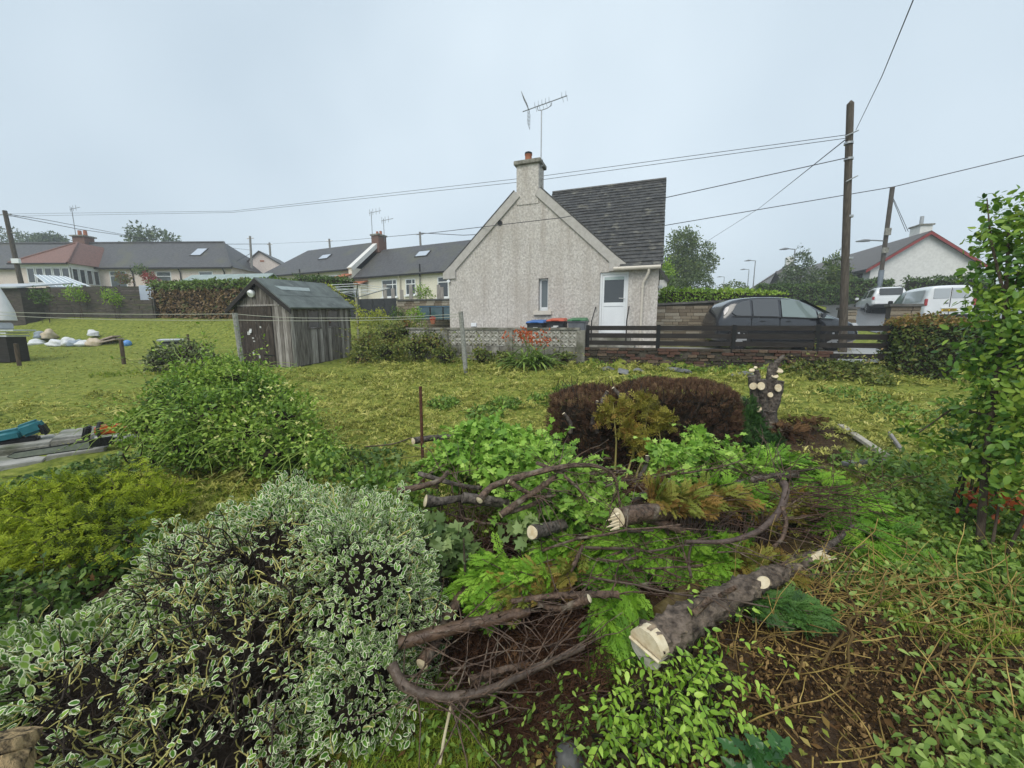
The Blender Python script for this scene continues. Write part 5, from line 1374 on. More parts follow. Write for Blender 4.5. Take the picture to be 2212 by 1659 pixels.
hedge_box('garden_hedge', 'rounded dark hedge below the white gable', (a.x, a.y), (b.x, b.y), 1.3, 2.2, P(1945, 604, 29).z, P(2100, 600, 25).z, M_HEDGE, 2500, .2, wav=.12)
def tree(name, label, base, blobs, n, size, m, trunk_r, tm=None, cat='tree', limbs=7, depth=.55, group=None, up=.2):
    t = thing(name, label, cat, base, 0, group)
    B = np.array(blobs); top = Vector(B[:, :3].mean(0))
    q = MB(); base = Vector(base)
    q.tube([base - Vector((0, 0, .3)), base.lerp(top, .5) + Vector((trunk_r, 0, 0)), top], [trunk_r, trunk_r * .75, trunk_r * .3], 8)
    q.build('trunk', M_BARK, t, True)
    for k in range(min(limbs, len(blobs))):
        c = Vector(blobs[k][:3]); s_ = base.lerp(top, random.uniform(.35, .8))
        MB().tube([s_, s_.lerp(c, .5) + Vector((0, 0, .1 * (c - s_).length)), c], [trunk_r * .4, trunk_r * .25, trunk_r * .1], 5).build('limb', M_BARK, t, True)
    leafy('crown', tm or DIAM, n, blobs, size, m, t, depth, up, .8)
    return t
def crown(c, r, n, seed, flat=1.0, rr=.42):
    g = random.Random(seed); out = []
    for i in range(n):
        d = Vector((g.gauss(0, 1), g.gauss(0, 1), g.gauss(0, 1))).normalized() * g.uniform(.45, .9)
        k = r * rr * g.uniform(.7, 1.25)
        out.append((c[0] + d.x * r, c[1] + d.y * r, c[2] + d.z * r * flat, k, k, k * .9))
    return out
c = P(1480, 562, 46); tree('broadleaf_tree', 'large rounded broadleaf tree beside the roughcast house roof', (c.x, c.y, gz1(c.x, c.y)), crown(c, 3.3, 28, 3, 1.0) + [(c.x, c.y, c.z - 1.8, 2.6, 2.2, 1.4)], 14000, .27, M_TREE, .3)
c = P(1437, 590, 30); tree('ornamental_conifer', 'small upright conifer tight against the house corner', (c.x, c.y, gz1(c.x, c.y)), [(c.x, c.y, c.z - 1.2, .9, .9, 1.6), (c.x, c.y, c.z, .6, .6, 1.0)], 1500, .2, M_BRIGHTH, .1, limbs=0)
for u, v, Y, r, lab in ((1508, 608, 26, .85, 'round golden topped clipped bush left of the bright hedge gap'), (1452, 616, 26, .85, 'round grey green clipped bush beside the house corner')):
    c = P(u, v, Y); tree('clipped_bush', lab, (c.x, c.y, gz1(c.x, c.y)), [(c.x, c.y, c.z - .2, r, r, r * .75)], 1800, .13, M_TREE2, .08, cat='bush', limbs=0, depth=.2)
c = P(1583, 628, 48); tree('clipped_bush', 'dark bush at the end of the far road', (c.x, c.y, gz1(c.x, c.y)), [(c.x, c.y, c.z, 1.6, 1.4, 1.0)], 900, .28, M_TREE, .1, cat='bush', limbs=0, depth=.3)
def conifer(label, u, vt, vb, Y, w, m, n, seed, gap=.5):
    top, bot = P(u, vt, Y), P(u, vb, Y); g = random.Random(seed); bl = []
    for i in range(15):
        f = i / 14; z = bot.z + (top.z - bot.z) * f; r = w * (1 - f) ** .8 + .10
        for k in range(3 if f < .8 else 1):
            a_ = g.uniform(0, 6.28); rr = r * g.uniform(.35, .6); bl.append((bot.x + math.cos(a_) * r * .6, bot.y + math.sin(a_) * r * .6, z, rr, rr, rr * .55))
    return tree('conifer_tree', label, (bot.x, bot.y, gz1(bot.x, bot.y)), bl, n, .26, m, .16, tm=[DIAM2, DIAM], limbs=8, depth=.7)
conifer('loose grey green conifer behind the nearest street lamp', 1722, 528, 628, 37, 2.2, M_TREE2, 3800, 5)
conifer('dense green conifer just left of the tall pole', 1795, 535, 632, 33, 1.7, M_TREE, 3800, 6)
for (u, v, Y, r, lab) in ((10, 512, 80, 4.0, 'farthest left treetop behind the slate bungalow'), (60, 517, 78, 3.0, 'second treetop behind the slate bungalow'), (120, 520, 76, 2.4, 'ragged treetop left of the red brick chimney'), (330, 520, 62, 3.4, 'treetop showing above the middle of the slate ridge')):
    c = P(u, v, Y); tree('distant_tree', lab, (c.x, c.y, gz1(c.x, c.y)), crown((c.x, c.y, c.z - .5), r, 8, int(u), .6), 1300, .5, M_TREE2, .3, group='treetops behind the long bungalow')

# golden creeper on the shed's far verge
gc = thing('golden_creeper', 'yellow-green creeper hanging over the far end of the shed roof', 'creeper', SHM @ Vector((0, L_ + .2, 1.7)))
M_GOLD = leaf_mat('golden_leaf', [(.16, .20, .025), (.28, .32, .05), (.36, .38, .09)])
bl = [tuple(SHM @ Vector((-.95 + i * .14, L_ + .14, RH - .02 - i * .095))) + (.10, .13, .10) for i in range(10)] + [tuple(SHM @ Vector((.22, L_ + .1, 1.45 - .2 * i))) + (.12, .12, .12) for i in range(3)]
leafy('foliage', OVAL, 500, bl, .075, M_GOLD, gc, .4)
twig_mesh('stem', [[SHM @ Vector((-.9, L_ + .16, RH)), SHM @ Vector((-.2, L_ + .16, RH - .45)), SHM @ Vector((.2, L_ + .14, 1.5)), SHM @ Vector((.25, L_ + .14, 0))]], .012, .012, M_BARK, gc)

# ---------------------------------------------------------------- left garden
def board_fence(name, label, a, b, z0, zt, m, rows=6, gap=.01, posts=3):
    a, b = Vector((*a, 0)), Vector((*b, 0)); d = b - a; ln = d.length; d.normalize(); nn = Vector((-d.y, d.x, 0))
    M = Matrix(((d.x, nn.x, 0, a.x), (d.y, nn.y, 0, a.y), (0, 0, 1, 0), (0, 0, 0, 1)))
    t = thing(name, label, 'fence', (a.x, a.y, z0))
    h = (zt - z0) / rows
    for r_ in range(rows):
        x = 0
        while x < ln:
            l = min(ln - x, random.uniform(1.6, 2.2)); MB(M).box(x, x + l - .02, random.uniform(0, .02), .04, z0 + r_ * h, z0 + (r_ + 1) * h - gap).build('board', m, t); x += l
    for k in range(posts): x = ln * k / max(1, posts - 1); MB(M).box(x - .06, x + .06, .045, .14, z0 - .2, zt + .06).build('post', m, t)
    return t
M_OLDF = mat('old_brown_boards', (.050, .042, .036), (.105, .090, .076), .9, 4, 6, .4, stretch=(1, 1, 4), c3=(.05, .062, .028), s3=1.2, lo3=.52, hi3=.7)
def plan(u, Y): p = P(u, 690, Y); return (p.x, p.y)
board_fence('board_fence', 'old mossy brown board fence along the top of the left lawn', plan(52, 21), plan(232, 20.5), P(100, 690, 21).z - .1, P(100, 622, 21).z, M_OLDF, 8, posts=4)
board_fence('board_fence', 'lower brown board fence left of the ivy hedge', plan(232, 20.4), plan(333, 20.2), P(280, 682, 20.4).z - .2, P(280, 648, 20.4).z, M_OLDF, 4)
board_fence('board_fence', 'back row of mossy boards above the old fence', plan(190, 23), plan(335, 23), P(260, 650, 23).z - .2, P(260, 618, 23).z, M_OLDF, 4)
dsh = thing('dark_shed', 'dark brown shed with pale grey roof at the left edge', 'shed', (*plan(10, 20), 2.0))
a = P(54, 690, 20); DSM = rotz(R(-6), (a.x, a.y, 0))
zt = P(30, 620, 20).z
for k in range(7): MB(DSM).box(-4, 0, random.uniform(0, .012), .04, 1.7 + k * (zt - 1.7) / 7, 1.7 + (k + 1) * (zt - 1.7) / 7 - .012).build('board', M_OLDF, dsh)
MB(DSM).box(-4, -.02, .05, 2, 1.7, zt).build('wall', M_OLDF, dsh)
MB(DSM).slab([(-4.2, -.2, zt), (.15, -.2, zt), (.15, 2.2, zt + .45), (-4.2, 2.2, zt + .45)], .07).build('roof', mat('pale_grey_roof', (.40, .43, .46), (.52, .55, .58), .5, 3, 4), dsh)
gsh = thing('green_roofed_shed', 'low garden shed with pale green roof showing above the ivy hedge', 'shed', (*plan(450, 24), 2.5))
a, b = P(376, 607, 24), P(560, 607, 23.2); za = P(400, 590, 24).z
q = MB(); d = (b - a).normalized(); nn = Vector((-d.y, d.x, 0))
GSM = Matrix(((d.x, nn.x, 0, a.x), (d.y, nn.y, 0, a.y), (0, 0, 1, 0), (0, 0, 0, 1))); ln = (b - a).length
MB(GSM).box(.2, ln, .2, 2.2, 2.4, za - .55).build('wall', M_OLDF, gsh)
q = MB(GSM); q.slab([(0, 0, za - .62), (ln, 0, za - .62), (ln, 1.2, za + .05), (0, 1.2, za + .05)], .06); q.slab([(0, 1.2, za + .05), (ln, 1.2, za + .05), (ln, 2.4, za - .62), (0, 2.4, za - .62)], .06); q.build('roof', mat('pale_green_felt', (.24, .30, .29), (.32, .38, .37), .7, 3, 4), gsh)
MB(GSM).add([(.1, .15, za - .6), (.1, 2.25, za - .6), (.1, 1.2, za)], [(0, 1, 2)]).build('gable', M_DARKW, gsh)
gh = thing('greenhouse', 'lean-to greenhouse with pale sloping glazing below the conservatory', 'greenhouse', (*plan(130, 25), 3.0))
c0, c1, c2, c3_ = P(108, 619, 23.8), P(198, 620, 23.8), P(140, 597, 26.5), P(74, 593, 26.5)
M_POLY = glass_mat('pale_glazing', (.36, .42, .45), .25)
for k in range(6):
    f0, f1 = k / 6 + .006, (k + 1) / 6 - .006
    MB().slab([c0.lerp(c1, f0), c0.lerp(c1, f1), c3_.lerp(c2, f1), c3_.lerp(c2, f0)], .02).build('pane', M_POLY, gh)
for k in range(7): MB().tube([c0.lerp(c1, k / 6), c3_.lerp(c2, k / 6)], .025, 5).build('glazing_bar', M_WHITE, gh)
q = MB(); q.add([c0, c1, c1 - Vector((0, 0, 1.6)), c0 - Vector((0, 0, 1.6))], [(0, 1, 2, 3)]); q.build('front', M_GLASS2, gh)
bb = P(316, 630, 21.6); tag(MB().box(bb.x - .42, bb.x + .5, bb.y, bb.y + .5, P(316, 650, 21.6).z, P(316, 616, 21.6).z).build('water_tank', mat('pale_blue_plastic', (.40, .46, .56), (.48, .54, .62), .5, 4), None, bevel=.04), 'pale blue plastic tank beside the ivy hedge', 'tank')
# pole cover, boards on trestles
pc = P(4, 656, 14.6)
tag(MB().tube([Vector((pc.x - .1, pc.y, P(0, 612, 14.6).z)), Vector((pc.x - .05, pc.y, P(0, 640, 14.6).z)), Vector((pc.x, pc.y, P(0, 672, 14.6).z)), Vector((pc.x, pc.y, P(0, 692, 14.6).z))], [.05, .16, .27, .30], 14).build('folded_parasol', mat('white_cover', (.62, .62, .64), (.72, .72, .74), .7, 3, 4, .3, 6), None, True), 'white covered parasol at the left edge in front of the dark shed', 'parasol')
tb = P(10, 745, 12.6); tz = gz1(tb.x, tb.y)
tt = thing('board_stack', 'stack of pale boards and a grey tub at the left edge of the far lawn', 'boards', (tb.x, tb.y, tz))
for k, (z, w_) in enumerate(((712, .75), (718, .5), (724, .5))):
    zz = P(10, z, 12.6).z; MB().box(tb.x - 1.2, tb.x + w_, tb.y - .3, tb.y + .3, zz - .045, zz).build('board', mat('pale_painted_board', (.46, .50, .52), (.60, .62, .62), .6, 5), tt)
MB().box(tb.x - 1.0, tb.x + .42, tb.y - .26, tb.y + .26, tz, P(10, 728, 12.6).z).build('trestle', M_DARKW, tt)
MB().box(tb.x - 1.2, tb.x + .18, tb.y - .22, tb.y + .2, P(10, 711.5, 12.6).z, P(10, 697, 12.6).z).build('tub', mat('grey_tub', (.36, .38, .40), (.44, .46, .48), .6, 5), tt, bevel=.03)
# rubble sacks
M_SACK = mat('white_sack', (.58, .60, .63), (.72, .73, .74), .6, 8, 5, .5, 12); M_SACKB = mat('blue_grey_sack', (.20, .25, .31), (.32, .37, .42), .6, 8, 5, .5, 12); M_SACKY = mat('buff_sack', (.48, .38, .26), (.58, .50, .38), .7, 8, 5, .5, 12)
def sack(loc, sx, sy, sz, m, label, seed):
    bm = bmesh.new(); bmesh.ops.create_icosphere(bm, subdivisions=3, radius=1)
    g = random.Random(seed); ph = [g.uniform(0, 6) for _ in range(6)]
    for v in bm.verts:
        c = v.co; k = 1 + .16 * math.sin(3 * c.x + ph[0]) * math.sin(4 * c.y + ph[1]) + .10 * math.sin(7 * c.z + ph[2] + 3 * c.x) + .06 * math.sin(11 * c.x + ph[3])
        v.co = Vector((c.x * k * sx, c.y * k * sy, max(-.35, c.z * k) * sz + .35 * sz))
    me = bpy.data.meshes.new('rubble_sack'); bm.to_mesh(me); bm.free(); me.materials.append(m)
    me.polygons.foreach_set('use_smooth', [True] * len(me.polygons))
    o = link('rubble_sack', me, None, rotz(g.uniform(0, 3), loc)); return tag(o, label, 'sack', 'rubble sacks on the left lawn')
for i, (u, v, w_, h_, m_, lab) in enumerate(((80, 742, .38, .36, M_SACK, 'leftmost white rubble sack'), (94, 734, .34, .44, M_SACKB, 'blue grey sack second from the left'), (108, 733, .30, .50, M_SACKY, 'buff sack on top of the left sacks'), (126, 742, .42, .36, M_SACK, 'wide white sack in the middle of the row'), (150, 741, .36, .44, M_SACK, 'white sack with raised neck near the row\'s middle'), (168, 742, .34, .34, M_SACKB, 'blue grey sack right of the row\'s middle'), (186, 741, .36, .30, M_SACK, 'flat white sack beside the broken boards'), (206, 741, .34, .42, M_SACKY, 'buff sack leaning on the broken boards'), (203, 729, .22, .34, M_SACK, 'small white sack on top at the right'))):
    p = onground(u, v + 5); sack((p.x, p.y, p.z - .03 + (.16 if v < 735 else 0)), w_, w_ * .8, h_ * .6, m_, lab, i)
for i, (u0, u1, v_) in enumerate(((215, 256, 741), (222, 250, 736))):
    p = onground(u0, v_ + 6); r_ = P(u1, v_ - 4, p.y); tag(MB().slab([p + Vector((0, -.15, .12)), Vector((r_.x, p.y - .15, p.z + .30)), Vector((r_.x, p.y + .25, p.z + .30)), p + Vector((0, .25, .12))], .05).build('broken_board', mat('pinkish_board', (.34, .27, .23), (.45, .38, .33), .8, 6), None), ('lower', 'upper')[i] + ' pinkish board lying beside the rubble sacks', 'board')
p = onground(276, 749); tag(link('play_ball', (lambda me: me)(MB().tube([(0, 0, -.25), (0, 0, -.245), (0, 0, -.23), (0, 0, -.18), (0, 0, -.1), (0, 0, 0), (0, 0, .1), (0, 0, .18), (0, 0, .23), (0, 0, .245), (0, 0, .25)], [.001, .05, .098, .173, .229, .25, .229, .173, .098, .05, .001], 24).mesh('play_ball', mat('blue_vinyl', (.10, .26, .62), (.14, .32, .68), .35, 3), True, angle=None)), None, Matrix.Translation(p + Vector((0, 0, .13))) @ Matrix.Scale(.62, 4)), 'bright blue play ball on the left lawn', 'ball')
p = onground(375, 768); cmp_ = thing('composter', 'black composter with pale lid behind the variegated bush', 'composter', p)
zt = P(375, 732, p.y).z
MB().tube([p - Vector((0, 0, .05)), Vector((p.x, p.y, zt - .08))], .42, 16, .33).build('body', M_BINB, cmp_, True); MB().tube([Vector((p.x, p.y, zt - .08)), Vector((p.x, p.y, zt - .03)), Vector((p.x, p.y, zt))], [.40, .42, .30], 16).build('lid', mat('pale_lid', (.40, .43, .46), (.5, .52, .55), .5, 4), cmp_, True)
# ---------------------------------------------------------------- neighbour's yard between shed and house
p0, p1 = P(757, 678, 19.0), P(857, 678, 18.2); z0, z1 = P(800, 690, 18.5).z, P(800, 645, 18.5).z
bf = thing('black_panel_fence', 'smooth black panel fence behind the rotary dryer', 'fence', p0)
for k in range(4):
    a, b = p0.lerp(p1, k / 4 + .004), p0.lerp(p1, (k + 1) / 4 - .004); MB().slab([Vector((a.x, a.y, z0)), Vector((b.x, b.y, z0)), Vector((b.x, b.y, z1)), Vector((a.x, a.y, z1))], .04).build('panel', M_BINB, bf)
p0, p1 = P(858, 668, 19.5), P(985, 668, 18.5); w_ = stone_wall('block_retaining_wall', (p0.x, p0.y), (p1.x, p1.y), P(860, 650, 19.5).z, P(985, 648, 18.5).z, 'grey block wall below the cream cottage windows')
# weathered picket stubs standing on the wall's bank
for i, (u, v0, v1_) in enumerate(((832, 640, 606), (849, 640, 615), (868, 648, 618), (888, 648, 607), (905, 650, 618), (948, 650, 607), (955, 650, 612))):
    a = P(u, v0 + 6, 21); tag(MB().box(a.x - .09, a.x + .09, a.y, a.y + .06, a.z, P(u, v1_ + 8, 21).z).build('grey_upright', M_BOARD2, None), 'weathered upright board, %s along the bank below the cream cottage' % ('first', 'second', 'third', 'fourth', 'fifth', 'sixth', 'seventh')[i], 'board', 'uprights on the bank')
rd = P(772, 690, 15.0); rdz = gz1(rd.x, rd.y); rt = P(772, 642, 15.0).z
dry = thing('rotary_dryer', 'rotary clothes dryer with white lines beside the black panel fence', 'clothes dryer', (rd.x, rd.y, rdz))
MB().tube([(rd.x, rd.y, rdz), (rd.x, rd.y, rt)], .05, 8).build('post', mat('lichen_post', (.30, .29, .20), (.40, .38, .27), .8, 9), dry, True)
for k in range(4):
    a_ = R(25 + 90 * k); tip = Vector((rd.x + 1.25 * math.cos(a_), rd.y + 1.25 * math.sin(a_), rt + .38)); MB().tube([(rd.x, rd.y, rt - .02), tip], .018, 6).build('arm', M_ALU, dry)
for f in (.45, .65, .85, 1.0):
    MB().tube([Vector((rd.x + 1.25 * f * math.cos(R(25 + 90 * k)), rd.y + 1.25 * f * math.sin(R(25 + 90 * k)), rt - .02 + .40 * f)) for k in (0, 1, 2, 3, 0)], .009, 4).build('line', M_WHITE, dry)
cf = P(937, 690, 17.5); cfz = gz1(cf.x, cf.y); cold = thing('cold_frame', 'dark teal glazed cold frame against the roughcast house corner', 'cold frame', (cf.x, cf.y, cfz))
x0, x1 = P(902, 690, 17.5).x, P(985, 690, 17.5).x; zb, zt = P(930, 692, 17.5).z, P(930, 662, 17.5).z
M_TEAL = glass_mat('teal_glass', (.035, .085, .105), .12)
for k in range(3):
    a, b = x0 + (x1 - x0) * k / 3, x0 + (x1 - x0) * (k + 1) / 3; MB().box(a + .03, b - .03, cf.y, cf.y + .02, zb + .04, zt - .03).build('pane', M_TEAL, cold); MB().box(a - .025, a + .025, cf.y - .02, cf.y + .03, zb, zt).build('upright', M_BLACKM, cold)
MB().box(x0, x1, cf.y - .025, cf.y + .9, zt - .028, zt + .02).build('top_frame', mat('blue_frame', (.05, .12, .2), None, .5), cold)
def pot(u, v, Y, r, label, m=M_TERRA):
    p = P(u, v, Y); p.z = max(p.z, gz1(p.x, p.y) + .02)
    t = thing('flower_pot', label, 'flower pot', p); MB().tube([p, p + Vector((0, 0, r * 1.3)), p + Vector((0, 0, r * 1.6))], [r * .7, r, r * 1.06], 14).build('pot', m, t, True)
    leafy('flowers', OVAL, 160, [(p.x, p.y, p.z + r * 2.0, r * 1.1, r * 1.1, r * .6)], r * .5, leaf_mat('red_petal', [(.35, .015, .01), (.55, .03, .015), (.10, .16, .03)]), t, .5)
pot(935, 700, 13.6, .09, 'red flowering pot on the yard wall left of the roughcast house'); pot(878, 706, 13.3, .08, 'red flowering pot among the shrubs beside the yard wall')
# flowers under the bungalow windows
def shrub(name, label, cat, blobs, n, size, m, tm=None, core=True, depth=.25, single=0, tint=.5, var=.22, up=.3, stems=10, stem_m=None, group=None, rand=.6, axis_up=.3, zmin=None, shoot=None):
    B = np.array(blobs, float); base = (B[:, 0].mean(), B[:, 1].mean(), max(0, gz1(B[:, 0].mean(), B[:, 1].mean())))
    t = thing(name, label, cat, base, 0, group)
    if core:
        bm = bmesh.new()
        for (cx, cy_, cz, rx, ry, rz_) in blobs:
            k = 1 - depth * 1.25
            bmesh.ops.create_icosphere(bm, subdivisions=3, radius=1, matrix=Matrix.Translation((cx, cy_, cz)) @ Matrix.Diagonal((rx * k, ry * k, rz_ * k, 1)))
        for v in bm.verts: v.co += v.co.normalized() * 0 + Vector((.02 * math.sin(v.co.y * 23), .02 * math.sin(v.co.z * 21), .02 * math.sin(v.co.x * 25)))
        me = bpy.data.meshes.new('shrub_shade_core'); bm.to_mesh(me); bm.free(); me.materials.append(M_INSHADE); o = link('shrub_shade_core', me, t); o['kind'] = 'stuff'  # added dark ellipsoids, interior shade of the shrub put into their colour
    if stems:
        paths = []
        for i in range(stems):
            b = blobs[i % len(blobs)]; p = np.array([b[0] + RNG.normal(0, b[3] * .25), b[1] + RNG.normal(0, b[4] * .25), base[2]])
            e = np.array([b[0], b[1], b[2]]) + unit(RNG.normal(0, 1, 3) + np.array([0, 0, .5])) * np.array(b[3:]) * .95
            mid = (p + e) / 2 + RNG.normal(0, .04, 3); paths.append(np.array([p, mid, e]))
        twig_mesh('stem', paths, .012, .004, stem_m or M_BARK, t)
    leafy('foliage', tm or OVAL, n, blobs, size, m, t, depth, up, rand, tint, var, zmin, axis_up, single)
    if shoot:
        p, nn = blob_points(shoot[0], blobs, .1, .6); shoots('shoot', p - nn * .04, nn * .7 + RNG.normal(0, .5, nn.shape) + np.array([0, -.1, .4]), shoot[1], shoot[2], tm or OVAL, size * (shoot[3] if len(shoot) > 3 else .9), m, t, stem_m or M_BARK)
    return t
for i, (u, v, Y, m_, lab) in enumerate(((322, 602, 37, leaf_mat('crimson_leaf', [(.16, .015, .02), (.26, .03, .04), (.05, .08, .02)]), 'crimson shrub under the slate bungalow window'), (263, 600, 37, leaf_mat('redgreen_leaf', [(.07, .10, .03), (.14, .14, .05), (.22, .05, .03)]), 'reddish potted shrub beside the conservatory'), (302, 585, 37.6, M_TREE, 'dark climber between the bungalow windows'), (238, 641, 20.2, M_BRIGHTH, 'bright climber on the old board fence'), (160, 634, 20.3, M_BRIGHTH, 'low bright shrub against the old board fence'), (85, 640, 19.8, M_HEDGE, 'dark leafy shrub beside the dark shed'), (912, 632, 20, M_BRIGHTH, 'leafy shrub below the cream cottage window'), (818, 684, 16.5, M_GOLD, 'golden shrub beside the rotary dryer'), (792, 687, 16.3, M_GOLD, 'yellow shrub at the foot of the rotary dryer'), (858, 682, 16.0, M_HEDGE, 'bushy vegetable plants in the yard'), (895, 680, 15.8, M_BRIGHTH, 'leafy green plants before the cold frame'))):
    c = P(u, v, Y); r = Y * (.016 if Y > 30 else .022); shrub('garden_shrub', lab, 'shrub', [(c.x, c.y, c.z, r, r, r * .9), (c.x + r * .7, c.y, c.z - r * .4, r * .7, r * .7, r * .7)], 420, Y * .0055, m_, DIAM, core=False, stems=4, depth=.6)

# ================================================================ lawn, rough grass and weeds
M_LAWN = leaf_mat('mown_grass', [(.095, .13, .028), (.23, .255, .055), (.375, .375, .11), (.50, .475, .20)], .8, .15, .15, gain=(1.25, 1.22, 1.1))
M_ROUGH = leaf_mat('rough_grass', [(.055, .10, .016), (.12, .19, .03), (.21, .27, .05), (.34, .33, .12)], .7, .2, .2)
M_WEED = leaf_mat('weed_leaf', [(.045, .09, .022), (.10, .19, .04), (.20, .30, .075)])
TUFTS = [tuft(i, 6, .55, 1.0, .055, .75) for i in range(5)]
TALLT = [tuft(i + 20, 7, 1.0, .6, .035, .35) for i in range(4)]
def fan(n, r0, r1, az=R(64), pw=1.0):
    """places spread over a fan in front of the viewer, thinner with distance"""
    f = RNG.random(n); r = r0 * (r1 / r0) ** f
    a = RNG.uniform(-az, az, n)
    return r * np.sin(a), r * np.cos(a)
def turf(name, n, r0, r1, size, grow, m, tm, keep, tint, label=None):
    x, y = fan(n, r0, r1); k = keep(x, y); x, y = x[k], y[k]; N = len(x)
    z = gz(x, y) + rough_ground(x, y) - .005
    up = np.tile(np.array([0, 0, 1.]), (N, 1)) + RNG.normal(0, .18, (N, 3))
    a = RNG.uniform(0, 6.28, N); ax = np.stack([np.cos(a), np.sin(a), np.zeros(N)], -1)
    sz = size * RNG.uniform(.6, 1.3, N) * (1 + grow * np.hypot(x, y))
    tt = tint(x, y) + RNG.normal(0, .16, N)
    o = scatter(name, tm, np.stack([x, y, z], -1), ax, up, sz, tt, m)
    return tag(o, label, 'grass', kind='stuff')
lawn_keep = lambda x, y: (line_d(x, y) < -.05) & (soil_amount(x, y) < RNG.random(len(x)) * 1.2) & (x > -9.5) & ~((x < -4.2) & (y < 4.7) & (y > 3.4) & (x > -7.5))
swath = lambda x, y: .56 + .20 * noise2(x * .6 + y, y, 2.6, 5) + .16 * noise2(x, y, 6.5, 6) + .10 * noise2(x, y, 15, 8)
turf('mown_lawn_grass', 38000, 2.8, 12.2, .030, .10, M_LAWN, TUFTS, lawn_keep, swath, 'yellow-green freshly mown lawn with strewn clippings')
def clippings(n, per):
    """raked heaps of mown grass lying on the lawn"""
    x, y = fan(n, 3.2, 11.5); k = lawn_keep(x, y) & (RNG.random(n) < .55 + .45 * noise2(x * .6 + y, y, 2.6, 5)); x, y = x[k], y[k]; n = len(x)
    r = (.035 + .012 * np.hypot(x, y)) * RNG.uniform(.6, 1.5, n); tn = .50 + RNG.normal(0, .14, n); a = RNG.uniform(-.6, .6, n)
    X = np.repeat(x, per); Y = np.repeat(y, per); Rr = np.repeat(r, per); A = np.repeat(a, per); Tn = np.repeat(tn, per); N = len(X)
    u, v = RNG.normal(0, 1.3, N), RNG.normal(0, .55, N); dx = (u * np.cos(A) - v * np.sin(A)) * Rr; dy = (u * np.sin(A) + v * np.cos(A)) * Rr
    z = gz(X + dx, Y + dy) + rough_ground(X + dx, Y + dy) + Rr * .75 * np.exp(-(u / 1.6) ** 2 - v ** 2) * RNG.uniform(.3, 1, N)
    b = RNG.uniform(0, 6.28, N)
    o = scatter('grass_clippings', TUFTS, np.stack([X + dx, Y + dy, z], -1), np.stack([np.cos(b), np.sin(b), np.zeros(N)], -1), np.array([0, 0, 1.]) + RNG.normal(0, .5, (N, 3)), Rr * RNG.uniform(.5, 1.0, N), Tn + RNG.normal(0, .14, N), M_LAWN)
    tag(o, 'straw coloured heaps of clippings strewn over the lawn', 'grass', kind='stuff')
clippings(5200, 9)
turf('far_lawn_grass', 14000, 11, 26, .045, .07, M_LAWN, TUFTS, lambda x, y: (x < -6.5) & ((line_d(x, y) > -1.5) | (x < -9.5)) & (y < 21) , lambda x, y: .48 + .2 * noise2(x, y, .9, 5) + .12 * noise2(x, y, 3, 6), 'neighbouring lawn sloping up to the board fence')
def patch_keep(blobs):
    def k(x, y):
        ok = np.zeros(len(x), bool)
        for cx, cy, rx, ry in blobs: ok |= (np.hypot((x - cx) / rx, (y - cy) / ry) < 1 - .3 * RNG.random(len(x)))
        return ok
    return k
turf('rough_strip_grass', 26000, 8, 15, .075, .05, M_ROUGH, TALLT, patch_keep([(-12.5, 11.6, 4.5, .9), (-9.5, 10.4, 2.2, .8), (-7.7, 10.0, 1.0, .7)]), lambda x, y: .55 + .2 * noise2(x, y, 2, 2), 'strip of long rough grass between the two lawns')
turf('wall_foot_grass', 30000, 7, 13, .055, .03, M_ROUGH, TALLT, lambda x, y: (line_d(x, y) > -.85) & (line_d(x, y) < -.03) & (x > -4.5) & (x < 8.5), lambda x, y: .40 + .2 * noise2(x, y, 3, 2), 'long grass and weeds at the foot of the walls')
turf('near_rough_grass', 60000, 1.2, 4.8, .05, .06, M_ROUGH, TALLT, patch_keep([(-.15, 2.1, .45, .75), (-.9, 3.2, .9, .5), (3.3, 3.0, 1.3, 1.0), (2.9, 2.2, 1.0, .6), (2.4, 1.9, .5, .3), (-.4, 1.35, .4, .3), (-2.4, 3.2, .8, .5), (-4.5, 3.5, 1.6, .5), (0.0, 3.1, .6, .5), (4.5, 5.5, 1.4, 1.6), (4.6, 6.9, 1.5, .8)]), lambda x, y: .38 + .2 * noise2(x, y, 3, 2), 'tufts of rough grass among the cut shrubs')
def weeds(name, label, spots, n, size, m, tm=None, hgt=.10, cat='weeds', single=0):
    x, y, z = [], [], []
    for cx, cy, r in spots:
        k = int(n / len(spots)); a = RNG.uniform(0, 6.28, k); q = r * np.sqrt(RNG.random(k)); x.append(cx + q * np.cos(a)); y.append(cy + q * np.sin(a)); z.append(RNG.random(k) ** 1.4 * hgt * (1 - .6 * (q / r) ** 2))
    x, y, z = map(np.concatenate, (x, y, z)); N = len(x)
    p = np.stack([x, y, gz(x, y) + z + .01], -1)
    o = scatter(name, tm or [OVAL, DIAM], p, RNG.normal(0, 1, (N, 3)) + np.array([0, 0, .2]), np.array([0, 0, 1.]) + RNG.normal(0, .45, (N, 3)), size * RNG.uniform(.5, 1.2, N), .5 + RNG.normal(0, .25, N), m, None)
    return tag(o, label, cat, kind='stuff')
g = lambda u, v, r: (*onground(u, v)[:2], r)
weeds('creeping_weeds', 'broad-leaved weeds creeping over the lawn edge and soil', [g(1560, 800, .5), g(1480, 790, .4), g(1290, 790, .5), g(1400, 830, .5), g(1240, 850, .4), g(1650, 790, .5), g(1750, 800, .9), g(1180, 870, .35), g(1090, 880, .3), g(1050, 900, .3), g(960, 880, .25), g(1840, 860, .5), g(1950, 900, .5), g(1890, 1020, .35)], 5200, .075, M_WEED, hgt=.16)
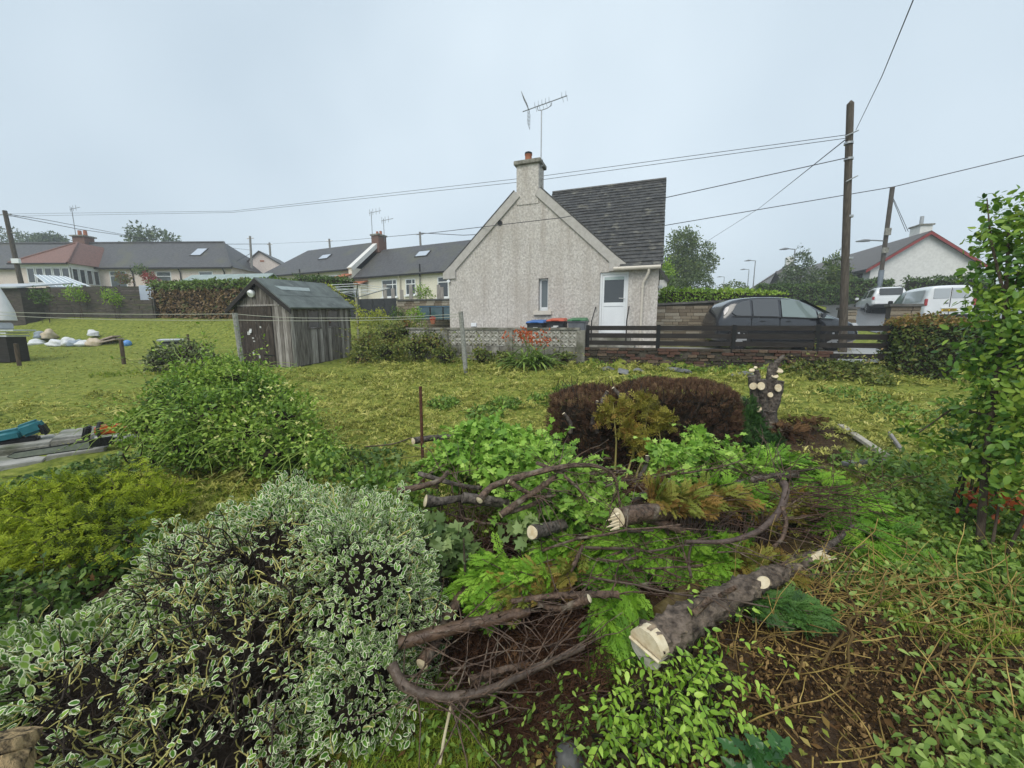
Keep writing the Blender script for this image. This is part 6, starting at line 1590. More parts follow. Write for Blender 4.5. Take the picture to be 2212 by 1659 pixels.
weeds('ground_ivy_leaves', 'dark ivy leaves carpeting the ground at the left', [g(120, 1050, .5), g(240, 1020, .45), g(330, 1010, .4), g(20, 1080, .5), g(700, 1010, .4), g(800, 1000, .35), g(880, 1040, .3), g(770, 1050, .3), g(640, 1010, .3)], 3600, .055, leaf_mat('ground_ivy', [(.025, .06, .018), (.07, .13, .035), (.15, .23, .07)]), [IVY, OVAL], hgt=.12)
weeds('near_weeds', 'small bright weeds and seedlings along the lower edge', [g(900, 1620, .22), g(1010, 1600, .2), g(1120, 1610, .2), g(1230, 1600, .2), g(860, 1560, .15), g(1330, 1640, .2), g(1450, 1640, .2), g(1560, 1640, .2)], 1700, .032, M_WEED, [leaf_oval(.42, .15, .24, droop=.2), DIAM], hgt=.16)
weeds('right_ground_cover', 'leafy ground cover under the overhanging shrub at the right', [g(2000, 1080, .4), g(2100, 1130, .4), g(1980, 1150, .4), g(2180, 1180, .4), g(2060, 1240, .35), g(2190, 1280, .35), g(1930, 1100, .3), g(1950, 1010, .35), g(2100, 1010, .4)], 4200, .05, M_WEED, [OVAL, DIAM], hgt=.15)

# thicket of cut brambles between shed and block wall
M_BRAM = leaf_mat('bramble_leaf', [(.045, .065, .022), (.09, .13, .035), (.17, .20, .06), (.20, .14, .075)])
bl = [tuple(P(u, v, Y)) + (r, r * .8, r * .75) for u, v, Y, r in ((790, 745, 11.8, .42), (840, 725, 11.9, .5), (880, 715, 11.9, .45), (830, 760, 11.3, .5), (900, 750, 11.4, .5), (940, 740, 11.4, .45), (960, 770, 11.0, .4), (780, 775, 11.4, .4), (1040, 772, 10.6, .33), (1090, 776, 10.5, .3), (1220, 776, 10.0, .25))]
shrub('bramble_thicket', 'tangled thicket of brambles and weeds between the shed and the block wall', 'thicket', bl, 6500, .085, M_BRAM, [OVAL, DIAM], depth=.45, stems=60, shoot=(120, .6, 9))
bl = [tuple(P(u, v, Y)) + (r, r * .8, r * .6) for u, v, Y, r in ((1730, 805, 8.5, .38), (1790, 803, 8.3, .42), (1850, 808, 7.9, .42), (1890, 825, 7.5, .36), (1760, 825, 8.0, .38))]
shrub('weed_bank', 'bank of cut weeds at the foot of the fence beside the hedge', 'weeds', bl, 3500, .075, M_BRAM, [OVAL, DIAM], depth=.5, stems=20, tint=.35, shoot=(70, .4, 8))
bl = [tuple(P(u, v, Y)) + (r, r * .8, r * .7) for u, v, Y, r in ((360, 770, 10.4, .45), (410, 765, 10.2, .5), (440, 780, 9.9, .35), (340, 785, 10.2, .3))]
shrub('variegated_bush', 'small pale speckled bush in front of the black composter', 'bush', bl, 1600, .095, leaf_mat('speckled_leaf', [(.035, .055, .025), (.09, .12, .06), (.28, .32, .22)]), [OVAL], depth=.3, stems=20)
# montbretia clump
mb_ = P(1148, 770, 9.9); mz = gz1(mb_.x, mb_.y)
mont = thing('montbretia_clump', 'clump of strap leaves with orange flowers in front of the block wall', 'flowering plant', (mb_.x, mb_.y, mz))
def strap(bend=.9, w=.05, k=6):
    V, F = [], []
    for i in range(k):
        f = i / (k - 1); y = math.sin(f * bend * 1.7) / (bend * 1.7) * 1.0; z = (1 - math.cos(f * bend * 1.7)) / (bend * 1.7)
        ww = w * (1 - f) ** .6 * (.6 + .6 * f if f < .4 else 1)
        V += [(-ww, y, -z), (0, y, -z - ww * .4), (ww, y, -z)]
    for i in range(k - 1):
        for c in (0, 1): F.append((i * 3 + c, i * 3 + c + 1, (i + 1) * 3 + c + 1, (i + 1) * 3 + c))
    return np.array(V), np.array(F), np.zeros(len(V))
N = 190
pos = np.stack([mb_.x + RNG.normal(0, .20, N), mb_.y + RNG.normal(0, .14, N), np.full(N, mz + .02)], -1)
ax = np.stack([RNG.normal(0, .75, N), RNG.normal(-.15, .5, N), np.full(N, 1.0)], -1)
scatter('foliage', [strap(.75), strap(1.05)], pos, ax, -ax * np.array([1, 1, 0]) + np.array([0, 0, .05]) + RNG.normal(0, .1, (N, 3)), RNG.uniform(.65, 1.0, N), .5 + RNG.normal(0, .25, N), leaf_mat('strap_leaf', [(.06, .12, .03), (.13, .22, .06), (.24, .33, .13)]), mont)
fl, fs = [], []
for i in range(26):
    e = np.array([mb_.x + RNG.normal(0, .38), mb_.y - .1 + RNG.normal(0, .15), mz + RNG.uniform(.55, .95)]); fs.append(np.array([[mb_.x + RNG.normal(0, .1), mb_.y, mz], [(mb_.x + e[0]) / 2, e[1], (mz + e[2]) / 2 + .1], e]))
    for j in range(9): fl.append(e + RNG.normal(0, .035, 3) + np.array([.03 * (j - 4), 0, .008 * abs(j - 4)]))
fl = np.array(fl); N = len(fl)
scatter('flower', DIAM, fl, RNG.normal(0, 1, (N, 3)) + np.array([0, 0, .6]), RNG.normal(0, 1, (N, 3)), .085, RNG.random(N), leaf_mat('orange_petal', [(.40, .065, .018), (.52, .10, .025), (.60, .16, .045)], gain=(1, 1, 1)), mont)
twig_mesh('flower_stem', fs, .006, .004, leaf_mat('flower_stalk', [(.08, .13, .04), (.12, .16, .05)], trans=0), mont)
# slate pieces on the lawn edge
M_SLATEP = mat('loose_slate', (.13, .135, .14), (.24, .245, .25), .6, 8, 5, .4)
for i, (u, v, s_) in enumerate(((1312, 800, .16), (1345, 806, .20), (1380, 804, .13), (1455, 802, .22), (1478, 806, .15), (1600, 812, .18), (1630, 815, .14))):
    p = onground(u, v); q = MB(Matrix.Translation(p) @ Matrix.Rotation(i * 1.3, 4, 'Z') @ Matrix.Rotation(.25 * math.sin(i), 4, 'X'))
    q.prism([(-s_, .0), (s_ * .9, .01), (s_, .05), (s_ * .2, .10), (-s_ * .8, .06)], -s_ * .6, s_ * .6)
    tag(q.build('loose_stone', M_SLATEP, None, bevel=.01), 'grey loose stone on the lawn edge, %s from the block wall' % ('first', 'second', 'third', 'fourth', 'fifth', 'sixth', 'seventh')[i], 'stone', 'loose stones along the lawn edge')

# ================================================================ tools on the paving at the left
M_SLABP = mat('old_paving', (.24, .24, .22), (.38, .37, .34), .8, 6, 6, .4, 40, .2, c3=(.13, .14, .09), s3=2, lo3=.5, hi3=.7)
a, b = onground(-60, 1000), onground(236, 948)
d = (b - a).normalized(); nn = Vector((-d.y, d.x, 0)); ln = (b - a).length
PVM = Matrix(((d.x, nn.x, 0, a.x), (d.y, nn.y, 0, a.y), (0, 0, 1, 0), (0, 0, 0, 1)))
zs = lambda x: gz1(*(PVM @ Vector((x, 0, 0)))[:2])
pav = tag(thing("paving", None, None, a), kind="structure")
x = 0
while x < ln:
    l = min(.62, ln - x)
    MB(PVM).box(x, x + l - .012, .0, .55, zs(x + l / 2) - .1, zs(x + l / 2) + .11).build('paving_slab', M_SLABP, pav, bevel=.008)
    MB(PVM).box(x, x + l - .012, -.07, -.012, zs(x + l / 2) - .1, zs(x + l / 2) + .085).build('edging', M_CONCD, pav, bevel=.006)
    MB(PVM).box(x + .05, x + l + .03, -.62, -.08, zs(x + l / 2) - .12, zs(x + l / 2) + .03).build('paving_slab', M_SLABP, pav, bevel=.008); x += l
# brush cutter
M_TEALP = mat('teal_plastic', (.020, .135, .165), (.030, .165, .20), .45, 8, 3); M_BLKP = mat('black_plastic', (.014, .014, .016), None, .5); M_ORG = mat('orange_plastic', (.58, .10, .02), (.64, .13, .03), .45, 6, 3); M_WHP = mat('pale_plastic', (.58, .58, .55), (.66, .66, .63), .5, 6, 3)
sx = ln - 1.62; z0 = zs(sx + .5) + .115
bc = thing('brush_cutter', 'teal brush cutter lying on the paving slabs', 'brush cutter', PVM @ Vector((sx, .25, z0)))
q = MB(PVM); q.tube([(sx - 1.3, .18, z0 + .05), (sx - .1, .23, z0 + .06), (sx + .42, .26, z0 + .07), (sx + .62, .27, z0 + .08)], [.026, .03, .032, .05], 10); q.build('shaft', M_TEALP, bc, True)
def rbox(name, m, c, sz, M, parent, rot=0, bevel=.03):
    return MB(M @ Matrix.Translation(c) @ Matrix.Rotation(rot, 4, 'Y')).box(-sz[0] / 2, sz[0] / 2, -sz[1] / 2, sz[1] / 2, -sz[2] / 2, sz[2] / 2).build(name, m, parent, True, bevel, 3)
rbox('motor_housing', M_TEALP, (sx + .72, .27, z0 + .10), (.30, .20, .15), PVM, bc, -.15, .045); rbox('battery', M_TEALP, (sx + .92, .27, z0 + .17), (.22, .17, .16), PVM, bc, -.35, .035)
rbox('motor_base', M_BLKP, (sx + .80, .27, z0 + .03), (.34, .17, .07), PVM, bc, 0, .02); rbox('battery_end', M_BLKP, (sx + 1.02, .27, z0 + .14), (.06, .16, .15), PVM, bc, -.3, .02)
rbox('clamp', M_TEALP, (sx - .36, .22, z0 + .10), (.12, .10, .20), PVM, bc, .1, .025)
MB(PVM).tube([(sx - .36, .24, z0 + .15), (sx - .28, .25, z0 + .22), (sx - .25, .26, z0 + .33)], .016, 8).build('handlebar', M_STEEL, bc, True)
MB(PVM).tube([(sx - .25, .26, z0 + .30), (sx - .26, .26, z0 + .42), (sx - .26, .26, z0 + .50), (sx - .24, .26, z0 + .54)], [.028, .032, .05, .04], 10).build('grip', M_BLKP, bc, True)
# chainsaw
cp = onground(240, 968); cz = cp.z + .05
CSM = Matrix.Translation((cp.x, cp.y, cz)) @ Matrix.Rotation(math.atan2(d.y, d.x) + .10, 4, 'Z') @ Matrix.Scale(1.18, 4)
cs = thing('chainsaw', 'orange and white chainsaw lying on the ground beside the paving', 'chainsaw', cp)
rbox('engine_cover', M_ORG, (.02, 0, .155), (.24, .17, .10), CSM, cs, .10, .035); rbox('body', M_WHP, (.02, 0, .075), (.28, .19, .09), CSM, cs, .0, .025)
MB(CSM).tube([(.12, -.02, .14), (.24, -.03, .17), (.38, -.02, .165), (.46, -.01, .12), (.44, 0, .07), (.32, 0, .04), (.14, 0, .05)], .022, 10).build('rear_handle', M_WHP, cs, True)
MB(CSM).tube([(-.06, -.11, .05), (-.07, -.12, .20), (-.05, -.03, .255), (-.04, .08, .23), (-.05, .11, .06)], .015, 8).build('front_handle', M_BLKP, cs, True)
rbox('hand_guard', M_BLKP, (-.15, 0, .16), (.06, .17, .14), CSM, cs, .25, .02); rbox('sprocket_cover', M_BLKP, (-.06, -.105, .06), (.18, .03, .09), CSM, cs, 0, .01)
q = MB(CSM); q.prism([(-.10, .02), (-.10, .085), (-.60, .075), (-.64, .055), (-.64, .045), (-.60, .028)], -.118, -.108); q.build('guide_bar', M_STEEL, cs)
MB(CSM).tube([(-.12, -.113, .088), (-.60, -.113, .078), (-.645, -.113, .05), (-.60, -.113, .024), (-.12, -.113, .016)], .007, 5).build('chain', M_BLKP, cs)
MB(CSM).box(-.09, .10, -.0965, -.0945, .062, .085).build('marking', M_BLKP, cs)

# ================================================================ shrubs left of centre
M_THICK = leaf_mat('thicket_leaf', [(.035, .085, .020), (.10, .19, .035), (.19, .31, .06), (.28, .38, .10)])
bl = [tuple(T(u, v, t)) + (r, r * .85, r * .8) for u, v, t, r in ((430, 850, 4.4, .42), (500, 840, 4.5, .45), (380, 900, 4.2, .38), (320, 925, 4.1, .28), (470, 910, 4.0, .45), (560, 880, 4.3, .42), (610, 920, 4.1, .38), (540, 950, 3.9, .38), (420, 960, 3.9, .36), (650, 965, 3.9, .28), (700, 985, 3.8, .18), (590, 985, 3.7, .25))]
th = shrub('flowering_thicket', 'bright green thicket with arching stems and pale yellow flowers on the lawn', 'shrub', bl, 24000, .046, M_THICK, [OVAL, DIAM], depth=.42, stems=40, single=60, up=.2, shoot=(190, .42, 11, .95))
arch = []
for i in range(170):
    b = bl[int(RNG.integers(0, len(bl)))]; dd = unit(RNG.normal(0, 1, 3) + np.array([0, -.4, .7])); s0 = np.array(b[:3]) + dd * np.array(b[3:]) * .9
    arch.append(wander(s0, dd + np.array([RNG.normal(.1, .5), -.3, .2]), RNG.uniform(.25, .7), 7, .12, .22))
twig_mesh('arching_stem', arch, .0035, .002, leaf_mat('green_stem', [(.14, .22, .06), (.24, .32, .10)], trans=0), th)
p, n_ = blob_points(420, [b for b in bl if b[0] > -2.75 or RNG.random() < .3], .05, .3); k = (p[:, 0] > -2.9) & (p[:, 1] < 4.3); p, n_ = p[k][:110], n_[k][:110]
pp = np.repeat(p + n_ * .03, 5, 0); N = len(pp)
scatter('flower', OVAL, pp, np.repeat(n_, 5, 0) * .4 + RNG.normal(0, 1, (N, 3)), np.repeat(n_, 5, 0) + RNG.normal(0, .3, (N, 3)), .030, RNG.random(N), leaf_mat('pale_yellow_petal', [(.62, .58, .26), (.75, .72, .42)]), th)
M_GHEATH = leaf_mat('golden_cypress', [(.045, .075, .010), (.21, .27, .020), (.38, .44, .035), (.52, .55, .08)], .6, .35, gain=(1.2, 1.25, 1))
bl = [tuple(T(u, v, t)) + (r, r * .8, r * .62) for u, v, t, r in ((60, 1130, 2.9, .42), (180, 1110, 2.95, .42), (290, 1100, 3.0, .36), (30, 1200, 2.6, .38), (140, 1180, 2.6, .36), (-60, 1180, 2.7, .45), (240, 1160, 2.6, .26))]
gh_ = shrub('golden_conifer', 'low golden yellow-green conifer behind the variegated shrub', 'conifer', bl, 6500, .095, M_GHEATH, FRONDL, depth=.5, stems=30, up=.2, rand=.5, axis_up=.5, shoot=(130, .22, 9, .7))

bl = [tuple(T(u, v, t)) + (r, r * .8, r * .6) for u, v, t, r in ((40, 1290, 2.35, .22), (130, 1280, 2.35, .22), (220, 1240, 2.45, .2), (0, 1350, 2.1, .22), (90, 1340, 2.1, .2), (-70, 1300, 2.2, .25), (300, 1190, 2.5, .18))]
shrub('dark_undergrowth', 'dark leafy undergrowth between the golden conifer and the variegated shrub', 'undergrowth', bl, 2000, .045, leaf_mat('undergrowth_leaf', [(.09, .05, .028), (.03, .07, .02), (.06, .12, .03), (.12, .19, .05)]), [OVAL, leaf_ivy()], depth=.5, stems=40, shoot=(50, .25, 7))
# ---------------------------------------------------------------- variegated euonymus in the corner
M_EUON = leaf_mat('euonymus_leaf', [(.035, .105, .018), (.075, .19, .028), (.17, .30, .05)], .42, .2, .3, margin=(.82, .84, .60))
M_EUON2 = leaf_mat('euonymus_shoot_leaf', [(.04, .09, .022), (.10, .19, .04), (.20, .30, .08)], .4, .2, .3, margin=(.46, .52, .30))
M_PTWIG = leaf_mat('pale_twig', [(.14, .12, .06), (.30, .28, .14), (.46, .44, .24)], .7, 0)
M_DTWIG = mat('dark_twig', (.018, .013, .010), (.050, .036, .027), .8, 30, 4)
EB = [(-.74, 1.74, .36, .37, .36, .46), (-1.16, 1.96, .36, .46, .42, .46), (-1.66, 2.0, .20, .46, .42, .38), (-.62, 1.42, .08, .24, .24, .38), (-1.75, 1.5, .02, .50, .40, .36), (-1.2, 1.25, -.05, .48, .32, .34), (-2.15, 1.6, .0, .4, .4, .28), (-.46, 1.68, .18, .12, .22, .32), (-1.15, 1.55, .16, .46, .38, .42)]
eu = thing('variegated_euonymus', 'large spreading shrub of green leaves edged in white, filling the lower left', 'shrub', (-1.1, 1.7, .1))
p, n_ = blob_points(44000, EB, .22, .2)
def pruned(p, n_):
    """the sheared face towards the path, left nearly bare"""
    q = (p[:, 0] - (-1.28)) / .66; w_ = (p[:, 2] - .36) / .34
    return np.clip(1.25 - np.hypot(q, w_), 0, 1) * np.clip(.2 - n_[:, 1] + .1, 0, 1) * 1.9 * np.clip((-.80 - p[:, 0]) / .2, 0, 1)
pr = pruned(p, n_)
k = RNG.random(len(p)) > np.clip(pr * 1.25 + .35 * np.clip((-1.0 - p[:, 0]) / .3, 0, 1), 0, .93); p, n_ = p[k], n_[k]; N = len(p)
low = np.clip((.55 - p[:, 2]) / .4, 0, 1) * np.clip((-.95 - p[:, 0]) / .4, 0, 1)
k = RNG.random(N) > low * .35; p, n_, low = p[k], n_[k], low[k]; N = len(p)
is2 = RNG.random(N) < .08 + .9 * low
ax = unit(n_ * .9 + np.array([0, -.1, .25]) + RNG.normal(0, .55, (N, 3))); nor = unit(n_ * .5 + np.array([0, 0, .45]) + RNG.normal(0, .75, (N, 3)))
EUT = [leaf_oval(.56, .16, droop=.15), leaf_oval(.48, .26, droop=.28), leaf_oval(.60, .10, droop=.08)]
sz = RNG.uniform(.017, .034, N) * (1 + .35 * np.clip((-.95 - p[:, 0]) / .5, 0, 1))
tn = .5 + RNG.normal(0, .28, N)
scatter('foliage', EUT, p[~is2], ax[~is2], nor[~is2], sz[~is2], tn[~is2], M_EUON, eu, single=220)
scatter('greener_foliage', EUT, p[is2], ax[is2], nor[is2], sz[is2] * 1.2, tn[is2], M_EUON2, eu, single=60)  # greener, less variegated leaves, mostly low on the left
bm = bmesh.new()
for (cx, cy_, cz, rx, ry, rz_) in EB: bmesh.ops.create_icosphere(bm, subdivisions=3, radius=1, matrix=Matrix.Translation((cx, cy_, cz)) @ Matrix.Diagonal((rx * .60, ry * .60, rz_ * .62, 1)))
me = bpy.data.meshes.new('shade_core'); bm.to_mesh(me); bm.free(); me.materials.append(mat('deep_inner_shade_tone', (.010, .008, .006), (.028, .021, .016), .95, 20, 6, .9, 40, .1)); o = link('shade_core', me, eu); o['kind'] = 'stuff'  # near-black filler ellipsoids, painted as the deep shade between the leaves
tw, tw2 = [], []
p2, n2 = blob_points(14000, EB, .40, .1); pr2 = pruned(p2, n2); k = (pr2 > .25) | (RNG.random(len(p2)) < .12); p2, n2 = p2[k], n2[k]
for i in range(min(2000, len(p2))):
    dd = n2[i] * .6 + RNG.normal(0, .7, 3) + np.array([.25, 0, .1]); tw.append(wander(p2[i] - n2[i] * .06, dd, RNG.uniform(.08, .26), 5, .25))
for i in range(2000, min(3800, len(p2))):
    dd = n2[i] * .8 + RNG.normal(0, .5, 3) + np.array([.2, 0, .15]); tw2.append(wander(p2[i] + n2[i] * .02, dd, RNG.uniform(.03, .10), 4, .25))
twig_mesh('twig', tw, .0040, .0022, M_DTWIG, eu); twig_mesh('cut_twig', tw2, .0030, .0022, M_PTWIG, eu)
p3, n3 = blob_points(260, EB, .1, .5); shoots('stray_shoot', p3 - n3 * .05, n3 + RNG.normal(0, .4, n3.shape) + np.array([0, 0, .35]), .14, 9, EUT, .029, M_EUON, eu, M_PTWIG)
for i in range(10):
    s0 = np.array([-1.2 + RNG.normal(0, .3), 1.65 + RNG.normal(0, .12), .05]); MB().tube(wander(s0, (RNG.normal(0, .5), -.1, 1), .45, 7, .25), .008, 6, .003).build('main_stem', M_DTWIG, eu, True)
# sprigs standing out of the bare face
sp, sa, sn = [], [], []
for i in range(330):
    j = int(RNG.integers(0, len(p2))); c = p2[j] + n2[j] * .05
    for q_ in range(5): sp.append(c + RNG.normal(0, .014, 3)); sa.append(n2[j] * .6 + RNG.normal(0, .8, 3)); sn.append(n2[j] + np.array([0, 0, .5]) + RNG.normal(0, .4, 3))
scatter('sprig', EUT, np.array(sp), np.array(sa), np.array(sn), RNG.uniform(.018, .034, len(sp)), RNG.random(len(sp)), M_EUON, eu)
# the few plain shoots behind it
M_PLAIN = leaf_mat('plain_shoot_leaf', [(.035, .09, .022), (.10, .19, .04), (.22, .32, .08)])
bl = [tuple(T(u, v, t)) + (r, r, r * .8) for u, v, t, r in ((830, 1060, 2.5, .16), (900, 1080, 2.45, .14), (870, 1130, 2.25, .14), (780, 1040, 2.6, .15), (700, 1010, 2.8, .16), (930, 1140, 2.3, .10))]
shrub('plain_green_shoots', 'plain green euonymus shoots behind the variegated shrub', 'shrub', bl, 1300, .042, M_PLAIN, [OVAL], core=False, depth=.8, stems=26, single=40)

# ---------------------------------------------------------------- wood
M_BARKR = mat('reddish_bark', (.034, .021, .015), (.165, .105, .072), .6, 38, 7, .9, 50, .4, stretch=(1, 1, 1), c3=(.20, .165, .125), s3=12, lo3=.56, hi3=.70)
M_BARKD = mat('rough_grey_bark', (.030, .024, .020), (.16, .135, .115), .8, 34, 7, 1.0, 30, .3, c3=(.26, .22, .17), s3=14, lo3=.58, hi3=.75)
M_CUT = mat('fresh_cut_wood', (.58, .47, .30), (.72, .63, .46), .75, 26, 5, .2, 60, .2, c3=(.46, .27, .10), s3=9, lo3=.62, hi3=.78)
def roughen(pts, n=4):
    out = []
    for a, b in zip(pts, pts[1:]):
        for i in range(n): out.append(a.lerp(b, i / n))
    return out + [pts[-1]]
def log(name, label, pts, r0, r1, m, cuts=(1, 0), cat='branch', rough=.05, n=12, parent=None, seg=4, slant=.0):
    """a length of felled wood: bark, and a pale face at each sawn end"""
    pts = roughen([Vector(p) for p in pts], seg)
    # smooth the path
    for _ in range(2): pts = [pts[0]] + [(pts[i - 1] + pts[i] * 2 + pts[i + 1]) / 4 for i in range(1, len(pts) - 1)] + [pts[-1]]
    k = len(pts); rr = [(r0 + (r1 - r0) * i / (k - 1)) * (1 + random.uniform(-rough, rough)) for i in range(k)]
    t = parent or thing(name, label, cat, pts[0])
    q = MB().tube(pts, rr, n)
    for i, v in enumerate(q.v):
        c = pts[min(i // n, k - 1)]; o_ = v - c; f = 1 + rough * 1.6 * math.sin(v.x * 61 + v.z * 47) * math.sin(v.y * 53 + v.z * 31) + rough * 1.2 * math.sin(i * 2.4 + v.x * 23); q.v[i] = c + o_ * f
    q.build('bark' if parent is None else name, m, t, True, angle=55)
    for end, on in ((0, cuts[0]), (-1, cuts[1])):
        if not on: continue
        d = (pts[0] - pts[1] if end == 0 else pts[-1] - pts[-2]).normalized(); c = pts[end] + d * .003
        up = d.orthogonal().normalized(); sd = d.cross(up); r = rr[end] * .93
        V = [c + d * .004] + [c + (up * math.cos(a) + sd * math.sin(a)) * r * (1 + .05 * math.sin(3 * a)) for a in [2 * math.pi * i / 18 for i in range(18)]]
        MB().add(V, [(0, 1 + i, 1 + (i + 1) % 18) for i in range(18)]).build('cut_face', M_CUT, t)
    return t
def side_twigs(t, pts, n, ln, r, m, spread=.8, name='side_twig', fr=(0.05, 1), grav=.05):
    pts = [np.array(p) for p in pts]; out = []
    for i in range(n):
        f = RNG.uniform(*fr) * (len(pts) - 1); j = min(int(f), len(pts) - 2); a = pts[j] + (pts[j + 1] - pts[j]) * (f - j); d = unit(pts[j + 1] - pts[j])
        out.append(wander(a, d + RNG.normal(0, spread, 3) + np.array([0, 0, .15]), ln * RNG.uniform(.4, 1.2), 6, .18, grav))
    twig_mesh(name, out, r, r * .35, m, t); return out

# ---------------------------------------------------------------- the browned hedge stub
M_DEAD = leaf_mat('dead_thuja', [(.026, .015, .010), (.068, .039, .026), (.125, .075, .047), (.19, .13, .072)], .85, .05, .1, gain=(1.25, 1.2, 1.2))
dh = thing('dead_conifer_hedge', 'clipped browned conifer hedge stub in the middle of the garden', 'hedge', (1.45, 4.2, .3))
def hull(n, cx, cy, rx, ry, z0, zt, pwr=3.0):
    a = RNG.uniform(0, 2 * np.pi, n); h = RNG.random(n); top = RNG.random(n) < .30
    ca, sa = np.cos(a), np.sin(a); rr = (np.abs(ca) ** pwr + np.abs(sa) ** pwr) ** (-1 / pwr)
    f = np.where(top, np.sqrt(RNG.random(n)), 1 - .12 * RNG.random(n) ** 2)
    bulge = .90 + .10 * np.sin(np.clip(h, 0, 1) * np.pi)
    x = cx + rx * rr * ca * f * np.where(top, 1, bulge) * (1 + .05 * np.sin(7 * a)); y = cy + ry * rr * sa * f * np.where(top, 1, bulge)
    z = np.where(top, zt + .03 * noise2(x, y, 6, 1) - .10 * f ** 4, z0 + (zt - z0 - .04) * h)
    nn = np.stack([np.where(top, 0, ca), np.where(top, 0, sa), np.where(top, 1, .15)], -1)
    return np.stack([x, y, z], -1), unit(nn)
def dead_block(n, *a):
    p, nn = hull(n, *a); N = len(p)
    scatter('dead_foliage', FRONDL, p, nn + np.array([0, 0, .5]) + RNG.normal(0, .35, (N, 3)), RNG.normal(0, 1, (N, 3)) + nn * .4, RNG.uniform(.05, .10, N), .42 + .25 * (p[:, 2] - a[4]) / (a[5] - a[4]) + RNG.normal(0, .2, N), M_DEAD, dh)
dead_block(5200, 1.85, 4.35, .66, .42, .25, 1.03); dead_block(3600, .93, 4.15, .48, .42, .20, .98)
for cx, cy_, rx, ry, zt in ((1.85, 4.35, .58, .34, .95), (.93, 4.15, .40, .34, .88)):
    bm = bmesh.new(); bmesh.ops.create_cube(bm, size=2, matrix=Matrix.Translation((cx, cy_, .55)) @ Matrix.Diagonal((rx * .9, ry * .9, zt - .6, 1))); bmesh.ops.subdivide_edges(bm, edges=bm.edges, cuts=4, use_grid_fill=True)
    for v in bm.verts: v.co += Vector((.03 * math.sin(17 * v.co.z), .03 * math.sin(19 * v.co.x), .02 * math.sin(21 * v.co.y)))
    me = bpy.data.meshes.new('shade_core'); bm.to_mesh(me); bm.free(); me.materials.append(M_INSHADE); o = link('shade_core', me, dh); o['kind'] = 'stuff'  # added dark block, painted as the shade inside the stub
tw = [wander((.6 + RNG.random() * 1.7, 3.85 + RNG.random() * .3, .3 + RNG.random() * .5), (RNG.normal(0, .3), -.3, 1), .3, 5, .2) for _ in range(180)] + [wander((.5 + RNG.random() * 1.9, 3.85 + RNG.random() * .8, .88 + RNG.random() * .08), (RNG.normal(0, .5), RNG.normal(0, .4), 1), RNG.uniform(.08, .25), 5, .2) for _ in range(240)]
twig_mesh('twig', tw, .005, .002, M_DTWIG, dh)
for i, (u, v, h_) in enumerate(((1290, 905, .35), (1275, 895, .28), (1300, 868, .25), (1335, 850, .2), (1232, 905, .2))):
    p = T(u, v + 30, 3.9); log('cut_stem', '', [p, p + Vector((random.uniform(-.06, .06), 0, h_ * .5)), p + Vector((random.uniform(-.08, .08), 0, h_))], .024, .018, M_BARKD, (0, 1), parent=dh)
M_WILT = leaf_mat('wilting_yew', [(.10, .09, .02), (.19, .19, .035), (.26, .24, .06), (.32, .20, .08)])
bl = [tuple(T(u, v, t)) + (r, r * .6, r) for u, v, t, r in ((1330, 890, 3.75, .12), (1390, 880, 3.7, .12), (1430, 910, 3.7, .11), (1360, 930, 3.65, .10), (1380, 960, 3.6, .12), (1300, 900, 3.8, .08))]
shrub('wilted_spray', 'yellowing conifer spray lying over the browned hedge stub', 'branch', bl, 620, .11, M_WILT, FRONDL, core=False, depth=.9, stems=5, stem_m=M_PTWIG)

# ---------------------------------------------------------------- cut stump with sawn limbs
stb = onground(1656, 918)
stump = thing('sawn_stump', 'tall dark stump with many pale sawn limb ends beside the browned hedge', 'stump', stb)
yS = stb.y
def S(u, v, dy=0): return P(u, v, yS + dy)
for pts, r0, r1 in (([stb - Vector((0, 0, .1)), S(1652, 900), S(1654, 882, -.02)], .17, .12), ([S(1656, 890), S(1664, 835), S(1668, 800), S(1672, 784)], .075, .05), ([S(1668, 800), S(1680, 780), S(1695, 768)], .045, .02), ([S(1662, 895, -.05), S(1677, 855, -.06), S(1683, 822, -.06)], .075, .055), ([S(1645, 895, -.03), S(1630, 850, -.04), S(1624, 812, -.04)], .07, .05), ([S(1650, 885, -.08), S(1647, 845, -.10), S(1645, 820, -.1)], .06, .05), ([S(1640, 850, .05), S(1637, 815, .05), S(1634, 800, .05)], .04, .03), ([S(1630, 890, -.1), S(1600, 870, -.2), S(1583, 864, -.25)], .05, .04), ([S(1630, 890, -.08), S(1612, 875, -.25), S(1606, 868, -.3)], .05, .045), ([S(1645, 900, -.15), S(1640, 890, -.25), S(1638, 884, -.3)], .05, .045)):
    log('limb', '', pts, r0, r1, M_BARKD, (0, 0), parent=stump, rough=.08)
def cutdisc(c, nrm, r, parent, squash=.8):
    nrm = Vector(nrm).normalized(); up = nrm.orthogonal().normalized(); sd = nrm.cross(up)
    ring = [c + nrm * .006 + (up * math.cos(a) + sd * math.sin(a) * squash) * r * (1 + .06 * math.sin(2 * a + r * 90)) for a in [2 * math.pi * i / 18 for i in range(18)]]
    MB().add(ring + [p - nrm * .014 for p in ring], [tuple(range(18))] + [(i, i + 18, (i + 1) % 18 + 18, (i + 1) % 18) for i in range(18)]).build('cut_face', M_CUT, parent)
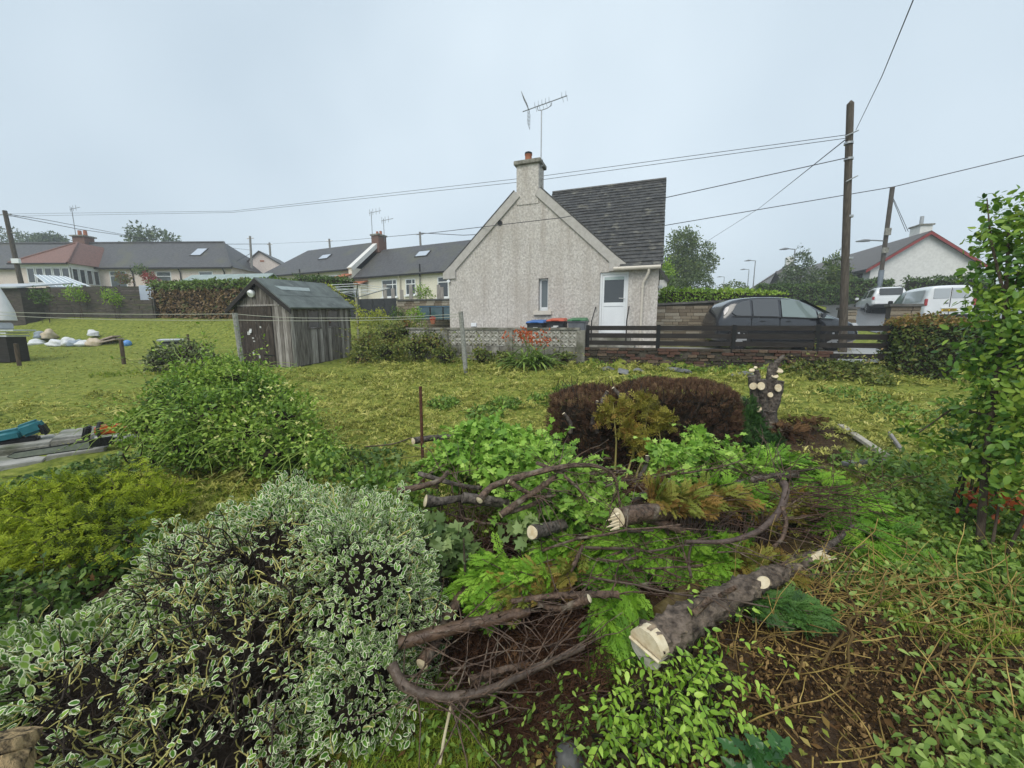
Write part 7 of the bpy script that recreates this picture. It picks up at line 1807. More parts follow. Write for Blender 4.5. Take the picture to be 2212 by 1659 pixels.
for u, v, r, nn_, dy in ((1627, 834, .065, (-.25, -1, .25), -.10), (1644, 834, .072, (0, -1, .35), -.17), (1681, 838, .07, (.15, -1, .3), -.13), (1682, 800, .085, (.1, -.5, 1), -.02), (1674, 806 + 6, .06, (-.05, -.7, 1), -.06), (1664, 853, .05, (.1, -1, .5), -.18), (1583, 864, .060, (-.4, -1, .45), -.28), (1604, 865, .065, (.1, -1, .25), -.36), (1638, 884, .055, (-.1, -1, .5), -.34), (1624, 800, .05, (-.2, -.5, 1), .0), (1632, 794, .035, (.0, -.6, 1), .04)):
    cutdisc(S(u, v, dy), nn_, r * .78, stump)
# small conifer at its foot
M_CYPD = leaf_mat('deep_cypress', [(.012, .045, .018), (.035, .10, .030), (.07, .16, .045)])
bl = [tuple(T(u, v, t)) + (r, r, r * 1.1) for u, v, t, r in ((1610, 880, 4.5, .10), (1612, 905, 4.45, .13), (1618, 930, 4.4, .16), (1628, 955, 4.3, .17), (1670, 965, 4.2, .10))]
shrub('small_conifer', 'small dark green upright conifer left of the sawn stump', 'conifer', bl, 1300, .085, M_CYPD, FRONDL, depth=.5, stems=10, axis_up=.9)

# ---------------------------------------------------------------- ivy heaps
M_IVY = leaf_mat('ivy_leaf', [(.045, .12, .025), (.12, .25, .045), (.21, .37, .08), (.34, .50, .16)], .45, .3, .3)
def ivy_heap(label, spots, n, size, single):
    bl = [tuple(T(u, v, t)) + (r, r * .9, r * .75) for u, v, t, r in spots]
    return shrub('ivy_heap', label, 'ivy', bl, n, size, M_IVY, [leaf_ivy()], depth=.6, stems=30, single=single, up=.4, rand=.6, axis_up=-.35, shoot=(n // 60, .24, 8, .85)), bl
iv1, _b = ivy_heap('large heap of cut pale green ivy in the middle of the garden', ((1030, 950, 3.2, .20), (1105, 965, 3.1, .22), (990, 1000, 2.9, .20), (1170, 990, 3.0, .22), (1090, 1025, 2.7, .22), (1200, 1055, 2.6, .22), (1255, 1040, 2.8, .18), (1285, 1095, 2.55, .18), (1150, 1095, 2.45, .20), (950, 1005, 2.9, .12), (1240, 1120, 2.45, .14), (1060, 925, 3.4, .12), (1315, 1090, 2.65, .12)), 5600, .058, 220)
ivy_heap('smaller heap of cut ivy in front of the browned hedge', ((1440, 985, 3.2, .13), (1500, 985, 3.2, .15), (1560, 1005, 3.2, .15), (1620, 1010, 3.2, .13), (1470, 1025, 2.95, .14), (1510, 950, 3.4, .09), (1420, 1015, 3.0, .08), (1480, 1050, 2.75, .10), (1502, 930, 3.5, .05)), 2300, .062, 60)
bl = [tuple(T(u, v, t)) + (r, r, r * 1.2) for u, v, t, r in ((945, 1160, 2.1, .10), (990, 1180, 2.1, .10), (930, 1230, 1.95, .06), (1130, 1160, 2.15, .10), (960, 1200, 2.0, .07))]
shrub('hanging_ivy', 'grey green ivy trailing below the heap beside the variegated shrub', 'ivy', bl, 240, .065, leaf_mat('grey_ivy', [(.07, .12, .06), (.14, .21, .11), (.22, .30, .17)]), [leaf_ivy()], core=False, depth=.9, stems=12, single=40)

# ---------------------------------------------------------------- cut branches across the ivy
def BR(label, pts, r0, r1, m=None, cuts=(1, 0), twigs=0, tl=.25, rough=.06, name='cut_branch', n=10):
    P3 = [T(*p) for p in pts]; t = log(name, label, P3, r0, r1, m or M_BARKR, cuts, rough=rough, n=n)
    if twigs: side_twigs(t, P3, twigs, tl, .004, M_BARKR)
    return t
BR('slender dark branch with pale cut tip in front of the rusty rod', ((905, 1023, 2.45), (960, 1040, 2.45), (1010, 1052, 2.5), (1060, 1055, 2.6)), .016, .013, M_BARKD, twigs=6)
BR('knobbly brown branch left of the ivy heap', ((860, 1060, 2.3), (905, 1052, 2.3), (950, 1040, 2.35), (968, 1020, 2.45)), .020, .014, twigs=4)
BR('thick grey branch with a pale round end left of the ivy', ((920, 1082, 2.25), (945, 1085, 2.28), (1000, 1075, 2.4)), .036, .02, M_BARKD)
BR('dark branch running under the ivy', ((1000, 1075, 2.32), (1080, 1085, 2.4), (1190, 1105, 2.5), (1240, 1120, 2.5)), .032, .028, M_BARKD, cuts=(0, 0))
BR('red-brown curved branch over the ivy', ((1036, 1080, 2.1), (1060, 1050, 2.2), (1110, 1035, 2.25)), .022, .018, twigs=3)
BR('long forked red-brown branch over the ivy', ((1082, 1112, 2.1), (1120, 1085, 2.15), (1180, 1045, 2.2), (1220, 1015, 2.3)), .022, .012, twigs=8)
BR('branch rising from the forked one', ((1085, 1110, 2.12), (1140, 1095, 2.2), (1180, 1075, 2.3), (1188, 1060, 2.4)), .015, .009, twigs=3)
BR('upper arching branch across the ivy heap', ((1098, 1038, 2.2), (1150, 1022, 2.2), (1230, 1005, 2.25), (1290, 1005, 2.35), (1330, 1025, 2.4), (1340, 1100, 2.35)), .020, .006, twigs=16, tl=.3)
BR('branch crossing over the arching branch', ((1160, 1000, 2.3), (1210, 1020, 2.25), (1250, 1055, 2.2), (1270, 1085, 2.2)), .012, .006, twigs=8)
BR('lower spur of the arching branch', ((1100, 1040, 2.15), (1130, 1060, 2.15), (1170, 1075, 2.2), (1200, 1070, 2.25)), .016, .006, twigs=6)
BR('short upright cut stick among the ivy', ((1398, 985, 3.0), (1398, 1000, 3.0), (1390, 1018, 2.95), (1380, 1030, 2.9)), .016, .014, M_BARKD)
BR('pale-ended short log on the lawn beside the rusty rod', ((893, 953, 3.6), (920, 948, 3.7), (1000, 940, 3.9)), .036, .026, M_BARKD)
BR('thin stick lying on the lawn left of the rusty rod', ((790, 965, 3.5), (850, 960, 3.6), (890, 945, 3.8)), .007, .005, cuts=(0, 0))

# ---------------------------------------------------------------- felled conifer: trunk lengths, boughs and sprays
M_CYP = leaf_mat('cypress_spray', [(.025, .085, .010), (.085, .21, .022), (.17, .34, .04), (.26, .44, .08)], .55, .2)
M_CYPB = leaf_mat('browning_cypress', [(.10, .055, .02), (.19, .12, .04), (.13, .18, .035), (.30, .20, .08)], .7, .1)
M_NEED = leaf_mat('dead_spray', [(.020, .011, .008), (.046, .024, .015), (.085, .044, .024), (.15, .085, .04)], .85, 0, .1, gain=(1.1, 1.1, 1.1))
def sprays(label, spots, n, size, axis, m=None, name='conifer_spray', tm=None, flat=.45, up=.8, stems=12, tint=.5, kind=None, droop=.2, cat='conifer spray', single=0):
    bl = [T(u, v, t) for u, v, t, r in spots]; rr = [s_[3] for s_ in spots]
    t = thing(name, label, cat, bl[0])
    k = RNG.integers(0, len(bl), n); C = np.array(bl)[k]; Rr = np.array(rr)[k]
    d = unit(RNG.normal(0, 1, (n, 3))) * (RNG.random(n) ** .4)[:, None]; p = C + d * Rr[:, None] * np.array([1, .85, flat])
    a = np.array(axis, float) + RNG.normal(0, .38, (n, 3)) + d * np.array([.5, .5, .15]); a[:, 2] -= droop * RNG.random(n)
    nor = np.array([0, -.25, up]) + RNG.normal(0, .35, (n, 3))
    scatter('foliage', tm or FRONDS, p, a, nor, size * RNG.uniform(.6, 1.2, n), tint + .22 * d[:, 2] + RNG.normal(0, .18, n), m or M_CYP, t, single=single, single_name='frond')
    if stems:
        out = []
        for i in range(stems):
            j = i % len(bl); s0 = np.array(bl[j]) - np.array(axis) * rr[j] * 1.1 + RNG.normal(0, rr[j] * .25, 3) - np.array([0, 0, rr[j] * .1]); out.append(wander(s0, axis, rr[j] * 2, 5, .15))
        twig_mesh('stem', out, .006, .002, M_BARKR, t)
    return t
def thin_frond(seed):
    V, F, E = leaf_frond(seed, 4, .5); V = V.copy()
    for i in range(0, len(V), 4):
        m_ = (V[i] + V[i + 2]) / 2; V[i + 1] = m_ + (V[i + 1] - m_) * .42; V[i + 3] = m_ + (V[i + 3] - m_) * .42
    return V, F, E
NEEDLES = [thin_frond(i + 40) for i in range(3)]
sprays('bright green conifer sprays heaped left of the big log\'s middle', ((1330, 1180, 2.3, .13), (1400, 1165, 2.35, .14), (1470, 1165, 2.4, .14), (1530, 1185, 2.4, .13), (1370, 1205, 2.25, .12), (1450, 1210, 2.3, .12), (1520, 1220, 2.3, .11), (1295, 1225, 2.2, .09), (1580, 1160, 2.5, .1)), 900, .125, (-.75, -.5, -.05), single=80)
sprays('fresh green sprays hanging below the big log\'s sawn end', ((1325, 1300, 1.95, .09), (1310, 1350, 1.88, .09), (1300, 1410, 1.80, .09), (1300, 1470, 1.72, .08), (1345, 1280, 2.0, .08), (1310, 1530, 1.66, .06), (1330, 1420, 1.84, .07)), 420, .125, (-.25, -.85, -.35), up=.5, droop=.5, single=60)
sprays('rounded green conifer clump beside the dark hollow', ((1060, 1215, 2.1, .10), (1035, 1260, 1.98, .11), (1065, 1300, 1.9, .09), (1100, 1235, 2.05, .12), (1150, 1240, 2.0, .11), (1190, 1190, 2.15, .10), (1230, 1170, 2.2, .09)), 420, .105, (-.7, -.4, .2), tint=.6, single=60)
sprays('browning sprays above the sawn branch ends', ((1110, 1270, 1.95, .10), (1160, 1265, 1.95, .11), (1210, 1240, 2.0, .10), (1240, 1200, 2.15, .08), (1120, 1300, 1.88, .07)), 170, .10, (-.6, -.4, .2), M_CYPB)
sprays('dull green sprays behind the broken log tip', ((1780, 1075, 3.0, .20), (1850, 1100, 2.9, .20), (1730, 1030, 3.2, .18), (1880, 1140, 2.8, .18), (1800, 1130, 2.8, .18), (1680, 1000, 3.3, .16), (1620, 1010, 3.2, .15)), 620, .17, (.65, .25, .05), tint=.42)
sprays('green sprays right of the broken log tip', ((1880, 1195, 2.55, .16), (1940, 1220, 2.5, .15), (1980, 1250, 2.4, .12), (1840, 1180, 2.65, .14)), 380, .15, (.8, .1, -.05), tint=.45)
sprays('blue green spray lying against the big log', ((1640, 1300, 2.0, .10), (1690, 1305, 2.0, .10), (1735, 1320, 1.95, .07)), 260, .10, (.6, -.4, .1), M_CYPD, tint=.8)
sprays('browned sprays over the pale-ended log', ((1490, 1085, 2.4, .13), (1560, 1075, 2.55, .14), (1430, 1078, 2.4, .09), (1640, 1110, 2.7, .14), (1690, 1090, 2.8, .14), (1610, 1220, 2.3, .12), (1660, 1230, 2.3, .10)), 520, .12, (.4, -.3, .3), M_CYPB, up=.5)
sprays('green tops of the browned sprays over the pale-ended log', ((1560, 1060, 2.75, .12), (1610, 1070, 2.75, .12), (1700, 1080, 2.9, .12), (1740, 1090, 2.9, .12)), 320, .12, (.5, -.2, .2), tint=.5)
sprays('dead brown sprays filling the dark hollow', ((1080, 1350, 1.95, .20), (1160, 1370, 1.9, .2), (1230, 1380, 1.9, .18), (1000, 1380, 1.85, .16), (1120, 1420, 1.8, .2), (1210, 1440, 1.75, .18), (1050, 1450, 1.72, .16), (1250, 1340, 2.0, .14), (1150, 1490, 1.65, .16), (1240, 1500, 1.65, .12), (1050, 1520, 1.6, .14), (1130, 1540, 1.55, .12), (1000, 1300, 2.05, .14), (1120, 1180, 2.4, .18), (1060, 1190, 2.35, .12)), 2100, .19, (.85, .25, -.05), M_NEED, tm=NEEDLES, flat=.16, tint=.30, stems=90)
sprays('rust brown sprays behind the short upright stick', ((1440, 1040, 2.9, .12), (1400, 1060, 2.8, .10), (1340, 1060, 2.9, .1), (1700, 930, 4.6, .2), (1740, 910, 4.8, .18)), 300, .12, (.6, .2, 0), M_NEED, tint=.75)
# twig floor of the hollow
hol = thing('twig_litter', 'dark tangle of fine dead twigs in the hollow between shrub and logs', 'twigs', T(1100, 1450, 1.75))
paths = []
for i in range(520):
    u, v = RNG.uniform(900, 1290), RNG.uniform(1290, 1560); t_ = 2.05 - (v - 1290) / 270 * .47
    paths.append(wander(T(u, v, t_ + RNG.normal(0, .03)), (RNG.normal(1, .5), RNG.normal(.2, .4), RNG.normal(-.05, .2)), RNG.uniform(.12, .4), 6, .14))
twig_mesh('twig', paths, .0034, .0016, mat('red_brown_twig', (.042, .022, .016), (.11, .060, .042), .75, 30, 4), hol)
# boughs
t_ = BR('smooth straight branch running out from under the variegated shrub', ((860, 1390, 1.62), (960, 1362, 1.68), (1080, 1335, 1.75), (1140, 1320, 1.82)), .027, .024, mat('smooth_tan_bark', (.075, .042, .026), (.17, .105, .068), .45, 16, 6, .4, 60, .5, c3=(.03, .02, .015), s3=14, lo3=.58, hi3=.72), cuts=(0, 0), twigs=40, tl=.35, n=14)
BR('thin branch continuing to the right of the smooth one', ((1100, 1300, 1.84), (1200, 1286, 1.85), (1270, 1284, 1.88), (1335, 1284, 1.90)), .013, .018, cuts=(0, 0), twigs=14)
BR('forked branch with pale sawn end above the hollow', ((1272, 1293, 1.76), (1240, 1306, 1.79), (1200, 1318, 1.82), (1150, 1300, 1.88)), .019, .012, twigs=14)
BR('curved branch hooking out of the variegated shrub', ((846, 1435, 1.52), (866, 1480, 1.48), (920, 1505, 1.46), (990, 1506, 1.47), (1060, 1491, 1.50), (1150, 1447, 1.58), (1260, 1397, 1.68)), .022, .012, mat('grey_brown_bark', (.050, .033, .024), (.125, .090, .068), .5, 20, 6, .4, 60, .4), cuts=(0, 0), twigs=50, tl=.35, n=12)
BR('red-barked branch leaning down to a sawn end in the hollow', ((912, 1434, 1.62), (945, 1377, 1.74), (985, 1302, 1.90), (1030, 1232, 2.06), (1060, 1192, 2.2)), .028, .020, M_BARKR, twigs=12)
BR('brown branch lying inside the hollow', ((1015, 1470, 1.58), (1080, 1450, 1.62), (1140, 1435, 1.66)), .016, .015, twigs=12)
BR('upright broken twig above the sawn fork', ((1222, 1250, 1.98), (1240, 1220, 2.0), (1258, 1180, 2.1)), .013, .010, cuts=(0, 1))
BR('round sawn log end under the ivy', ((1150, 1150, 2.06), (1175, 1145, 2.14), (1215, 1135, 2.3)), .036, .038, M_BARKD, name='cut_log')
t_ = BR('bark-covered log with jagged pale end above the green sprays', ((1335, 1118, 2.12), (1385, 1108, 2.22), (1440, 1104, 2.36), (1500, 1100, 2.55)), .052, .046, M_BARKR, name='cut_log', n=16)
for i in range(5):
    c = T(1328, 1110 + i * 7, 2.10); MB().tube([c + Vector((.02, 0, 0)), c + Vector((-.03 - .02 * (i % 2), -.02, -.01))], [.012, .002], 5).build('splinter', M_CUT, t_)
BR('side root of the jagged log', ((1400, 1120, 2.33), (1440, 1135, 2.33), (1480, 1150, 2.33)), .03, .018, M_BARKR, cuts=(0, 0))
BR('dark bough behind the browned sprays', ((1560, 1062, 3.0), (1620, 1040, 3.0), (1680, 1030, 3.05), (1720, 1022, 3.1)), .045, .03, M_BARKD, cuts=(0, 0), twigs=16, tl=.5)
BR('grey root-like bough above the dark one', ((1540, 1075, 2.9), (1600, 1045, 2.95), (1680, 1025, 3.0), (1780, 1010, 3.2)), .02, .006, M_BARKD, cuts=(0, 0), twigs=10, tl=.5)
BR('dark root between ivy and jagged log', ((1365, 1085, 2.6), (1410, 1060, 2.65), (1450, 1042, 2.7)), .03, .02, M_BARKD, cuts=(0, 0))
t_ = BR('large hooped branch over the browned sprays', ((1480, 1170, 2.15), (1570, 1172, 2.2), (1640, 1150, 2.25), (1685, 1105, 2.35), (1700, 1060, 2.45), (1692, 1043, 2.5)), .011, .024, mat('purple_brown_bark', (.055, .036, .030), (.13, .092, .075), .5, 20, 6, .4, 60, .4), cuts=(0, 1), twigs=22, tl=.45, n=12)
BR('side shoot of the hooped branch', ((1690, 1095, 2.35), (1700, 1130, 2.3), (1690, 1165, 2.25), (1672, 1180, 2.2)), .013, .009)
up_ = thing('upright_twig_cluster', 'bare upright shoots on the jagged log', 'twigs', T(1500, 1120, 2.45))
paths = []
for i in range(120):
    u = RNG.uniform(1440, 1690); t0 = 2.35 + (u - 1440) / 250 * .25; paths.append(wander(T(u, RNG.uniform(1135, 1165) if u < 1560 else RNG.uniform(1150, 1190), t0), (RNG.normal(.15, .3), RNG.normal(0, .2), 1), RNG.uniform(.10, .24), 5, .12))
twig_mesh('shoot', paths, .0045, .0025, MATS['purple_brown_bark'], up_)
fin = thing('fine_twig_cluster', 'sheaf of long fine twigs at the right of the felled boughs', 'twigs', T(1850, 1150, 2.7))
paths = [wander(T(RNG.uniform(1680, 1760), RNG.uniform(1050, 1160), 2.7 + RNG.normal(0, .1)), (1, RNG.normal(.1, .15), RNG.normal(-.08, .12)), RNG.uniform(.3, .7), 7, .09) for _ in range(65)]
twig_mesh('twig', paths, .004, .0015, MATS['red_brown_twig'], fin)
# the big log
bl_pts = [T(1400, 1396, 1.58), T(1470, 1348, 1.70), T(1560, 1297, 1.86), T(1640, 1257, 2.04), T(1690, 1234, 2.22), T(1755, 1205, 2.44)]
big = log('felled_trunk', 'thick rough-barked felled trunk with broad pale sawn end among the sprays', bl_pts, .074, .040, mat('flaking_bark', (.035, .025, .019), (.20, .155, .12), .75, 20, 8, 1.0, 24, .3, stretch=(1, 1, 1.6), c3=(.33, .25, .17), s3=11, lo3=.60, hi3=.70), (0, 0), 'log', .10, 24, seg=9)
d_ = (bl_pts[0] - bl_pts[1]).normalized(); fc = bl_pts[0] + d_ * .004
up_v = Vector((0, 0, 1)); up_v = (up_v - d_ * up_v.dot(d_)).normalized(); sd_v = d_.cross(up_v)
def face_poly(lo, hi, dz, name, m):
    """upper and lower plane of the two-sided saw cut"""
    ring = []
    for i in range(30):
        a = 2 * math.pi * i / 30; k_ = 1 + .05 * math.sin(3 * a + 1) + .035 * math.sin(7 * a); y, z = math.cos(a) * .074 * k_, math.sin(a) * .078 * k_; z = min(max(z, lo), hi)
        w_ = .074 * math.sqrt(max(0, 1 - (z / .078) ** 2)); y = max(-w_ * k_, min(w_ * k_, y))
        ring.append(fc + sd_v * y + up_v * z + d_ * (dz + (.03 * (z - lo) if lo > -.05 else -.05 * (hi - z))))
    MB().add(ring + [p - d_ * .05 for p in ring], [tuple(range(30))] + [(i, i + 30, (i + 1) % 30 + 30, (i + 1) % 30) for i in range(30)]).build(name, m, big)
face_poly(-.002, .2, .010, 'cut_face', M_CUT); face_poly(-.2, -.006, .018, 'cut_face', mat('pale_cut_wood', (.40, .38, .31), (.56, .53, .45), .8, 18, 5, .4, 60))
MB().tube([fc + sd_v * (-.072) + up_v * -.004 + d_ * .022, fc + up_v * .002 + d_ * .026, fc + sd_v * .072 + up_v * .002 + d_ * .022], .007, 6).build('splinter_ridge', M_CUT, big)
for (u, v, t0, u1, v1, t1, r) in ((1500, 1325, 1.68, 1535, 1292, 1.68, .016), (1555, 1288, 1.78, 1590, 1268, 1.75, .012)):
    MB().tube([T(u, v, t0), T((u + u1) / 2, (v + v1) / 2, (t0 + t1) / 2 - .02), T(u1, v1, t1 - .03)], [r, r * .9, r * .8], 8).build('branch_stub', M_BARKR, big, True)
cutdisc(T(1648, 1258, 1.965), (-.2, -1, .5), .034, big, .8)
for i in range(8):
    c = bl_pts[-1] + Vector((RNG.normal(0, .018), RNG.normal(0, .02), RNG.normal(.0, .03))); e = c + Vector((RNG.uniform(.05, .14), RNG.normal(0, .02), RNG.uniform(-.05, .05))); MB().tube([c - Vector((.06, .02, 0)), c, e], [.016, .014, .002], 5).build('splinter', M_CUT, big)
cutdisc(T(1757, 1207, 2.375), (-.25, -.8, .55), .036, big, .7)
BR('sharp broken limb beyond the splintered tip', ((1772, 1195, 2.55), (1810, 1165, 2.6), (1842, 1135, 2.65)), .024, .010, M_BARKD, cuts=(0, 0), twigs=14, tl=.3)
BR('olive-barked log half hidden behind the big trunk', ((1420, 1330, 1.95), (1470, 1285, 2.1), (1500, 1265, 2.2)), .04, .035, mat('olive_bark', (.085, .062, .022), (.16, .12, .05), .5, 14, 5, .3), cuts=(0, 0))

# loose branches and brash thrown over the pile
br = thing('brash_heap', 'loose red-brown branches and brash thrown across the felled pile', 'brash', T(1350, 1180, 2.3))
for i in range(34):
    u, v = RNG.uniform(950, 1600), RNG.uniform(1010, 1250); t0 = 2.75 - (v - 1010) / 260 * .72 - .06; ln_ = RNG.uniform(.35, .9); dr_ = (RNG.normal(0, 1), RNG.normal(.2, .5), RNG.normal(.02, .16))
    w_ = wander(np.array(T(u, v, t0)), dr_, ln_, 8, .12, .02); r_ = RNG.uniform(.004, .011)
    MB().tube([Vector(p) for p in w_], r_, 7, r_ * .45).build('branch', M_BARKR if i % 3 else MATS['grey_brown_bark'], br, True)
    twig_mesh('side_twig', [wander(w_[int(RNG.integers(1, 7))], np.array(dr_) + RNG.normal(0, .7, 3), ln_ * .45, 5, .15, .03) for _ in range(7)], .003, .0012, M_BARKR, br)
paths = [wander(np.array(T(RNG.uniform(930, 1950), v_, 2.78 - (v_ - 1000) / 300 * .8 - .05)), (RNG.normal(.3, .9), RNG.normal(.1, .5), RNG.normal(.05, .25)), RNG.uniform(.15, .5), 6, .14, .03) for v_ in RNG.uniform(1000, 1300, 420)]
paths = [p for p in paths if not (p[0][0] > 1.05 and p[0][1] < 2.2)]
twig_mesh('fine_twig', paths, .0028, .0012, MATS['red_brown_twig'], br)
# ---------------------------------------------------------------- leafy vine under the big trunk
M_VINE = leaf_mat('vine_leaf', [(.05, .14, .018), (.13, .26, .035), (.24, .40, .07), (.36, .50, .14)], .35, .3, .4)
VL = [leaf_oval(.50, .12, .24, droop=.15), leaf_oval(.44, .2, .22, droop=.25)]
bl = [tuple(T(u, v, t)) + (r, r, r * .9) for u, v, t, r in ((1490, 1420, 1.60, .06), (1535, 1390, 1.68, .07), (1500, 1465, 1.56, .08), (1360, 1500, 1.55, .08), (1540, 1430, 1.64, .05), (1430, 1500, 1.52, .08), (1370, 1550, 1.48, .09), (1500, 1540, 1.50, .10), (1320, 1590, 1.44, .08), (1430, 1590, 1.45, .10), (1540, 1560, 1.5, .05))]
vine = shrub('leafy_vine', 'glossy green leafy vine trailing below the big trunk\'s sawn end', 'vine', bl, 520, .038, M_VINE, VL, core=False, depth=1.0, stems=45, single=200, rand=.6, axis_up=-.6, stem_m=M_DTWIG)
p3, n3 = blob_points(75, bl, .6, .5); shoots('trailing_shoot', p3, n3 * .4 + np.array([0, -.3, .25]) + RNG.normal(0, .5, n3.shape), .26, 10, VL, .037, M_VINE, vine, M_DTWIG, .002, .3)
# ---------------------------------------------------------------- torn roots and mulch at the lower right
M_ROOT = leaf_mat('tan_root', [(.075, .050, .026), (.21, .15, .07), (.38, .30, .15)], .75, 0, .2)
rt_ = thing('root_tangle', 'tangle of tan torn roots and cut stems over dark mulch at the lower right', 'roots', T(1850, 1420, 1.9))
paths, r0 = [], []
def tt_(v): return max(1.32, 2.45 - (v - 1200) / 459 * 1.05)
for i in range(800):
    u, v = RNG.uniform(1570, 2230), RNG.uniform(1250, 1440) if RNG.random() < .75 else RNG.uniform(1250, 1650); s0 = T(u, v, tt_(v) - RNG.uniform(0, .12))
    paths.append(wander(s0, (RNG.normal(.3, .9), RNG.normal(.2, .6), RNG.normal(.05, .35)), RNG.uniform(.12, .5), 7, .13, .02)); r0.append(RNG.uniform(.0012, .0042))
twig_mesh('root', paths, r0, [r * .5 for r in r0], M_ROOT, rt_, 5)
for pts, r in ((((1765, 1440, 1.72), (1840, 1340, 1.95), (1930, 1290, 2.1), (2060, 1245, 2.2)), .010), (((1850, 1330, 1.95), (1826, 1265, 2.1), (1838, 1220, 2.2)), .010), (((1900, 1300, 2.05), (1905, 1250, 2.15), (1920, 1220, 2.25)), .008), (((1835, 1350, 1.9), (1840, 1420, 1.75), (1815, 1500, 1.6)), .013), (((1600, 1405, 1.75), (1680, 1370, 1.85), (1760, 1370, 1.85)), .009), (((1990, 1380, 1.9), (2010, 1330, 2.0), (2040, 1340, 1.95)), .009), (((1960, 1450, 1.75), (1950, 1400, 1.85), (1900, 1370, 1.9)), .011), (((2050, 1390, 1.85), (2000, 1430, 1.75), (2200, 1425, 1.8)), .008), (((1690, 1560, 1.5), (1660, 1500, 1.55), (1600, 1510, 1.52)), .008), (((2040, 1659, 1.35), (2020, 1600, 1.42), (2005, 1560, 1.48)), .012), (((1720, 1659, 1.36), (1700, 1590, 1.45), (1670, 1535, 1.52), (1640, 1530, 1.53)), .007), (((1700, 1480, 1.62), (1740, 1430, 1.70), (1770, 1400, 1.78)), .008)):
    q = MB(); pp = roughen([T(*p) for p in pts], 3); q.tube([p + Vector((random.uniform(-.014, .014), random.uniform(-.014, .014), random.uniform(-.012, .012))) for p in pp], [r * .62 * random.uniform(.7, 1.15) * (1 - .5 * i / len(pp)) for i in range(len(pp))], 7); q.build('thick_root', M_ROOT, rt_, True)
mu = []
for i in range(15000):
    u, v = RNG.uniform(1500, 2260), RNG.uniform(1330, 1680); x_, y_, z_ = ray(u, v); t0 = tt_(v)
    mu.append(T(u, v, t0 + RNG.uniform(.0, .1)))
mu = np.array(mu); mu[:, 2] = np.maximum(gz(mu[:, 0], mu[:, 1]) + .01, mu[:, 2]); N = len(mu)
o = scatter('bark_mulch', [DIAM2, DIAM], mu, RNG.normal(0, 1, (N, 3)) + np.array([.5, .4, 0]), np.array([0, -.2, 1.]) + RNG.normal(0, .5, (N, 3)), RNG.uniform(.006, .034, N), RNG.random(N) ** 1.9, leaf_mat('mulch_chip', [(.022, .014, .010), (.060, .036, .024), (.13, .085, .055), (.26, .18, .11)], .9, 0, .1))
tag(o, 'dark bark mulch and torn fibres under the roots', 'mulch', kind='stuff')
# the mound the mulch lies on
us, vs_ = np.linspace(1480, 2300, 26), np.linspace(1230, 1700, 18)
V = [T(u, v, tt_(v) + .10 + .02 * math.sin(u * .03 + v * .05)) for v in vs_ for u in us]
F = [(j * 26 + i, j * 26 + i + 1, (j + 1) * 26 + i + 1, (j + 1) * 26 + i) for j in range(17) for i in range(25)]
V = [Vector((p.x, p.y, max(p.z, gz1(p.x, p.y) - .06))) for p in V]
o = MB().add(V, F).build('soil_mound', mat('dark_soil', (.022, .015, .011), (.060, .040, .028), .95, 30, 6, .9, 50, .1), None, True, angle=None); tag(o, kind='structure')
# leafy cuttings strewn over it
st = thing('strewn_cuttings', 'pale green leafy cuttings strewn over the roots at the lower right edge', 'cuttings', T(2120, 1450, 1.75))
pp = []
for i in range(2100):
    u = RNG.uniform(1700, 2290) if RNG.random() < .75 else RNG.uniform(1560, 2000); v = RNG.uniform(1220, 1680)
    w_ = max(0, (u - 1820) / 380) + (.4 if v < 1340 else 0) - (.3 if (u < 2000 and v > 1400) else 0)
    if RNG.random() > w_ + .12: continue
    pp.append(T(u, v, tt_(v) - RNG.uniform(.0, .14)))
pp = np.repeat(np.array(pp), 4, 0) + RNG.normal(0, .03, (len(pp) * 4, 3)); N = len(pp)
scatter('foliage', VL, pp, RNG.normal(0, 1, (N, 3)) + np.array([-.4, -.3, 0]), np.array([0, -.3, 1.]) + RNG.normal(0, .5, (N, 3)), RNG.uniform(.022, .05, N), .5 + RNG.normal(0, .25, N), leaf_mat('cut_leaf', [(.06, .12, .03), (.14, .23, .06), (.26, .36, .14)], .4, .25), st, single=120)
# holly sprig at the bottom edge
def leaf_holly():
    o = [(0, 0), (-.20, .10), (-.16, .24), (-.32, .36), (-.20, .48), (-.30, .62), (-.14, .74), (-.12, .88), (0, 1.05), (.12, .88), (.14, .74), (.30, .62), (.20, .48), (.32, .36), (.16, .24), (.20, .10)]
    V = [(0, .5, -.05)] + [(x, y, .10 * abs(x) + .06 * math.sin(y * 18)) for x, y in o]; n = len(o)
    return np.array(V), np.array([(0, 1 + (i + 1) % n, 1 + i) for i in range(n)]), np.array([0.] + [1.] * n)
ho = thing('holly_sprig', 'dark glossy holly sprig at the bottom edge', 'holly', T(1650, 1640, 1.30))
hp, ha = [], []
for i in range(26):
    hp.append(T(RNG.uniform(1590, 1700), RNG.uniform(1615, 1690), 1.28)); ha.append((RNG.normal(0, .8), RNG.normal(.3, .6), RNG.normal(.1, .3)))
scatter('foliage', leaf_holly(), np.array(hp), np.array(ha), np.array([0, -.5, 1.]) + RNG.normal(0, .3, (26, 3)), RNG.uniform(.045, .075, 26), RNG.random(26), leaf_mat('holly_leaf', [(.010, .045, .014), (.026, .085, .026)], .3, .05, .4), ho, single=14)
x, y = fan(15000, 1.0, 6.0); k = soil_amount(x, y) > .35; x, y = x[k], y[k]; N = len(x)
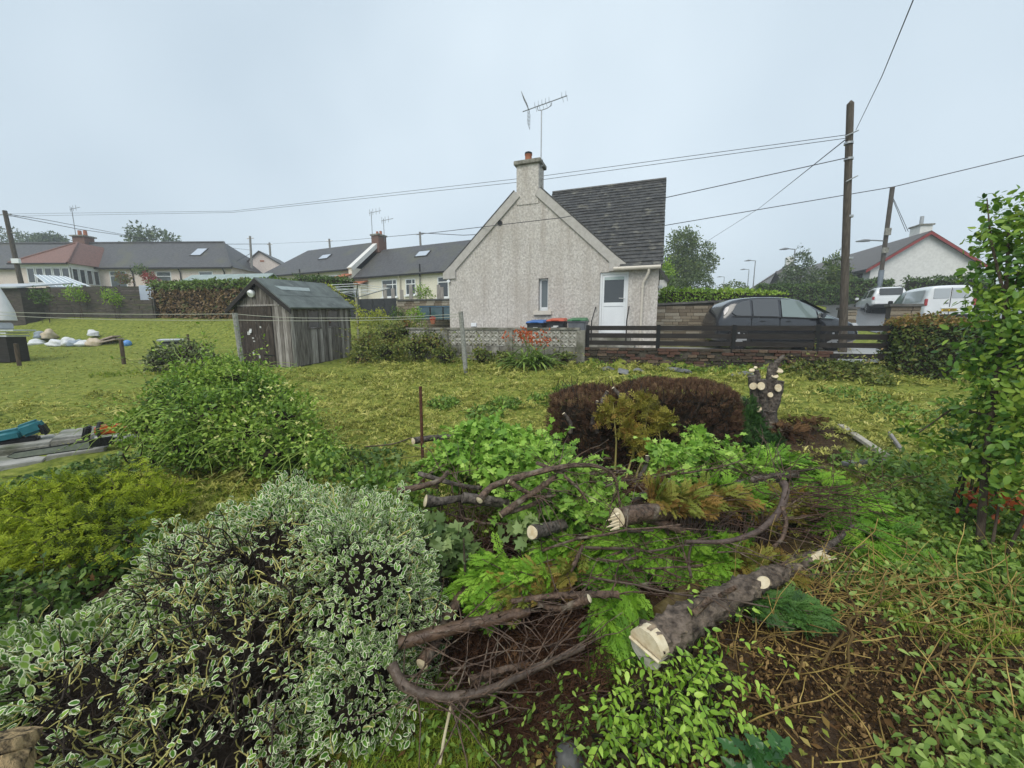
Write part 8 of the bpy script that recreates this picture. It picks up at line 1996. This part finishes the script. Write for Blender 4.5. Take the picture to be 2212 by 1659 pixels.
o = scatter('twig_and_leaf_litter', [DIAM2, DIAM, thin_frond(70)], np.stack([x, y, gz(x, y) + rough_ground(x, y) + RNG.uniform(0, .03, N)], -1), RNG.normal(0, 1, (N, 3)) * np.array([1, 1, .25]), np.array([0, 0, 1.]) + RNG.normal(0, .4, (N, 3)), RNG.uniform(.008, .05, N), RNG.random(N) ** 1.5, leaf_mat('litter', [(.022, .013, .009), (.065, .036, .022), (.12, .075, .04), (.13, .16, .04), (.26, .20, .11)], .9, 0, .1))
tag(o, 'brown litter of twigs and leaves over the bare soil', 'litter', kind='stuff')
# sticks, stone and a weathered stump end at the bottom edge
BR('pale thin stick standing at the bottom edge', ((950, 1650, 1.30), (960, 1590, 1.38), (975, 1522, 1.48)), .005, .006, mat('pale_stick', (.42, .36, .22), (.55, .48, .32), .7, 10), cuts=(0, 0), name='thin_stick')
p = T(1228, 1640, 1.42); sack((p.x, p.y, p.z - .04), .07, .05, .06, mat('dark_stone', (.05, .05, .05), (.12, .12, .115), .7, 12, 5, .5), '', 77)
for ob in list(COL.objects)[::-1]:
    if ob.name.startswith('rubble_sack') and ob.get('label') in (None, ''):
        ob.name = 'garden_stone'; ob['label'] = 'dark grey stone half buried at the bottom edge'; ob['category'] = 'stone'
        if 'group' in ob: del ob['group']
        break
wp = [T(-40, 1720, 1.05), T(-12, 1640, 1.10), T(6, 1590, 1.12)]
ws = log('weathered_stump', 'weathered tan stump top with dark fissures in the bottom left corner', wp, .085, .066, mat('fissured_tan_wood', (.030, .022, .016), (.42, .30, .16), .8, 5, 6, .8, 10, .2, stretch=(7, 7, 1.2), lo=.38, hi=.56), (0, 0), 'stump', .06, 18)

# ---------------------------------------------------------------- right: planks, overhanging shrub, orange flowers
M_PLANK = mat('bleached_plank', (.36, .33, .27), (.52, .48, .40), .8, 8, 6, .3, stretch=(1, 5, 1))
for (u0, v0, u1, v1, w_, lab, m_) in ((1815, 928, 1912, 998, .07, 'pale bleached plank lying on the lawn edge', M_PLANK), (1820, 1014, 1905, 1008, .06, 'short grey plank beside the brown soil', mat('grey_plank', (.13, .13, .14), (.22, .22, .22), .8, 8)), (1920, 945, 1945, 985, .03, 'thin grey stick right of the bleached plank', M_BOARD2)):
    a, b = onground(u0, v0), onground(u1, v1); dd = (b - a).normalized(); nn = Vector((-dd.y, dd.x, 0)) * w_ / 2
    tag(MB().slab([a - nn + Vector((0, 0, .07)), b - nn + Vector((0, 0, .08)), b + nn + Vector((0, 0, .08)), a + nn + Vector((0, 0, .07))], .04).build('plank', m_, None, bevel=.004), lab, 'plank')
M_LILAC = leaf_mat('overhanging_leaf', [(.030, .085, .024), (.08, .17, .038), (.17, .28, .055), (.29, .38, .085)], .4, .3)
bl = [tuple(T(u + 24, v, t)) + (r, r, r * .9) for u, v, t, r in ((2185, 470, 2.8, .22), (2150, 540, 2.8, .20), (2200, 600, 2.7, .34), (2140, 650, 2.8, .22), (2190, 720, 2.6, .34), (2130, 770, 2.75, .24), (2210, 850, 2.5, .36), (2140, 880, 2.7, .22), (2180, 960, 2.5, .28), (2120, 960, 2.7, .16), (2080, 1000, 2.7, .16), (2150, 1050, 2.5, .2), (2260, 700, 2.5, .4), (2280, 950, 2.4, .4), (2250, 520, 2.7, .3), (2040, 620 + 330, 2.9, .12), (2120, 440, 2.9, .09), (2115, 500, 2.85, .10), (1935, 925, 3.0, .10), (1990, 955, 2.9, .12), (2040, 890, 2.8, .13), (2075, 800, 2.8, .13))]
sh = shrub('overhanging_shrub', 'tall leafy shrub overhanging from the right edge', 'shrub', bl, 8200, .054, M_LILAC, [OVAL, leaf_oval(.45, .1, droop=.2)], core=False, depth=.95, stems=9, single=80, axis_up=-.1)
MB().tube([Vector((T(2130, 1110, 2.6).x, T(2130, 1110, 2.6).y, gz1(3.2, 2.4))), T(2128, 1020, 2.6), T(2140, 900, 2.65), T(2170, 700, 2.7), T(2180, 480, 2.8)], [.022, .02, .018, .014, .006], 8).build('trunk', M_BARK, sh, True)
MB().tube([T(2140, 900, 2.65), T(2060, 880, 2.8), T(1985, 935, 2.9)], [.012, .008, .004], 6).build('limb', M_BARK, sh, True); MB().tube([T(2170, 640, 2.7), T(2140, 520, 2.8), T(2132, 428, 2.9)], [.010, .007, .003], 6).build('limb', M_BARK, sh, True)
of = thing('orange_flower_clump', 'clump of orange flowers under the overhanging shrub', 'flowers', onground(2160, 1110))
c = T(2165, 1080, 2.75); N = 170; pp = np.array(c) + RNG.normal(0, 1, (N, 3)) * np.array([.11, .08, .045])
scatter('flower', OVAL, pp, RNG.normal(0, 1, (N, 3)), np.array([0, -.6, .8]) + RNG.normal(0, .5, (N, 3)), .045, RNG.random(N), MATS['orange_petal'], of)
leafy('foliage', OVAL, 260, [(c.x, c.y, c.z - .12, .22, .18, .14)], .05, M_WEED, of, .6)

# ================================================================ damp air
q = MB().box(-432, 432, -72, 532, -6, 26)
hz = q.build('haze', None); hz['kind'] = 'stuff'; hz['label'] = 'thin damp mist over the whole place'; hz['category'] = 'haze'
hm = bpy.data.materials.new('damp_air'); hm.use_nodes = True
hn = hm.node_tree; hn.nodes.remove(hn.nodes['Principled BSDF'])
pv = hn.nodes.new('ShaderNodeVolumePrincipled'); pv.inputs['Color'].default_value = (.86, .92, .97, 1); pv.inputs['Density'].default_value = .0022
hn.links.new(pv.outputs[0], hn.nodes['Material Output'].inputs['Volume'])
hz.data.materials.append(hm)
